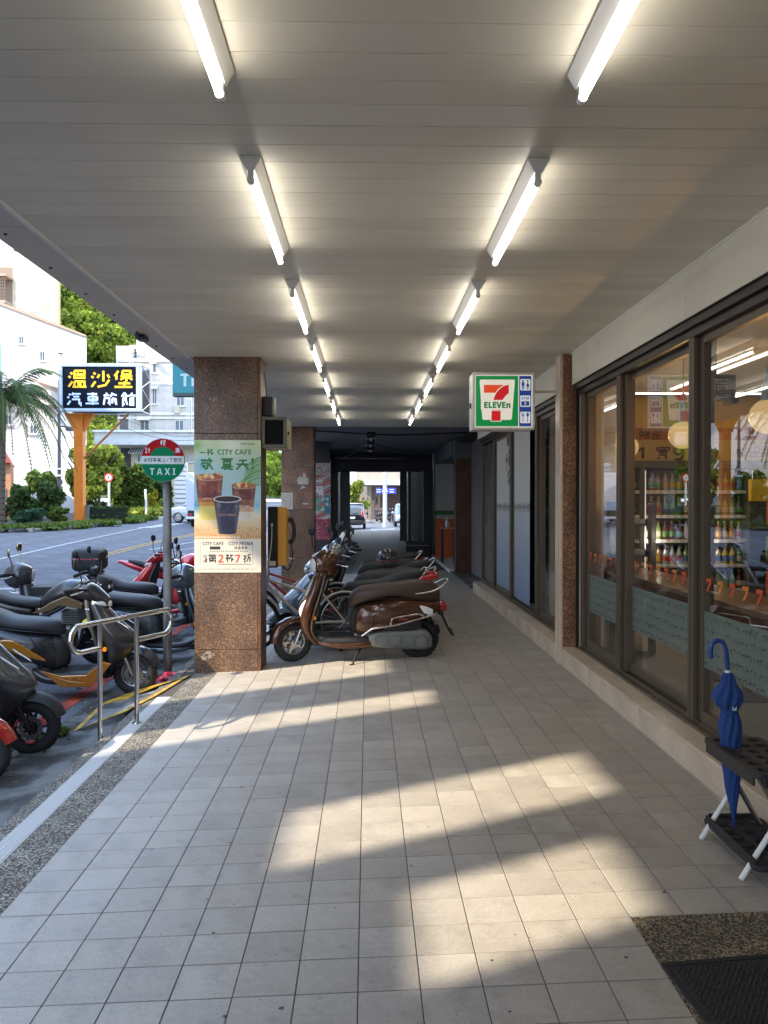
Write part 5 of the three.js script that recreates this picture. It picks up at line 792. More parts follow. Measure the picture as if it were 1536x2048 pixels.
{
  const h = thing('helmet', 'black half helmet resting on a scooter in the arcade row', 'helmet', [0.27, 0.8, -11.2], -0.6);
  part('shell', new THREE.SphereGeometry(0.135, 24, 14, 0, 2 * PI, 0, PI * 0.56).scale(1.12, 1.05, 1).translate(0, 0.06, 0), car([0.012, 0.012, 0.014]), h);
  part('visor', new THREE.SphereGeometry(0.142, 20, 8, -0.9 + PI, 1.8, PI * 0.42, PI * 0.2).scale(1.12, 1.05, 1).translate(0, 0.06, 0), mat([0.2, 0.2, 0.22], 0.06, { transmission: 0.6, thickness: 0 }), h);
  part('edge', new THREE.TorusGeometry(0.134, 0.008, 8, 30).rotateX(PI / 2).scale(1.12, 1, 1).translate(0, 0.04, 0), M.redLens, h); part('strap', tube([[0.0, 0.04, 0.13], [0.02, -0.08, 0.05], [0.0, 0.04, -0.13]], 0.006, 16), M.black, h);
}
pose(makeBicycle('bicycle', 'red bicycle with white fork between the pillars', { paint: mat([0.4, 0.02, 0.02], 0.35, { clearcoat: 1 }), guard: M.plateWhite }), -0.85, 0, 9.9, PI + 0.35, 0.06);
pose(makeBicycle('bicycle', 'cream bicycle with a wire basket behind the near pillar', { paint: mat([0.62, 0.58, 0.5], 0.35, { clearcoat: 1 }), basket: true }), -0.75, 0, 9.0, PI + 0.1, 0.07);
// the row along the street, noses to the arcade
const G0 = -0.18, dark = car([0.022, 0.022, 0.025], { clearcoat: 0.35, clearcoatRoughness: 0.25, roughness: 0.5 }), graph = car([0.05, 0.053, 0.056], { metalness: 0.3, clearcoat: 0.4, clearcoatRoughness: 0.2, roughness: 0.5 }), orange = car([0.42, 0.17, 0.015], { metalness: 0.35 });
pose(makeScooter('motor_scooter', 'black scooter with orange side panels parked by the handrail', { paint: dark, accent: dark, orange, style: 'sport', R: 0.207, steer: -0.12, guard: dark, badge: 'PGO', badgeBack: '#a8681a', badgeInk: '#2a1a08', badgeAt: [0.16, 0.21], badgeZ: 0.2065, badgeW: 0.11 }), -2.84, G0, 7.7, 0.06, 0.05);
pose(makeScooter('motor_scooter', 'dark scooter with a big black front wheel, second from the camera', { paint: graph, accent: dark, style: 'sport', R: 0.2, steer: 0.1, rim: M.black, rimTape: mat([0.5, 0.06, 0.07], 0.5), guard: M.plastic, forkMat: M.darkMetal, shock: M.redLens }), -3.06, G0, 5.86, 0.04, 0.05);
pose(makeScooter('motor_scooter', 'scooter with red front mudguard at the left frame edge', { paint: car([0.4, 0.02, 0.015]), accent: dark, style: 'sport', R: 0.2, steer: 0.05, rim: M.darkMetal }), -3.14, G0, 5.25, 0.02, 0.05);
pose(makeMotorbike('motorcycle', 'black naked motorcycle with bronze panel and a yellow disc lock', { paint: dark, panel: car([0.3, 0.2, 0.1], { metalness: 0.6 }), lock: true }), -3.3, G0, 8.75, 0.1, 0.05);
pose(makeScooter('motor_scooter', 'dark grey scooter with gold mirror and a black carry box', { paint: graph, style: 'retro', box: true, steer: 0.1, mirrorMat: mat([0.5, 0.42, 0.2], 0.2, { metalness: 1 }) }), -4.25, G0, 9.4, 0.12, 0.05);
pose(makeScooter('motor_scooter', 'grey scooter with black top box behind the black motorcycle', { paint: car([0.05, 0.055, 0.06]), style: 'sport', topBox: true, steer: 0.1 }), -2.84, G0, 11.1, 0.05, 0.05);
pose(makeScooter('motor_scooter', 'teal grey scooter behind the taxi sign pole', { paint: car([0.1, 0.13, 0.145], { metalness: 0.4 }), style: 'retro', steer: 0.2, mirrorMat: M.plastic }), -2.35, G0, 9.25, 0.05, 0.05);
pose(makeScooter('motor_scooter', 'bright red sport scooter with black mirrors near the road', { paint: car([0.5, 0.015, 0.02]), style: 'sport', steer: 0.1 }), -2.95, G0, 12.4, PI - 0.1, 0.05);
pose(makeMotorbike('motorcycle', 'red and white motorcycle beyond the taxi sign pole', { paint: car([0.5, 0.015, 0.03]), panel: M.plateWhite, shroud: car([0.5, 0.015, 0.03]) }), -3.0, G0, 13.2, 0.15, 0.05);
// ---------- the street outside ----------
const rise = (d) => 0.028 * (Math.max(0, d - 20) - 3 * (1 - Math.exp(-Math.max(0, d - 20) / 3)));
const groundY = (x, d) => (x > -1.95 && d < 50 ? -0.3 : lerp(-0.18, -0.12, smooth(-1.95, 0, x))) + rise(Math.min(d, 95)) * smooth(-3, -6, x);
function ground(px, py) {                             // where the sight line through a pixel meets the ground
  let a = 2, b = 160; for (let d = 3; d < 160; d += 0.25) { const p = at(px, py, d); if (p.y < groundY(p.x, d)) { b = d; a = d - 0.25; break; } }
  for (let i = 0; i < 24; i++) { const m = (a + b) / 2, p = at(px, py, m); if (p.y < groundY(p.x, m)) b = m; else a = m; }
  const p = at(px, py, b); return [p.x, b];
}
{
  const xs = [], ds = []; for (let x = -260; x < -30; x += 10) xs.push(x); for (let x = -30; x < -6; x += 1) xs.push(x); xs.push(-6, -5, -4, -3, -2.5, -1.96, -1.9, -1, 0, 2, 5, 10, 30, 80, 200);
  for (let d = -120; d < 0; d += 10) ds.push(d); for (let d = 0; d < 49; d += 1) ds.push(d); ds.push(49.9, 50.1); for (let d = 52; d < 110; d += 3) ds.push(d); for (let d = 110; d <= 400; d += 20) ds.push(d);
  const P = [], UV = [], I = [], n = xs.length; for (const d of ds) for (const x of xs) { P.push(x, groundY(x, d), -d); UV.push(x / 1.5, d / 1.5); }
  for (let j = 0; j < ds.length - 1; j++) for (let i = 0; i < n - 1; i++) { const a = j * n + i, b = a + 1, c = a + n, e = c + 1; I.push(a, b, c, b, e, c); }
  const g = new THREE.BufferGeometry(); g.setAttribute('position', new THREE.Float32BufferAttribute(P, 3)); g.setAttribute('uv', new THREE.Float32BufferAttribute(UV, 2)); g.setIndex(I); g.computeVertexNormals();
  tag(part('road', g, M.asphalt), null, null, null, 'structure');
}
function roadStrip(name, pts, w, m, lift = 0.005) {
  const c = new THREE.CatmullRomCurve3(pts.map(([x, d]) => V(x, 0, -d)), false, 'catmullrom', 0.5), n = Math.max(4, Math.ceil(c.getLength() / 1.2)), P = [], UV = [], I = [];
  for (let i = 0; i <= n; i++) { const p = c.getPointAt(i / n), t = c.getTangentAt(i / n); for (const s of [-1, 1]) { const x = p.x - t.z * w / 2 * s, z = p.z + t.x * w / 2 * s; P.push(x, groundY(x, -z) + lift, z); UV.push(s * w, i); } }
  for (let i = 0; i < n; i++) { const a = i * 2; I.push(a, a + 1, a + 2, a + 1, a + 3, a + 2); }
  const g = new THREE.BufferGeometry(); g.setAttribute('position', new THREE.Float32BufferAttribute(P, 3)); g.setAttribute('uv', new THREE.Float32BufferAttribute(UV, 2)); g.setIndex(I); g.computeVertexNormals();
  if (g.attributes.normal.getY(0) < 0) flip(g);
  return tag(part(name, g, m), null, null, null, 'structure');
}
roadStrip('red_line', [[-2.68, 3], [-2.68, 16]], 0.13, M.redPaint);
roadStrip('edge_line', [ground(-60, 1133), ground(0, 1118), ground(160, 1082), ground(300, 1053), ground(372, 1040)], 0.16, M.linePaint);
roadStrip('stop_line', [ground(286, 1056), ground(390, 1043)], 0.75, M.linePaint);
for (const s of [-0.13, 0.13]) roadStrip('centre_line', [ground(212, 1110), ground(300, 1087), ground(400, 1066)].map(([x, d]) => [x + s, d]), 0.12, M.yellowPaint);
for (let i = 0; i < 4; i++) roadStrip('crosswalk_bar', [[-16, 15.1 + i * 0.75], [-3.4, 15.1 + i * 0.75]], 0.34, M.linePaint);
for (let i = 0; i < 3; i++) roadStrip('lane_mark', [ground(300 + i * 22, 1100 + i * 3), ground(392, 1083 + i * 14)], 0.14, M.linePaint);
{ // gutter along the arcade, with an uneven worn surface
  const n = fbm(64, 4, 4, 91), P = [], UV = [], I = [], W = 8, L = 60;
  for (let j = 0; j <= L; j++) for (let i = 0; i <= W; i++) { const x = lerp(-2.56, -1.9, i / W), d = 1 + j * 0.28, h = n[(j % 64) * 64 + i * 3]; P.push(x, -0.165 + 0.06 * smooth(-2.3, -1.9, x) * h + (h - 0.5) * 0.018 - (i === 0 ? 0.04 : 0), -d); UV.push(x * 1.1, d * 1.1); }
  for (let j = 0; j < L; j++) for (let i = 0; i < W; i++) { const a = j * (W + 1) + i; I.push(a, a + 1, a + W + 1, a + 1, a + W + 2, a + W + 1); }
  const g = new THREE.BufferGeometry(); g.setAttribute('position', new THREE.Float32BufferAttribute(P, 3)); g.setAttribute('uv', new THREE.Float32BufferAttribute(UV, 2)); g.setIndex(I); g.computeVertexNormals();
  tag(part('gutter', g, (() => { const m = M.concrete.clone(); m.color.setRGB(0.15, 0.155, 0.155); return m; })()), null, null, null, 'structure');
}
// leaves: many small blades spread through rounded clumps
function leaves(blobs, n, size, seed, { drop = 0, tone = 0.5, long = 1.6 } = {}) {
  const r = rng(seed), P = [], C = [], vol = blobs.map((b) => b[3] * b[4] * b[5]), sum = vol.reduce((a, b) => a + b, 0), v = V(), u = V(), w = V();
  blobs.forEach((b, k) => {
    const m = Math.ceil(n * vol[k] / sum), bt = 0.8 + r() * 0.45;
    for (let i = 0; i < m; i++) {
      v.set(r() * 2 - 1, r() * 2 - 1, r() * 2 - 1); if (v.lengthSq() > 1) { i--; continue; } v.multiplyScalar(0.55 + 0.5 * r() / Math.max(0.35, v.length()) * 0.5);
      const x = b[0] + v.x * b[3], y = b[1] + v.y * b[4], z = b[2] + v.z * b[5], s = size * (0.6 + r() * 0.8);
      u.set(r() - 0.5, r() - 0.5 - drop, r() - 0.5).normalize(); w.set(r() - 0.5, r() - 0.5, r() - 0.5).cross(u).normalize().multiplyScalar(s * 0.5); u.multiplyScalar(s * long * 0.5);
      const q = [[-u.x, -u.y, -u.z], [w.x, w.y, w.z], [u.x, u.y, u.z], [-w.x, -w.y, -w.z]].map(([a, c, e]) => [x + a, y + c, z + e]);
      P.push(...q[0], ...q[1], ...q[2], ...q[0], ...q[2], ...q[3]); const t = bt * (1 + (r() - 0.5) * tone); for (let k2 = 0; k2 < 6; k2++) C.push(t, t * (0.95 + 0.1 * bt), t * 0.9);
    }
  });
  const g = new THREE.BufferGeometry(); g.setAttribute('position', new THREE.Float32BufferAttribute(P, 3)); g.setAttribute('color', new THREE.Float32BufferAttribute(C, 3)); g.computeVertexNormals(); return g;
}
const foliage = (m) => { const c = m.clone(); c.vertexColors = true; return c; };
const F = { mid: foliage(M.leaf), bright: foliage(M.leafBright), dark: foliage(M.leafDark), blue: foliage(M.leafBlue) };
function clumps(n, rx, ry, rz, y0, seed, k = 0.45) { const r = rng(seed), out = []; for (let i = 0; i < n; i++) { const a = r() * 2 * PI, q = Math.sqrt(r()), h = r(); out.push([Math.cos(a) * q * rx * 0.75, y0 + h * ry * 1.6 - ry * 0.2, Math.sin(a) * q * rz * 0.75, rx * k * (0.6 + r() * 0.7), ry * k * (0.6 + r() * 0.6), rz * k * (0.6 + r() * 0.7)]); } return out; }
function bush(name, label, px0, px1, pyTop, pyBase, d, m, seed, o = {}) {
  const a = at(px0, pyBase, d), b = at(px1, pyTop, d), w = (b.x - a.x) / 2, h = b.y - a.y, y0 = Math.min(a.y, groundY((a.x + b.x) / 2, d) + 0.02);
  const t = thing(name, label, o.category ?? 'bush', [(a.x + b.x) / 2, y0, -d], 0, o.group);
  part('foliage', leaves(clumps(o.n ?? 14, w * 0.9, h * 0.5, Math.min(w, 2.2), h * 0.2, seed), o.leaves ?? 2600, o.size ?? 0.16, seed, o), m, t);
  const st = []; const r = rng(seed + 1); for (let i = 0; i < 5; i++) st.push(rod([(r() - 0.5) * 0.4, 0, (r() - 0.5) * 0.4], [(r() - 0.5) * w, h * 0.6, (r() - 0.5) * w * 0.6], 0.03, 0.012, 6)); part('stem', st, M.bark, t); return t;
}
function tree(name, label, px, pyBase, d, h, w, m, seed, o = {}) {
  const p = at(px, pyBase, d), t = thing(name, label, 'tree', [p.x, groundY(p.x, d), -d], 0, o.group), r = rng(seed), limbs = [tube([[0, -0.2, 0], [0.1, h * 0.22, 0.05], [-0.05, h * 0.45, 0], [0.1, h * 0.75, 0.1]], h * 0.022, 14, 8)];
  for (let i = 0; i < 6; i++) { const a = r() * 2 * PI, y = h * (0.3 + r() * 0.3); limbs.push(tube([[0, y, 0], [Math.cos(a) * w * 0.25, y + h * 0.12, Math.sin(a) * w * 0.25], [Math.cos(a) * w * 0.42, y + h * (0.2 + r() * 0.1), Math.sin(a) * w * 0.42]], h * 0.009, 8, 6)); }
  part('trunk', limbs, M.bark, t); part('crown', leaves(clumps(o.n ?? 26, w / 2, h * 0.36, w / 2, h * 0.36, seed, 0.36), o.leaves ?? 6000, o.size ?? 0.2, seed, o), m, t); return t;
}
// planter island with its kerb
{
  const front = [[-40, 1072], [0, 1066], [60, 1064], [120, 1060], [185, 1055], [235, 1049], [268, 1043]].map(([a, b]) => ground(a, b)), back = [[262, 1038], [180, 1036], [80, 1037], [-60, 1042]].map(([a, b]) => ground(a, b)), all = [...front, ...back];
  const s = new THREE.Shape(all.map(([x, d]) => new THREE.Vector2(x, d))), g = new THREE.ShapeGeometry(s), p = g.attributes.position;
  for (let i = 0; i < p.count; i++) { const x = p.getX(i), d = p.getY(i); p.setXYZ(i, x, groundY(x, d) + 0.14, -d); } g.computeVertexNormals(); if (g.attributes.normal.getY(0) < 0) flip(g);
  const isl = structure('planter_island'); part('soil', g, mat([0.09, 0.075, 0.05], 0.95, { map: M.concrete.map }), isl);
  const c = new THREE.CatmullRomCurve3(front.map(([x, d]) => V(x, 0, -d)), false, 'catmullrom', 0.5), n = Math.floor(c.getLength() / 0.8);
  const dk = mat([0.16, 0.155, 0.14], 0.9, { map: M.concrete.map }), wt = mat([0.55, 0.54, 0.5], 0.85, { map: M.concrete.map }), st = box(-0.385, 0.385, 0, 0.17, -0.1, 0.1, 0.02), r = rng(44);
  for (let i = 0; i < n; i++) { const q = c.getPointAt((i + 0.5) / n), tn = c.getTangentAt((i + 0.5) / n), k = part('kerb_stone', st, i % 3 === 1 ? wt : dk, isl); k.position.set(q.x, groundY(q.x, -q.z) - 0.01 + r() * 0.02, q.z); k.rotation.y = -Math.atan2(tn.z, tn.x); }
  const gr = leaves(front.slice(1).map(([x, d], i) => [x - 0.2, groundY(x, d) + 0.2, -d - 1.0, 1.9, 0.16, 0.9]).concat([[ground(255, 1046)[0], groundY(-13, 46) + 0.2, -ground(255, 1046)[1] - 0.6, 1.4, 0.2, 0.8]]), 5200, 0.14, 33, { long: 2.4 });
  tag(part('ground_cover', gr, F.mid), 'low green ground cover along the planter kerb', 'ground cover', null, 'stuff');
}
// motel sign
{
  const d = 44.9, A = at(118, 823, d), B = at(283, 727, d), W = B.x - A.x, H = B.y - A.y, T = 1.9, t = thing('motel_sign', 'big rooftop style motel sign with yellow characters on an orange post', 'sign', [A.x, A.y, -d]);
  const tex = drawn(1024, 600, (c, w, h) => {
    c.fillStyle = '#0c1524'; c.fillRect(0, 0, w, h); c.fillStyle = '#070c16'; for (let y = 0; y < h; y += 26) c.fillRect(0, y, w, 8);
    const ys = 232; c.save(); const word = (col, lw, dx, dy) => { [...'溫沙堡'].forEach((ch, i) => { c.strokeStyle = col; c.lineWidth = lw; glyph(c, ch, 66 + i * 310 + dx, 44 + dy, 268, lw, 0.96); }); }; word('#090d14', 40, 6, 6); word('#f0bb35', 31, 0, 0); c.restore();
    c.fillStyle = '#e6b53a'; c.beginPath(); c.arc(218, 112, 24, 0, 7); c.arc(252, 112, 24, 0, 7); c.fill(); c.fillStyle = '#142033';
    cjk(c, '汽車旅館', 56, 362, 196, 26, '#c9d8f2', 1.24);
  });
  part('board', box(0.18, W - 0.18, 0.18, H - 0.18, -0.12, -0.06), mat([0.02, 0.03, 0.05], 0.6), t);
  const face = part('sign_face', new THREE.PlaneGeometry(W - 0.36, H - 0.36).translate(W / 2, H / 2, -0.055), mat([1, 1, 1], 0.5, { map: tex, specularIntensity: 0.15 }), t); face.castShadow = false;
  const fr = mat([0.42, 0.5, 0.62], 0.5); part('border', [box(0, W, H - 0.18, H, -0.14, 0, 0.02), box(0, W, 0, 0.18, -0.14, 0, 0.02), box(0, 0.18, 0.18, H - 0.18, -0.14, 0, 0.02), box(W - 0.3, W, 0.18, H - 0.18, -0.14, 0, 0.02)], fr, t);
  const bulbs = [], bulb = new THREE.SphereGeometry(0.035, 8, 6); for (let x = 0.12; x < W; x += 0.155) { bulbs.push(bulb.clone().translate(x, H - 0.09, 0.005), bulb.clone().translate(x, 0.09, 0.005)); } for (let y = 0.25; y < H - 0.1; y += 0.155) bulbs.push(bulb.clone().translate(0.09, y, 0.005), bulb.clone().translate(W - 0.15, y, 0.005)); part('bulb_row', bulbs, M.lens, t);
  const tr = []; for (const y of [0.04, H - 0.04]) for (const x of [0.04, W - 0.04]) tr.push(rod([x, y, -0.05], [x, y, -T], 0.04)); for (const x of [0.04, W - 0.04]) { tr.push(rod([x, 0.04, -T], [x, H - 0.04, -T], 0.04)); for (let i = 0; i < 4; i++) tr.push(rod([x, 0.04 + i * (H - 0.08) / 4, i % 2 ? -T : -0.1], [x, 0.04 + (i + 1) * (H - 0.08) / 4, i % 2 ? -0.1 : -T], 0.03)); } tr.push(rod([0.04, 0.04, -T], [W - 0.04, 0.04, -T], 0.04), rod([0.04, H - 0.04, -T], [W - 0.04, H - 0.04, -T], 0.04)); part('truss', tr, M.alu, t);
  part('back_board', box(0.1, W - 0.1, 0.1, H - 0.1, -T - 0.06, -T), mat([0.03, 0.035, 0.05], 0.6), t);
  const org = mat([0.8, 0.22, 0.008], 0.6, { map: M.paint.map }), px0 = at(147, 823, d).x - A.x, gy = groundY(at(147, 1047, d).x, d) - A.y;
  part('post', box(px0 - 0.25, px0 + 0.25, gy, 0, -T / 2 - 0.27, -T / 2 + 0.27, 0.04), org, t);
  part('bracket', [plate([[px0 + 0.27, -1.0], [px0 + 0.8, -0.05], [px0 + 0.8, 0], [px0 + 0.27, 0]], 0.3, 0.01).translate(0, 0, -T / 2), plate([[px0 - 0.27, -1.0], [px0 - 0.8, -0.05], [px0 - 0.8, 0], [px0 - 0.27, 0]], 0.3, 0.01).translate(0, 0, -T / 2)], org, t);
  part('strut', rod([px0 + 0.25, at(150, 915, d).y - A.y, -T / 2], [at(247, 825, d).x - A.x, -0.02, -T / 2], 0.06), mat([0.4, 0.14, 0.03], 0.6), t);
}
// shrubs and trees round the planter
bush('dark_shrub', 'broad dark shrub on the planter left of the orange post', 10, 80, 960, 1035, 47.5, F.dark, 201, { leaves: 4200, size: 0.22, n: 20 });
bush('dark_shrub', 'dark rounded shrub touching the orange post from the left', 75, 138, 965, 1040, 48.5, F.dark, 202, { leaves: 3600, size: 0.2, n: 18 });
bush('leafy_shrub', 'loose sunny shrub behind the dark planter shrubs', 40, 125, 915, 1000, 55, F.mid, 203, { leaves: 3600, size: 0.24, n: 18 });
bush('juniper', 'low blue green juniper at the front of the planter', 28, 96, 1020, 1056, 44.5, F.blue, 204, { leaves: 4200, size: 0.11, n: 16, long: 2.6 });
bush('low_shrub', 'low green shrub beside the juniper on the planter', 82, 140, 1012, 1046, 46, F.mid, 205, { leaves: 2600, size: 0.14 });
bush('red_shrub', 'small reddish shrub at the left end of the planter', -10, 18, 985, 1015, 49, foliage(leafMat([0.25, 0.05, 0.03], 0.3)), 206, { leaves: 900, size: 0.16, n: 8 });
bush('red_shrub', 'reddish plant close to the ground left of the juniper', -20, 22, 1012, 1048, 45.5, F.dark, 219, { leaves: 1200, size: 0.16, n: 8 });
{ // clipped hedge and the utility cabinet beside it
  const d = 46, a = at(176, 1052, d), b = at(251, 1012, d), t = thing('hedge', 'clipped box hedge beside the utility cabinet', 'hedge', [a.x, groundY(a.x, d), -d]), w = b.x - a.x, h = b.y - groundY(a.x, d), bl = [];
  for (let i = 0; i < 6; i++) for (let j = 0; j < 3; j++) bl.push([w * (i + 0.5) / 6, h * (j + 0.5) / 3, -0.5, w / 9, h / 4.6, 0.55]); part('foliage', leaves(bl, 5200, 0.1, 301), F.dark, t); part('core', box(0.08, w - 0.1, 0, h - 0.1, -0.85, -0.15), mat([0.012, 0.02, 0.01], 1), t);
  const c = thing('utility_cabinet', 'grey green utility cabinet between the orange post and the hedge', 'cabinet', [at(157, 1047, d).x, groundY(-16, d), -d]), cw = at(178, 1047, d).x - at(157, 1047, d).x, ch = at(157, 1010, d).y - groundY(-16, d), cm = mat([0.14, 0.19, 0.18], 0.5);
  part('cabinet', box(0, cw, 0.08, ch - 0.04, -0.5, 0, 0.02), cm, c); part('roof', box(-0.04, cw + 0.04, ch - 0.04, ch, -0.54, 0.05, 0.01), cm, c); part('plinth', box(-0.03, cw + 0.03, 0, 0.08, -0.52, 0.03), M.concrete, c); part('door_seam', box(cw / 2 - 0.006, cw / 2 + 0.006, 0.1, ch - 0.08, 0, 0.006), M.black, c);
}
tree('round_tree', 'round yellow green tree right of the orange post', 196, 1010, 57, 5.3, 3.6, F.bright, 401, { leaves: 9000, size: 0.2, n: 34 });
tree('small_tree', 'smaller leafy tree just behind the orange post', 168, 1015, 60, 5.4, 2.6, F.mid, 402, { leaves: 4500, size: 0.22 });
bush('tall_grass_clump', 'tall clump of arching grass behind the round tree', 218, 262, 930, 1032, 60, F.mid, 403, { leaves: 3600, size: 0.3, long: 3.2, n: 18, drop: 0.3 });
bush('bamboo_clump', 'bamboo clump in the middle of the far verge', 258, 305, 925, 1034, 60.5, F.mid, 404, { leaves: 4200, size: 0.3, long: 3, n: 18, drop: 0.3 });
bush('flowering_shrub', 'yellow flowering shrub near the white post', 294, 316, 978, 1030, 58.5, foliage(leafMat([0.4, 0.34, 0.03], 0.4)), 405, { leaves: 1400, size: 0.18, n: 9 });
bush('verge_shrub', 'dense green shrub behind the taxi sign pole', 300, 352, 945, 1032, 62, F.dark, 406, { leaves: 3600, size: 0.24, n: 16 });
bush('verge_shrub', 'shrub in pale flower beside the taxi sign pole', 308, 346, 995, 1036, 58, F.bright, 407, { leaves: 1600, size: 0.16, n: 9 });
bush('verge_shrub', 'low mixed shrub under the round tree', 150, 215, 985, 1035, 58.5, F.dark, 408, { leaves: 2600, size: 0.2, n: 14 });
{ // sunny verge grass
  const bl = []; for (let i = 0; i < 12; i++) { const p = at(246 + i * 9, 1028, 57); bl.push([p.x, groundY(p.x, 57) + 0.22, -57 - (i % 3) * 0.8, 0.9, 0.24, 1.4]); }
  tag(part('verge_grass', leaves(bl, 6000, 0.2, 409, { long: 3 }), F.bright), 'bright sunlit grass along the far verge', 'grass', null, 'stuff');
}
{ // palm
  const d = 41, p = at(2, 1040, d), top = at(6, 775, d), t = thing('palm_tree', 'shaded palm with drooping feathery fronds at the left frame edge', 'palm tree', [p.x, groundY(p.x, d), -d]), h = top.y - groundY(p.x, d), r = rng(55);
  part('trunk', [tube([[0, -0.1, 0], [0.05, h * 0.4, 0], [0.1, h * 0.9, 0]], 0.17, 20, 10), ...Array.from({ length: 22 }, (_, i) => new THREE.TorusGeometry(0.175, 0.02, 6, 16).rotateX(PI / 2).translate(0.05 + 0.05 * i / 22, 0.2 + i * h * 0.04, 0))], M.bark, t);
  for (let k = 0; k < 44; k++) {
    const a = k / 44 * 2 * PI * 5.4 + r() * 0.5, up = 0.35 + r() * 1.1 - (k % 3) * 0.15, L = 3.3 + r() * 1.2, P = [], rach = [], at2 = (s) => V(0.1 + Math.cos(a) * L * s * (1 - 0.2 * s), h * 0.92 + up * L * s * 0.75 - L * s * s * (0.75 + 0.25 * (k % 3)), Math.sin(a) * L * s * (1 - 0.2 * s));
    for (let i = 0; i <= 10; i++) rach.push(at2(i / 10));
    for (let i = 2; i < 40; i++) { const s = i / 40, c = at2(s), tan = at2(s + 0.02).sub(c).normalize(), side = V(0, 1, 0).cross(tan).normalize(); for (const q of [-1, 1]) { const l = (0.62 * Math.sin(PI * Math.min(1, 0.18 + s * 0.85)) + 0.1) * (0.85 + r() * 0.3), e = c.clone().addScaledVector(side, q * l * 0.75).addScaledVector(tan, l * 0.5).add(V(0, -l * (0.35 + r() * 0.3), 0)), w2 = tan.clone().multiplyScalar(0.03), m = c.clone().lerp(e, 0.45).add(V(0, 0.03, 0)); for (const [x, y, z] of [[c.clone().sub(w2), c.clone().add(w2), m.clone().add(w2)], [c.clone().sub(w2), m.clone().add(w2), m.clone().sub(w2)], [m.clone().sub(w2), m.clone().add(w2), e]]) P.push(x.x, x.y, x.z, y.x, y.y, y.z, z.x, z.y, z.z); } }
    const g = new THREE.BufferGeometry(); g.setAttribute('position', new THREE.Float32BufferAttribute(P, 3)); g.computeVertexNormals();
    const f = part('frond', g, M.leafDark, t); part('rachis', tube(rach, 0.02, 16, 5), M.leaf, f);
  }
}
// taxi sign
{
  const d = 8.25, t = thing('taxi_sign', 'round red and green taxi stop sign on a grey pole', 'sign', [at(334, 1200, d).x, -0.2, -d]), cy = at(328, 921, d).y + 0.2, R = 0.216;
  const tex = drawn(512, 512, (c) => {
    c.fillStyle = '#047048'; c.fillRect(0, 0, 512, 512); c.fillStyle = '#a01018'; c.fillRect(0, 0, 512, 206); c.fillStyle = '#047048'; c.beginPath(); c.ellipse(256, 216, 146, 118, 0, PI, 2 * PI); c.fill(); c.fillStyle = '#c9ccc9'; c.fillRect(0, 206, 512, 96);
    cjk(c, '計', 44, 104, 66, 8, '#cfd3d2'); cjk(c, '程', 224, 14, 66, 8, '#cfd3d2'); cjk(c, '車', 398, 104, 66, 8, '#cfd3d2'); cjk(c, '安程專案上', 26, 226, 52, 5, '#26302c', 1.03); c.fillStyle = '#26302c'; c.fillRect(302, 250, 12, 12); cjk(c, '下客處', 328, 226, 52, 5, '#26302c', 1.03);
    c.save(); c.translate(256, 0); c.scale(0.92, 1); latin(c, 'T A X I', 0, 392, 112, '#c9d2ce', 'bold', 'center'); c.restore();
  });
  const pole = mat([0.26, 0.27, 0.27], 0.6, { map: M.concrete.map, metalness: 0.2 });
  part('pole', rod([0, 0, -0.02], [0, cy - 0.1, -0.02], 0.042, 0.042, 20), pole, t); const dx = at(328, 921, d).x - t.position.x;
  part('disc', rod([dx, cy, 0.028], [dx, cy, 0.05], R, R, 48), mat([0.3, 0.32, 0.32], 0.5), t); part('sign_face', new THREE.CircleGeometry(R - 0.003, 48).translate(dx, cy, 0.0525), mat([0.9, 0.9, 0.9], 0.6, { map: tex, specularIntensity: 0.2 }), t);
  part('clamp', [cbox(0, cy - 0.1, 0.01, 0.1, 0.03, 0.06, 0.004)], M.alu, t);
  const b = thing('red_bag', 'crumpled red plastic bag at the foot of the taxi pole', 'bag', [t.position.x + 0.07, -0.18, -d + 0.1], 0), P = new THREE.IcosahedronGeometry(0.11, 4), q = P.attributes.position, v = V();
  for (let i = 0; i < q.count; i++) { v.fromBufferAttribute(q, i); const n = Math.sin(v.x * 60 + v.y * 31) * 0.1 + Math.sin(v.z * 77 - v.x * 40) * 0.08 + Math.sin(v.y * 90 + v.z * 30) * 0.06; v.multiplyScalar(1 + n * 1.6); q.setXYZ(i, v.x * 1.35, Math.max(-0.03, v.y * 0.75) + 0.03, v.z); } P.computeVertexNormals(); part('bag', P, mat([0.5, 0.012, 0.05], 0.35, { transmission: 0.25, thickness: 0 }), b);
  part('knot', [plate([[0.05, 0.08], [0.14, 0.13], [0.16, 0.09], [0.08, 0.05]], 0.02, 0.003), plate([[-0.1, 0.05], [-0.16, 0.11], [-0.12, 0.02]], 0.02, 0.003)], b.children[0].material, b);
}
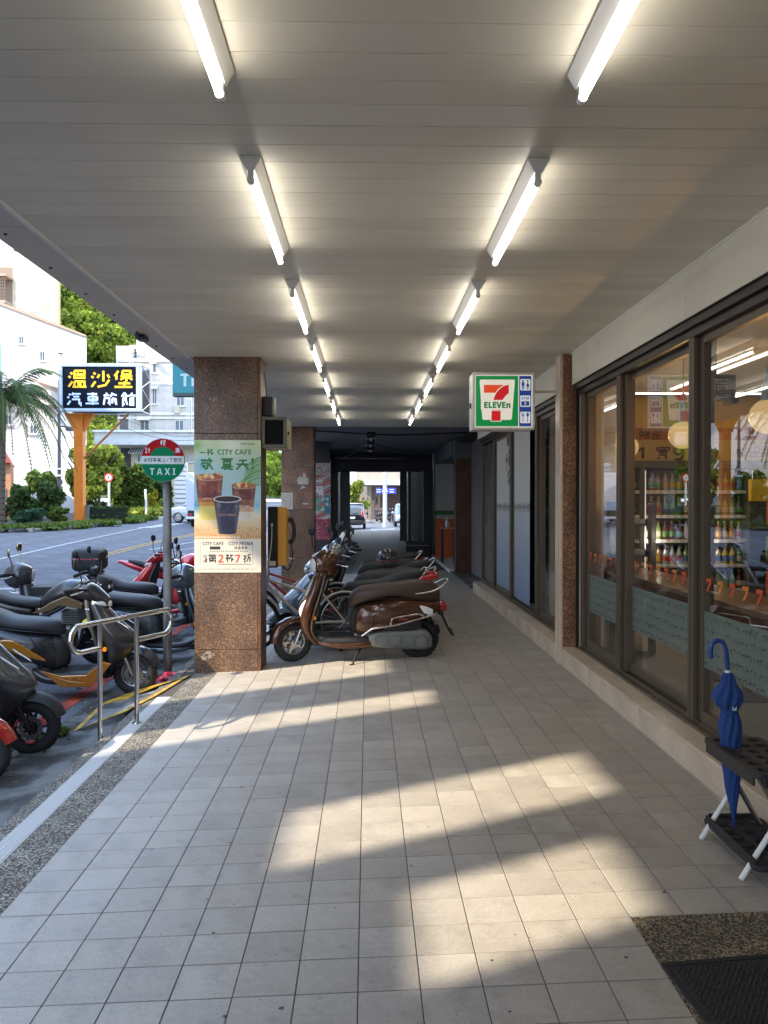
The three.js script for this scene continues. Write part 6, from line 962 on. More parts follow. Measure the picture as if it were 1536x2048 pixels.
// handrail and ramp
{
  const t = thing('handrail', 'stainless steel looped handrail on two posts by the ramp', 'handrail', [-1.92, 0, -5.9]), ux = 0.406, uz = -0.914, p = (s, y) => V(ux * s, y, uz * s), yT = 0.762, yB = 0.575, rr = (yT - yB) / 2, ym = (yT + yB) / 2, L0 = -0.19, L1 = 0.72, pts = [p(0.0, yB)];
  for (let i = 0; i <= 10; i++) { const a = -PI / 2 - PI * i / 10; pts.push(p(L0 + Math.cos(a) * rr, ym + Math.sin(a) * rr)); }
  for (let i = 0; i <= 10; i++) { const a = PI / 2 - PI * i / 10; pts.push(p(L1 + Math.cos(a) * rr, ym + Math.sin(a) * rr)); }
  pts.push(p(0.394, yB)); part('rail', tube(pts, 0.0185, 160, 14, false, 0.3), M.steel, t);
  part('post', [rod(p(0, -0.16), p(0, yT - 0.015), 0.0175, 0.0175, 18)], M.steel, t); part('post', [rod(p(0.394, -0.1), p(0.394, yT - 0.015), 0.0175, 0.0175, 18)], M.steel, t);
  part('flange', [rod(p(0, -0.125), p(0, -0.112), 0.045, 0.04, 20)], M.steel, t); part('flange', [rod(p(0.394, -0.062), p(0.394, -0.05), 0.04, 0.036, 20)], M.steel, t);
}
{
  // wedge ramp from the arcade edge down to the street, its rim painted yellow
  const A = V(-1.72, -0.054, -7.98), B = V(-1.84, -0.056, -7.1), C = V(-1.95, -0.062, -6.6), D = V(-2.3, -0.168, -6.42), E = V(-2.36, -0.162, -7.3), Fp = V(-2.08, -0.11, -7.72), pts = [A, B, C, D, E, Fp];
  const poly = (ps, lift) => { const P = []; for (let i = 1; i + 1 < ps.length; i++) P.push(...[ps[0], ps[i], ps[i + 1]].flatMap((q) => [q.x, q.y + lift, q.z])); const g = new THREE.BufferGeometry(); g.setAttribute('position', new THREE.Float32BufferAttribute(P, 3)); g.computeVertexNormals(); return uvm(g, 1.5); };
  const skirt = () => { const P = []; for (let i = 0; i < pts.length; i++) { const a = pts[i], b = pts[(i + 1) % pts.length]; P.push(a.x, a.y, a.z, b.x, b.y, b.z, b.x, -0.3, b.z, a.x, a.y, a.z, b.x, -0.3, b.z, a.x, -0.3, a.z); } const g = new THREE.BufferGeometry(); g.setAttribute('position', new THREE.Float32BufferAttribute(P, 3)); g.computeVertexNormals(); return uvm(g); };
  const t = tag(thing('kerb_ramp', 'grey wedge ramp with worn yellow painted edges beside the handrail', 'ramp'), null); part('slab', [poly([A, B, C, D, E, Fp], 0), skirt()], mat([0.2, 0.215, 0.23], 0.8, { map: M.concrete.map, bumpMap: M.concrete.bumpMap, bumpScale: 0.004 }), t);
  const edge = (ps, w) => { const P = []; for (let i = 0; i + 1 < ps.length; i++) { const a = ps[i], b = ps[i + 1], c = V(-2.08, 0, -7.1), ia = a.clone().lerp(V(c.x, a.y, c.z), w), ib = b.clone().lerp(V(c.x, b.y, c.z), w); P.push(...[a, b, ib, a, ib, ia].flatMap((q) => [q.x, q.y + 0.005, q.z])); } const g = new THREE.BufferGeometry(); g.setAttribute('position', new THREE.Float32BufferAttribute(P, 3)); g.computeVertexNormals(); return uvm(g, 2); };
  part('painted_edge', [edge([A, B, C, D], 0.16), edge([D, E, Fp, A], 0.48)], M.yellowPaint, t);
  const w = leaves([[-2.36, -0.13, -6.32, 0.1, 0.035, 0.1], [-2.5, -0.145, -6.2, 0.1, 0.025, 0.14], [-2.44, -0.14, -5.95, 0.07, 0.02, 0.1]], 420, 0.014, 71, { long: 4 }); tag(part('kerb_weeds', w, F.mid), 'small tuft of weeds at the low corner of the ramp', 'weeds', null, 'stuff');
  const lit = rng(17), lf = []; for (let i = 0; i < 70; i++) lf.push(new THREE.PlaneGeometry(0.03, 0.018).rotateX(-PI / 2 + (lit() - 0.5)).rotateY(lit() * 6).translate(-2.75 + lit() * 0.75, -0.16 + lit() * 0.012, -5.2 - lit() * 2.6)); tag(part('fallen_leaves', lf, mat([0.2, 0.13, 0.05], 0.9)), 'dry leaf litter in the gutter by the ramp', 'leaves', null, 'stuff');
}
// teal hanging sign on the façade beyond the pillar
{
  const d = 12.2, a = at(347, 787, d), t = thing('teal_sign', 'teal sign board with white letters hanging past the near pillar', 'sign', [a.x, a.y, -d]);
  const tex = drawn(512, 512, (c) => { c.fillStyle = '#2f9aa6'; c.fillRect(0, 0, 512, 512); c.fillStyle = '#e2ece8'; c.beginPath(); c.ellipse(360, 60, 250, 230, 0, 0, 7); c.fill(); c.fillStyle = '#147a63'; c.beginPath(); c.ellipse(372, 46, 225, 215, 0, 0, 7); c.fill(); latin(c, 'TEL', 60, 410, 140, '#d5e6e4'); });
  sheet('sign', 0.95, 0.95, 0.12, tex, t, mat([0.1, 0.11, 0.11], 0.5)); for (const c of t.children) c.position.set(0.475, 0.475, 0); part('bracket', [box(0, 0.95, -0.05, 0, -0.07, 0.06, 0.01)], mat([0.08, 0.12, 0.11], 0.5), t); part('arm', rod([0.6, 0.95, 0], [0.85, 1.3, 0], 0.02), M.darkMetal, t);
}
// ---------- houses across the street ----------
const wallWhite = mat([0.82, 0.81, 0.78], 0.85, { map: M.paint.map }), wallCream = mat([0.72, 0.62, 0.42], 0.85, { map: M.paint.map }), wallGrey = mat([0.62, 0.57, 0.51], 0.85, { map: M.paint.map }), brownTrim = mat([0.38, 0.27, 0.19], 0.85);
const winGlass = mat([0.1, 0.13, 0.15], 0.08, { clearcoat: 1 }), winFrame = mat([0.55, 0.55, 0.53], 0.5);
// a window at a pixel rectangle on a wall that faces the camera at distance d: frame, panes, sill, recessed
function farWindow(t, d, px0, px1, py0, py1, panes = 2, awning) {
  const a = at(px0, py1, d).sub(t.position), b = at(px1, py0, d).sub(t.position), z = 0, w = b.x - a.x, f = Math.min(0.07, w * 0.1);
  const win = part('window', [box(a.x, b.x, b.y - f, b.y, z - 0.02, z + 0.05), box(a.x, b.x, a.y, a.y + f, z - 0.02, z + 0.05), box(a.x, a.x + f, a.y + f, b.y - f, z - 0.02, z + 0.05), box(b.x - f, b.x, a.y + f, b.y - f, z - 0.02, z + 0.05), ...Array.from({ length: panes - 1 }, (_, i) => box(a.x + w * (i + 1) / panes - f / 2, a.x + w * (i + 1) / panes + f / 2, a.y + f, b.y - f, z - 0.02, z + 0.045))], winFrame, t);
  for (let i = 0; i < panes; i++) part('pane', box(a.x + w * i / panes + f * 0.5, a.x + w * (i + 1) / panes - f * 0.5, a.y + f, b.y - f, z + 0.004, z + 0.02), winGlass, win);
  part('sill', box(a.x - 0.1, b.x + 0.1, a.y - 0.1, a.y, z, z + 0.16), wallWhite, win);
  if (awning) part('awning', [plate([[0, 0], [0.7, -0.35], [0.7, -0.4], [0, -0.08]], w + 0.3, 0.005).rotateY(-PI / 2).translate((a.x + b.x) / 2, b.y + 0.35, z)], awning, win);
}
const skew = (g) => { g = prep(g); const p = g.attributes.position; for (let i = 0; i < p.count; i++) p.setX(i, p.getX(i) + Math.min(0, p.getZ(i)) * 0.4); g.computeVertexNormals(); return g; };   // the side walls run back at a slant
{ // white building whose roof line falls to the right
  const d = 62, t = thing('white_building', 'tall white rendered building with falling roof line and tiny windows', 'building', [at(173, 1007, d).x, 0, -d]);
  const P = (x, y) => { const p = at(x, y, d); return [p.x - t.position.x, p.y]; }, pts = [P(173, 675), P(100, 646), P(0, 608), P(-220, 525), [P(-220, 0)[0], -0.5], [0, -0.5]];
  part('wall', skew(plate(pts, 11, 0.01).translate(0, 0, -5.5)), wallWhite, t);
  part('coping', [plate([P(174, 675), P(174, 671), P(100, 642), P(0, 604), P(-220, 521), P(-220, 527), P(0, 610), P(100, 648)], 11.3, 0.01).translate(0, 0, -5.45)].map(skew), brownTrim, t);
  for (const w of [[38, 48, 673, 688], [80, 90, 703, 722], [-40, -28, 640, 658], [36, 46, 760, 778], [128, 138, 760, 776], [60, 74, 850, 868], [10, 24, 830, 850]]) farWindow(t, d, ...w, 2);
  { const a = P(80, 790), b = P(116, 775), q = part('lean_to', [box(a[0], b[0], a[1] - 0.9, a[1] + 0.2, 0, 1.4, 0.02)], wallGrey, t); part('lean_to_roof', plate([[a[0] - 0.2, b[1] + 0.5], [b[0] + 0.3, b[1] - 0.1], [b[0] + 0.3, b[1] - 0.22], [a[0] - 0.2, b[1] + 0.36]], 1.8, 0.01).translate(0, 0, 0.8), brownTrim, q); }
  { const a = P(124, 712), c = part('wall_lamp', [rod([a[0], a[1], 0], [a[0], a[1] + 0.1, 0.5], 0.04), cbox(a[0] + 0.1, a[1] + 0.1, 0.55, 0.35, 0.1, 0.3, 0.03)], M.plasticGrey, t); }  // grey bar and box standing in for the shadow of a sill
}
{ // cream block above and behind it, with a balcony
  const d = 76, t = thing('cream_building', 'cream apartment block rising behind the white building', 'building', [at(117, 1007, d).x, 0, -d]);
  const P = (x, y) => { const p = at(x, y, d); return [p.x - t.position.x, p.y]; };
  part('wall', plate([P(117, 563), P(40, 506), P(-240, 420), [P(-240, 0)[0], -0.5], [0, -0.5]], 12, 0.01).translate(0, 0, -6), wallCream, t); skew(t.children[0].geometry);
  part('corner_band', [plate([P(118.5, 563), P(118.5, 690), P(114, 690), P(114, 560)], 0.4, 0.005).translate(0, 0, -0.1)], mat([0.5, 0.36, 0.2], 0.8), t);
  const a = P(32, 625), b = P(79, 548); part('white_panel', box(a[0], b[0], a[1], b[1], 0, 0.06), wallWhite, t);
  { const c0 = P(-60, 600), c1 = P(25, 578), y0 = c0[1] - 0.6, q = part('balcony', [box(c0[0], c1[0], y0, y0 + 0.25, 0, 1.5, 0.02), box(c0[0], c1[0], y0 - 1.1, y0 - 0.9, 0, 1.2, 0.02)], brownTrim, t), bars = []; for (let x = c0[0]; x < c1[0]; x += 0.18) bars.push(box(x, x + 0.03, y0 + 0.25, y0 + 2.4, 1.42, 1.46)); for (let i = 0; i < 7; i++) bars.push(box(c0[0], c1[0], y0 + 0.4 + i * 0.3, y0 + 0.43 + i * 0.3, 1.41, 1.47)); part('grille', bars, mat([0.2, 0.14, 0.1], 0.6), q); part('back_wall', box(c0[0], c1[0], y0 + 0.25, y0 + 3.6, 0.01, 0.03), mat([0.25, 0.18, 0.13], 0.8), q); part('roof_slab', box(c0[0], c1[0] + 0.1, y0 + 2.4, y0 + 2.6, 0, 1.6), brownTrim, q); part('pillar', box(c1[0] - 1.6, c1[0] - 1.2, y0 + 0.25, y0 + 4.2, 1.46, 1.7), wallCream, q); }
}
{ // brick red house behind the palm
  const d = 54, a = at(-120, 1010, d), b = at(22, 902, d), t = thing('red_roofed_house', 'orange brick house with a red roof edge behind the palm', 'building', [a.x, groundY(a.x, d), -d]), w = b.x - a.x, h = b.y - t.position.y;
  part('wall', box(0, w, -0.5, h - 0.8, -6, 0), mat([0.5, 0.24, 0.12], 0.85, { map: M.paint.map }), t); part('roof', plate([[0, h - 0.8], [w + 0.1, h - 0.8], [w - 0.6, h + 0.4], [0, h + 0.9]], 6.6, 0.02).translate(0, 0, -2.9), mat([0.36, 0.07, 0.05], 0.8), t); t.children.forEach((c) => skew(c.geometry)); part('door', box(w - 2.4, w - 1.4, 0, 2.1, 0, 0.04), mat([0.3, 0.16, 0.09], 0.7), t); part('window', box(w - 1.1, w - 0.3, 1.0, 1.9, 0, 0.04), winGlass, t);
  const bl = thing('blue_banner', 'bright blue banner on a frame behind the palm fronds', 'banner', [at(-20, 850, 53).x, groundY(-25, 53), -53]); const bh = at(0, 690, 53).y - bl.position.y, b0 = at(0, 880, 53).y - bl.position.y; part('cloth', box(0, 0.7, b0, bh, -0.03, 0.03), mat([0.08, 0.36, 0.62], 0.6), bl); part('post', [rod([0, 0, -0.06], [0, bh, -0.06], 0.06), rod([0.7, 0, -0.06], [0.7, bh, -0.06], 0.06)], M.alu, bl);
}
{ // grey apartment house
  const d = 86, t = thing('grey_building', 'pinkish grey apartment house with rooftop tank behind the motel sign', 'building', [at(250, 1007, d).x, 0, -d]);
  const P = (x, y) => { const p = at(x, y, d); return [p.x - t.position.x, p.y]; }, bx = (n, x0, x1, y0, y1, z0, z1, m) => { const a = P(x0, y1), b = P(x1, y0); return part(n, box(a[0], b[0], a[1], b[1], z0, z1, 0.02), m, t); };
  bx('wall', 236, 470, 722, 1040, -9, 0, wallGrey); bx('parapet', 236, 470, 718, 724, -9, 0.15, wallWhite); bx('stair_tower', 262, 420, 660, 720, -8, -2, wallGrey); bx('tower_cap', 258, 425, 655, 662, -8.2, -1.7, wallWhite);
  bx('water_tank', 229, 256, 690, 726, -3, -0.5, wallWhite); bx('tank_lid', 247, 270, 682, 689, -4, -2.2, wallWhite); bx('string_course', 235, 470, 765, 769, 0, 0.14, wallWhite); bx('string_course', 235, 470, 826, 830, 0, 0.14, wallWhite); bx('string_course', 235, 470, 835, 838, 0, 0.12, wallWhite);
  bx('recess', 240, 256, 828, 870, 0, 0.02, mat([0.12, 0.12, 0.13], 0.6));  // flat dark panel; the shade inside the recess is put into its colour
  for (const w of [[305, 313, 728, 746, 1, 1], [305, 314, 778, 808, 2, 1], [280, 299, 840, 864, 2, 1], [350, 368, 840, 868, 2], [353, 369, 793, 812, 2], [345, 370, 730, 752, 2], [274, 290, 782, 806, 2], [392, 412, 790, 815, 2]]) farWindow(t, d, w[0], w[1], w[2], w[3], w[4], w[5] ? wallWhite : null);
  for (const x of [259, 262, 266, 374, 378, 383]) { const a = P(x, 722), b = P(x, 1000); part('drain_pipe', rod([a[0], b[1], 0.1], [a[0], a[1], 0.1], 0.06, 0.06, 8), wallWhite, t); }
  { const a = P(350, 812), b = P(361, 828); part('air_conditioner', box(a[0], b[0], b[1], a[1], 0, 0.5, 0.03), mat([0.5, 0.44, 0.33], 0.6), t); }
  const ant = []; for (const x of [242, 266, 283]) { const a = P(x, 722), b = P(x, 700); ant.push(rod([a[0], a[1], -1], [b[0], b[1], -1], 0.03, 0.03, 6), rod([b[0] - 0.5, b[1] - 0.2, -1], [b[0] + 0.5, b[1] + 0.1, -1], 0.02, 0.02, 6), rod([b[0] - 0.4, b[1] - 0.6, -1], [b[0] + 0.4, b[1] - 0.4, -1], 0.02, 0.02, 6)); } part('antenna', ant, M.darkMetal, t);
}
{ // low house with a flat canopy and striped awning
  const d = 72, t = thing('low_house', 'low house with white flat canopy and striped awning', 'building', [at(205, 1007, d).x, 0, -d]);
  const bx = (n, x0, x1, y0, y1, z0, z1, m) => { const a = at(x0, y1, d).sub(t.position), b = at(x1, y0, d).sub(t.position); return part(n, box(a.x, b.x, a.y, b.y, z0, z1, 0.02), m, t); };
  bx('canopy', 205, 420, 868, 893, -7, 2.2, mat([0.66, 0.66, 0.63], 0.8, { map: M.paint.map })); bx('canopy_lip', 203, 422, 865, 869, -7, 2.4, wallWhite); bx('wall', 236, 440, 893, 1040, -7, 0, wallCream); bx('opening', 242, 262, 896, 940, 0, 0.03, mat([0.06, 0.055, 0.05], 0.8));  // opening is a flat panel, the shade inside put into its colour
  const n = 12; for (let i = 0; i < n; i++) { const a = at(262 + i * 2.4, 907, d).sub(t.position), b = at(264.4 + i * 2.4, 895, d).sub(t.position); part('awning_strip', plate([[0, b.y], [0.9, a.y], [0.9, a.y - 0.06], [0, b.y - 0.06]], b.x - a.x - 0.004, 0).rotateY(-PI / 2).translate((a.x + b.x) / 2, 0, 0), i % 2 ? M.plasticGrey : wallWhite, t); }
  farWindow(t, d, 274, 288, 909, 925, 2); farWindow(t, d, 376, 386, 908, 924, 2);
  const q = thing('louvred_wall', 'white louvred wall beyond the taxi sign pole', 'wall', [at(349, 1007, 66).x, 0, -66]), w = at(374, 1007, 66).x - q.position.x, y0 = at(350, 1006, 66).y, y1 = at(350, 925, 66).y; part('panel', box(0, w, y0 - 0.4, y1, -0.3, -0.1), wallWhite, q);
  for (let i = 0; i < 9; i++) part('slat', cbox(w / 2, y0 + (i + 0.5) * (y1 - y0) / 9, -0.02, w, (y1 - y0) / 9 * 0.72, 0.12).rotateX(0), wallWhite, q);
}
{ // small things along the verge
  const s = thing('round_road_sign', 'small red rimmed round road sign on a white post', 'road sign', [at(218, 1022, 55).x, groundY(-17, 55), -55]), y = at(218, 955, 55).y - s.position.y; part('post', rod([0, 0, -0.03], [0, y + 0.2, -0.03], 0.07), M.plateWhite, s); part('disc', rod([0, y, 0.04], [0, y, 0.07], 0.3, 0.3, 28), mat([0.55, 0.04, 0.03], 0.5), s); part('face', rod([0, y, 0.07], [0, y, 0.078], 0.2, 0.2, 24), M.plateWhite, s); part('symbol', cbox(0, y, 0.08, 0.06, 0.2, 0.006), M.black, s);
  const p = thing('white_post', 'slender white marker post in the sunny verge', 'post', [at(293, 1024, 56).x, groundY(-15, 56), -56]); part('post', rod([0, 0, 0], [-0.06, 1.75, 0], 0.08, 0.07), wallWhite, p); part('cap', ball(-0.06, 1.76, 0, 0.08), wallWhite, p);
  const u = thing('utility_pole', 'thin dark utility pole with a camera arm left of the orange post', 'pole', [at(119, 1040, 50).x, groundY(-19, 50), -50]), h = at(119, 760, 50).y - u.position.y, yy = at(119, 852, 50).y - u.position.y; part('pole', rod([0, 0, 0], [0, h, 0], 0.13, 0.07, 10), mat([0.13, 0.12, 0.14], 0.7), u); part('arm', [rod([0, yy, 0], [0.75, yy - 0.1, 0.2], 0.05), cbox(0.75, yy - 0.2, 0.25, 0.5, 0.24, 0.3, 0.04)], M.plasticGrey, u); part('equipment_box', [cbox(-0.2, yy - 4.2, 0.1, 0.35, 0.6, 0.3, 0.03)], M.plasticGrey, u); part('clamp', [cbox(0.1, yy - 3.0, 0.1, 0.5, 0.12, 0.2), cbox(0.1, yy - 2.6, 0.1, 0.4, 0.1, 0.2)], M.alu, u);
  const wires = []; for (const [x0, y0, x1, y1] of [[236, 838, 390, 872], [205, 845, 390, 880]]) { const a = at(x0, y0, 64), b = at(x1, y1, 64), m = a.clone().lerp(b, 0.5); m.y -= 0.35; wires.push(tube([a.clone().add(V(-8, 0.6, 0)), a, m, b, b.clone().add(V(9, 1.2, 0))], 0.018, 30, 5)); }
  wires.forEach((w, i) => tag(part('overhead_wire', w, M.black), `thin dark overhead wire in front of the grey building, ${i ? 'lower' : 'upper'} of two`, 'wire'));
}
// ---------- cars ----------
function makeCar(name, label, o) {
  const t = thing(name, label, 'car', [0, 0, 0], 0), L = o.len ?? 4.4, H = o.h ?? 1.65, W = (o.w ?? 1.8) / 2, hl = L / 2, R = 0.33;
  part('body', loft([[-hl, 0.42, 0.95, W * 0.82], [-hl + 0.15, 0.3, 1.02, W * 0.97], [-hl * 0.4, 0.24, 1.04, W], [hl * 0.35, 0.24, 1.0, W], [hl * 0.75, 0.26, 0.92, W * 0.97], [hl - 0.1, 0.32, 0.8, W * 0.88], [hl, 0.4, 0.66, W * 0.72]], { n: 32, exp: 4 }), o.paint, t);
  part('cabin', loft([[-hl + 0.12, 0.9, 1.0, W * 0.86], [-hl + 0.5, 0.9, H - 0.06, W * 0.82], [-0.4, 0.9, H, W * 0.84], [0.35, 0.9, H - 0.06, W * 0.82], [hl * 0.55, 0.86, 0.98, W * 0.8]], { n: 28, exp: 3.6 }), winGlass, t);
  part('roof', loft([[-hl + 0.42, H - 0.14, H - 0.04, W * 0.72], [-0.9, H - 0.1, H + 0.02, W * 0.78], [0.0, H - 0.1, H + 0.02, W * 0.78], [0.45, H - 0.16, H - 0.05, W * 0.72]], { n: 20, exp: 4 }), o.paint, t);
  for (const s of [1, -1]) { part('pillar', [rod([-hl + 0.2, 0.98, W * 0.83 * s], [-hl + 0.55, H - 0.08, W * 0.72 * s], 0.06), rod([-0.15, 0.98, W * 0.86 * s], [-0.15, H - 0.06, W * 0.79 * s], 0.045), rod([hl * 0.5, 0.98, W * 0.8 * s], [0.35, H - 0.08, W * 0.74 * s], 0.045)], o.paint, t); part('side_mirror', ball(hl * 0.36, 1.05, (W + 0.1) * s, 0.07, 0.09, 0.1), o.paint, t); part('headlight', ball(hl - 0.16, 0.72, W * 0.66 * s, 0.1, 0.09, 0.2), M.lens, t); part('tail_light', loft([[-hl - 0.03, 0.82, 0.98, 0.05], [-hl + 0.08, 0.75, 1.3, 0.09], [-hl + 0.3, 0.8, 1.28, 0.04]], { n: 12 }).translate(0, 0, W * 0.74 * s), M.redLens, t); }
  for (const x of [hl * 0.62, -hl * 0.6]) for (const s of [1, -1]) { const w = part('wheel', new THREE.TorusGeometry(R - 0.1, 0.1, 12, 32).translate(x, R, (W - 0.1) * s), M.rubber, t), sp = [new THREE.TorusGeometry(R - 0.12, 0.02, 8, 28).translate(x, R, (W - 0.02) * s), rod([x, R, (W - 0.12) * s], [x, R, (W - 0.03) * s], R - 0.14, R - 0.14, 24)]; for (let i = 0; i < 5; i++) sp.push(plate([[0, -0.03], [R - 0.12, -0.022], [R - 0.12, 0.022], [0, 0.03]], 0.03, 0.005).rotateZ(i / 5 * 2 * PI).translate(x, R, (W - 0.02) * s)); part('rim', sp, M.alu, w); }
  part('bumper', [loft([[-hl - 0.07, 0.36, 0.6, W * 0.8], [-hl + 0.1, 0.3, 0.64, W * 0.95]], { n: 20, exp: 5 }), loft([[hl - 0.12, 0.28, 0.52, W * 0.92], [hl + 0.06, 0.33, 0.5, W * 0.72]], { n: 20, exp: 5 })], o.trim ?? M.plastic, t);
  part('licence_plate', cbox(-hl - 0.05, 0.78, 0, 0.02, 0.14, 0.38, 0.004), M.plateWhite, t); part('rear_window_wiper', rod([-hl + 0.1, 1.05, 0], [-hl + 0.14, 1.12, 0.4], 0.012), M.black, t);
  return t;
}
const carAt = (t, x, y, d, turn) => { t.position.set(x, y, -d); t.rotation.y = turn; };
{ const d = 47.5, q = at(370, 1040, d); carAt(makeCar('parked_car', 'white car showing its front wheel past the near pillar', { paint: car([0.62, 0.63, 0.65]) }), q.x + 1.25, groundY(q.x, d), d, PI * 0.93);
  const e = 43, tr = thing('small_truck', 'small truck with pale blue grey box behind the near pillar', 'truck', [at(372, 1040, e).x, groundY(-9, e), -e]); part('cargo_box', box(0, 1.9, 0.85, 2.85, -3.2, 0, 0.03), mat([0.5, 0.55, 0.62], 0.5), tr); part('chassis', box(0.1, 1.8, 0.5, 0.85, -4.6, 0.05), M.darkMetal, tr); part('cab', box(0.05, 1.85, 0.55, 2.2, -4.9, -3.3, 0.1), car([0.55, 0.56, 0.58]), tr); for (const x of [0.1, 1.6]) for (const z of [-0.8, -4.0]) part('wheel', new THREE.TorusGeometry(0.25, 0.1, 10, 24).rotateY(PI / 2).translate(x + 0.1, 0.35, z), M.rubber, tr); part('rear_bumper', box(0, 1.9, 0.42, 0.55, 0.0, 0.08, 0.01), M.plateWhite, tr); part('tail_light', [cbox(0.2, 0.66, 0.05, 0.25, 0.12, 0.03), cbox(1.7, 0.66, 0.05, 0.25, 0.12, 0.03)], M.redLens, tr); }
// ---------- wooded hill ----------
{
  const h = (x, d) => { const u = smooth(-14, -75, x), v = smooth(100, 165, d); return 78 * u * v * (1 - 0.74 * smooth(-50, -72, x)) + 10 * u * v * Math.sin(x * 0.07) * Math.cos(d * 0.05) + 2.2; };
  const P = [], I = [], n = 40, mm = 24; for (let j = 0; j <= mm; j++) for (let i = 0; i <= n; i++) { const x = lerp(-260, 10, i / n), d = lerp(98, 300, j / mm); P.push(x, h(x, d), -d); } for (let j = 0; j < mm; j++) for (let i = 0; i < n; i++) { const a = j * (n + 1) + i; I.push(a, a + 1, a + n + 1, a + 1, a + n + 2, a + n + 1); }
  const g = new THREE.BufferGeometry(); g.setAttribute('position', new THREE.Float32BufferAttribute(P, 3)); g.setIndex(I); g.computeVertexNormals(); tag(part('hill', g, mat([0.05, 0.07, 0.025], 1)), null, null, null, 'structure');
  const clump = leaves(clumps(9, 1.5, 1.3, 1.5, 0.2, 500, 0.5), 1300, 0.2, 501, { long: 1.3, tone: 0.6 }), r = rng(502), m4 = new THREE.Matrix4(), q = new THREE.Quaternion(), list = [];
  for (let i = 0; i < 5200; i++) { const x = -14 - r() * 85, d = 102 + r() * 95, y = h(x, d), p = V(x, y, -d).project(camera); if (p.x < -1.15 || p.x > 0.1 || y < 3) continue; list.push([x, y, d, 1 + r() * 1.3, r()]); }
  const inst = new THREE.InstancedMesh(clump, F.mid, list.length), c = new THREE.Color(); list.forEach(([x, y, d, s, k], i) => { inst.setMatrixAt(i, m4.compose(V(x, y - 0.3, -d), q.setFromAxisAngle(V(0, 1, 0), k * 40), V(s * 1.2, s * (0.9 + k * 0.6), s * 1.2))); inst.setColorAt(i, c.setRGB(1.0 + k * 1.5, 1.0 + k * 0.95, 0.8 + k * 0.5)); });
  inst.name = 'hill_forest'; tag(inst, 'sunlit evergreen forest covering the hillside', 'forest', null, 'stuff'); inst.castShadow = inst.receiveShadow = true; scene.add(inst);
}
// ---------- unseen sun blockers, shaped to band the floor light and shade the street ----------
{
  const t = thing('street_house', 'unseen block out of view, its screen cut to band the sun on the floor', 'building', [0, 0, 0]), X = -12, k = 0.425 / 0.905, z = (v) => -(v + k * X), top = 13.2;
  part('storeys', box(X - 9, X, -0.4, 8.2, -23.8, 8), wallWhite, t);  // plain mass out of view, keeping low sun off the scooters
  const scr = (v0, v1, y0, y1) => part('roof_screen', box(X - 0.08, X, y0, y1, z(v1), z(v0)), wallWhite, t);  // unseen panels, their gaps sized to the sun bands on the floor
  scr(-1.5, 2.58, 8.2, top); scr(3.3, 3.78, 8.2, top); scr(4.5, 6.26, 8.2, top); scr(6.76, 7.66, 8.2, top); scr(9.1, 29.4, 8.2, top);
  scr(2.58, 3.3, 8.2, 10.15); scr(2.58, 3.3, 11.0, top); scr(3.78, 4.5, 8.2, 9.65); scr(3.78, 4.5, 11.2, top); scr(6.26, 6.76, 10.5, top); scr(7.66, 9.1, 10.2, top);
  part('rooms', box(X - 7, X - 3, 8.2, 9.4, -13, 7), wallGrey, t);
  const u = thing('apartment_tower', 'unseen tower out of view on the left, placed to shade the planter and road', 'building', [0, 0, 0]); part('wall', box(-47, -36, -0.4, 25, -40, -14), wallGrey, u);  // out of view, placed to keep sun off planter and road
  for (let f = 0; f < 7; f++) part('balcony', box(-36, -35.2, 2.2 + f * 3.2, 3.2 + f * 3.2, -38, -16), wallWhite, u);
}
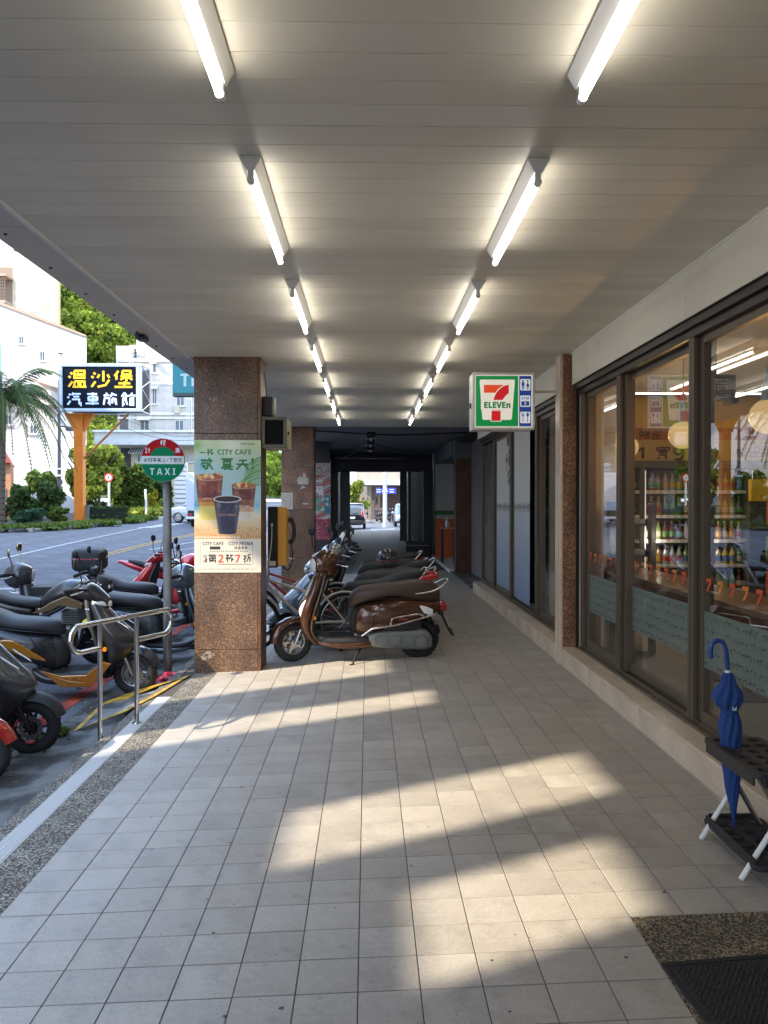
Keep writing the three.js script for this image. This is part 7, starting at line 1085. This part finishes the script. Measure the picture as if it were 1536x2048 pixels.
// ---------- far end of the arcade ----------
{
  const d = 23.7, t = thing('glass_portal', 'black framed glass front with roller shutter at the far end of the arcade', 'doorway', [0, 0, -d]), blk = mat([0.02, 0.021, 0.026], 0.35), X = (px) => at(px, 1007, d).x, Y = (py) => at(736, py, d).y;
  part('shutter_box', [box(X(660), X(865), Y(943), CEIL + 0.06, -0.5, 0, 0.02)], blk, t);
  for (let i = 0; i < 5; i++) part('shutter_slat', box(X(676), X(806), Y(941) + i * 0.075, Y(941) + i * 0.075 + 0.06, 0.002, 0.03, 0.006), mat([0.05, 0.055, 0.08], 0.35, { metalness: 0.6 }), t);
  part('header_strip', box(X(672), X(812), Y(918), Y(916), 0.0, 0.04), M.alu, t);
  part('side_panel', box(X(660), X(676), -0.1, Y(943), -0.5, 0, 0.01), blk, t); part('side_panel', box(X(680), X(700), -0.1, Y(943), -0.3, -0.04, 0.01), mat([0.06, 0.06, 0.065], 0.4), t);
  part('base', box(X(812), X(865), -0.1, Y(1082), -0.3, 0, 0.01), blk, t); part('base_strip', box(X(812), X(858), Y(1092), Y(1090), 0.0, 0.01), M.alu, t);
  for (const [a, b, m] of [[800, 814, blk], [814.5, 817, M.alu], [817, 822, blk], [843, 845, blk], [845, 847.5, M.alu], [847.5, 866, blk]]) part('upright', box(X(a), X(b), Y(1082), Y(940), -0.12, 0.0, 0.004), m, t);
  part('pane', new THREE.PlaneGeometry(X(845) - X(820), Y(943) - Y(1082)).translate((X(845) + X(820)) / 2, (Y(943) + Y(1082)) / 2, -0.06), mat([0.35, 0.37, 0.4], 0.02, { transmission: 0.9, thickness: 0 }), t);
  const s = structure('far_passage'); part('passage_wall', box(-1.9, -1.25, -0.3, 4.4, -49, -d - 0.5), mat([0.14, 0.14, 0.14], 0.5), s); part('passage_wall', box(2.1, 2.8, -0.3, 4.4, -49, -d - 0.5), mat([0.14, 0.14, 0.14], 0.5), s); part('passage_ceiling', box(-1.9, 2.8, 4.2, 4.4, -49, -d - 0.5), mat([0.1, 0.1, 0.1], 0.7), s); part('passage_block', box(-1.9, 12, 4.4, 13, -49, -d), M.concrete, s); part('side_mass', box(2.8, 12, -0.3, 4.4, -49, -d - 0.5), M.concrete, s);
  // poster column on the left
  const tex = drawn(128, 576, (c, w, h) => { const r = rng(6); c.fillStyle = '#b08a86'; c.fillRect(0, 0, w, h); for (let i = 0; i < 16; i++) { c.strokeStyle = ['#c96a4e', '#d8d3cb', '#a94a3c', '#c9c4bd'][i % 4]; c.lineWidth = 10 + r() * 10; c.beginPath(); c.moveTo(-10, 40 + i * 38); c.quadraticCurveTo(60, 10 + i * 38, 140, -30 + i * 38); c.stroke(); } c.fillStyle = 'rgba(205,200,192,0.6)'; c.fillRect(0, 0, w, 90); c.strokeStyle = '#2f7a5e'; c.lineWidth = 9; c.beginPath(); c.arc(44, 56, 18, PI, 2 * PI); c.moveTo(26, 56); c.lineTo(26, 74); c.moveTo(62, 56); c.lineTo(62, 74); c.stroke(); cjk(c, '立發', 14, 120, 62, 10, '#e9e6df', 1.05, true); cjk(c, '房屋', 14, 256, 50, 7, '#3f9a7a', 1.1, true); c.fillStyle = '#2b7f8c'; c.fillRect(84, 240, 40, 140); cjk(c, '租售', 90, 256, 28, 4, '#bfe0e0', 1.4, true); c.fillStyle = '#8d2f3f'; c.fillRect(0, 420, w, 156); c.fillStyle = '#c98a90'; for (let i = 0; i < 60; i++) c.fillRect(r() * w, 430 + r() * 140, 8, 6); });
  const b = thing('poster_column', 'tall pinkish orange poster panel with white and green characters', 'poster', [at(644, 1000, 19.2).x, 1.66, -19.2]); sheet('poster', 0.38, 1.8, 0.05, tex, b, blk, 0.4); part('edge_strip', box(0.19, 0.205, -0.95, 0.95, -0.03, 0.03), M.alu, b); part('support', box(-0.34, 0.19, 0.9, 1.42, -0.4, -0.03), blk, b); part('plinth', box(-0.19, 0.19, -1.75, -0.9, -0.2, 0.02), blk, b);
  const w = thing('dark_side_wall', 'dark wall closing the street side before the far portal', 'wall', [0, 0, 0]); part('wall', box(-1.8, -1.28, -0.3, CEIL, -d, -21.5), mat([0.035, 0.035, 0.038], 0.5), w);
}
{ // orange shop on the right and the recess before it
  const q = structure('far_shop'), beige = mat([0.42, 0.4, 0.34], 0.8);
  part('kerb', uvm(box(1.83, 2.6, -0.05, 0.13, -23.6, -18.5, 0.01)), M.plateWhite, q); part('shop_wall', box(1.86, 3.4, 1.42, 2.7, -22.7, -22.5), beige, q); part('green_stripe', box(1.86, 3.4, 1.3, 1.42, -22.7, -22.49), mat([0.04, 0.14, 0.03], 0.6), q); part('orange_counter', box(1.86, 3.4, 0.12, 1.2, -22.7, -22.45), mat([0.55, 0.1, 0.02], 0.45), q); part('counter_top', box(1.86, 3.4, 1.2, 1.3, -22.75, -22.4), beige, q);
  part('lintel', box(1.9, 3.4, 2.7, CEIL, -23.6, -18.5), mat([0.14, 0.14, 0.14], 0.7), q); part('back_wall', box(3.4, 3.5, 0, 3, -23.6, -14.6), beige, q); part('jamb', box(1.87, 1.93, 0.13, 2.8, -23.2, -23.0), M.frame, q); part('recess_wall', box(2.28, 2.4, 0, CEIL, -18.1, -14.5), mat([0.16, 0.13, 0.115], 0.6), q); part('recess_floor', box(1.86, 2.6, -0.05, 0.09, -18.5, -14.52), mat([0.2, 0.2, 0.2], 0.4, { map: M.concrete.map }), q);
  const p = thing('brown_pillar', 'reddish brown stone pillar on the shop side beyond the second shopfront', 'pillar', [2.12, 0, -18.3]); part('stone_slab', uvm(box(-0.18, 0.2, 0.02, 2.6, -0.2, 0.2, 0.006)), mat([0.42, 0.3, 0.26], 0.5, { map: M.granite.map }), p); part('cap', box(-0.2, 0.3, 2.6, CEIL, -0.22, 0.25), mat([0.12, 0.12, 0.125], 0.7), p); part('beam', box(-0.12, 0.24, 2.95, 3.04, 0.25, 3.7), M.darkMetal, p);
  const tb = thing('side_table', 'small dark table with a spray bottle in front of orange counter', 'table', [2.02, 0.1, -20.6]); part('top', box(-0.18, 0.18, 0.88, 0.91, -0.2, 0.2, 0.004), mat([0.5, 0.36, 0.33], 0.5), tb); for (const x of [-0.15, 0.15]) for (const z of [-0.16, 0.16]) part('leg', rod([x, 0, z], [x, 0.88, z], 0.02), M.darkMetal, tb);
  const sp = thing('spray_bottle', 'pale spray bottle standing on the small dark table', 'bottle', [1.98, 1.011, -20.5]); part('body', lathe([[0, 0], [0.05, 0.003], [0.052, 0.12], [0.02, 0.17], [0.018, 0.2], [0, 0.2]], 16), mat([0.6, 0.66, 0.72], 0.2), sp); part('trigger', [cbox(-0.01, 0.225, 0, 0.09, 0.035, 0.03, 0.008), rod([-0.04, 0.21, 0], [-0.05, 0.16, 0], 0.008)], M.plateWhite, sp);
}
{ // loose cables and small fittings on the dark ceiling
  const sag = (a, b, s) => { const m = V(...a).lerp(V(...b), 0.5); m.y -= s; return [a, [m.x, m.y, m.z], b]; };
  [['hanging_cable', 'black cable sagging across the ceiling where the white boards end', sag([-1.0, 3.0, -15.7], [1.95, 3.0, -16.0], 0.06)], ['hanging_cable', 'black cable swagged from ceiling fitting to the left wall', sag([0.05, 2.98, -18.6], [-1.3, 2.98, -23], 0.2)], ['hanging_cable', 'black cable swagged from ceiling fitting to the right wall', sag([0.05, 2.98, -18.6], [1.9, 3.0, -17.2], 0.28)]].forEach(([n, l, p]) => tag(part(n, tube(p, 0.016, 40, 6), M.black), l, 'cable'));
  let f; ['nearest', 'middle', 'farthest'].forEach((k, i) => { const l = `small dark ceiling fitting with cables, ${k} of three`; if (!f) { f = thing('ceiling_fitting', l, 'ceiling fitting', [0, 0, 0], 0, 'fittings on the dark ceiling'); part('box', box(-0.09, 0.09, -0.1, 0, -0.09, 0.09, 0.02), M.darkMetal, f); const arms = []; for (let q = 0; q < 6; q++) { const a = q / 6 * 2 * PI; arms.push(rod([0, -0.1, 0], [Math.cos(a) * 0.2, -0.13, Math.sin(a) * 0.2], 0.012, 0.008, 6)); } part('arm', arms, M.alu, f); part('bulb', ball(0, -0.14, 0, 0.03), M.lens, f); } const o = i ? copyOf(f, 'ceiling_fitting', l) : f; o.position.set(0.06, CEIL, -(16.6 + i * 1.9)); });
}
{ // the street beyond the passage
  carAt(makeCar('parked_car', 'black hatchback seen from behind through the far portal', { paint: car([0.015, 0.02, 0.03]), h: 1.75 }), -1.05, -0.12, 57, PI / 2); carAt(makeCar('parked_car', 'pale blue car at the right edge of the far opening', { paint: car([0.3, 0.4, 0.55]), h: 1.7 }), 2.85, -0.12, 62, -PI / 2);
  for (let i = 0; i < 5; i++) roadStrip('crosswalk_bar', [[0.2, 51.5 + i * 1.5], [1.8, 51.5 + i * 1.5]], 0.6, M.linePaint);
  const d = 84, b = thing('arched_building', 'beige building with a dark arched arcade across the far street', 'building', [0, -0.15, -d]), X = (px) => at(px, 1007, d).x, Y = (py) => at(736, py, d).y + 0.15, be = mat([0.45, 0.38, 0.3], 0.85, { map: M.paint.map });
  part('upper_storey', box(X(712), X(860), Y(966), Y(880), -6, 0, 0.03), be, b); part('ledge', box(X(710), X(862), Y(970), Y(964), -6, 0.5, 0.03), wallWhite, b); part('back_wall', box(X(712), X(860), 0, Y(966), -6, -5.8), mat([0.14, 0.09, 0.08], 0.9), b);
  for (let i = 0; i < 5; i++) { const x = X(722 + i * 9), z = -i * 1.1, s = new THREE.Shape(), w = 0.62, hh = Y(972); s.moveTo(-w, 0); s.lineTo(w, 0); s.lineTo(w, hh); s.lineTo(-w, hh); const hole = new THREE.Path(); hole.moveTo(-w + 0.22, 0.01); hole.lineTo(w - 0.22, 0.01); hole.lineTo(w - 0.22, hh * 0.6); hole.absarc(0, hh * 0.6, w - 0.22, 0, PI); hole.lineTo(-w + 0.22, 0.01); s.holes.push(hole); part('arch', uvm(new THREE.ExtrudeGeometry(s, { depth: 0.4, bevelEnabled: false }).translate(x, 0, z)), i % 2 ? be : mat([0.2, 0.16, 0.14], 0.8), b); }
  part('blue_board', box(X(752), X(792), Y(988), Y(976), 0.5, 0.6, 0.02), mat([0.03, 0.05, 0.3], 0.5), b); const ln = []; for (let i = 0; i < 6; i++) ln.push(cbox(X(757 + (i % 3) * 13), Y(979.5 + Math.floor(i / 3) * 4.5), 0.61, 0.42, 0.07, 0.02)); part('board_lines', ln, M.plateWhite, b);
  const p = thing('lamp_post', 'white post standing in the middle of the far opening', 'post', [at(770, 1050, 60).x, -0.15, -60]); part('post', rod([0, 0, 0], [0, 6, 0], 0.16, 0.13, 14), mat([0.55, 0.58, 0.62], 0.5), p); part('collar', [rod([0, 2.6, 0], [0, 2.75, 0], 0.2), cbox(0.3, 3.2, 0, 0.7, 0.1, 0.1)], M.plateWhite, p);
  const y = thing('yellow_tree', 'sunlit yellow green tree behind the black hatchback', 'tree', [at(708, 1000, 74).x, -0.15, -74]); part('trunk', rod([0, 0, 0], [0, 2.2, 0], 0.16, 0.1), M.bark, y); part('crown', leaves(clumps(14, 1.6, 1.3, 1.6, 1.8, 801), 2600, 0.2, 802), F.bright, y);
  const bk = makeMotorbike('motorcycle', 'dark motorcycle parked across the far street, leftmost of the row', { paint: dark, panel: graph, group: 'motorcycles across the far street' }); pose(bk, 1.0, -0.15, 74, PI / 2 + 0.3, 0.05);
  ['second in the row', 'third in the row', 'rightmost of the row'].forEach((l, i) => { const c = copyOf(bk, 'motorcycle', 'dark motorcycle parked across the far street, ' + l); c.position.x = 1.75 + i * 0.75; });
  tag(part('far_pavement', box(-6, 12, -0.3, -0.02, -90, -72, 0.03), M.concrete), null, null, null, 'structure');
}
renderer.render(scene, camera);
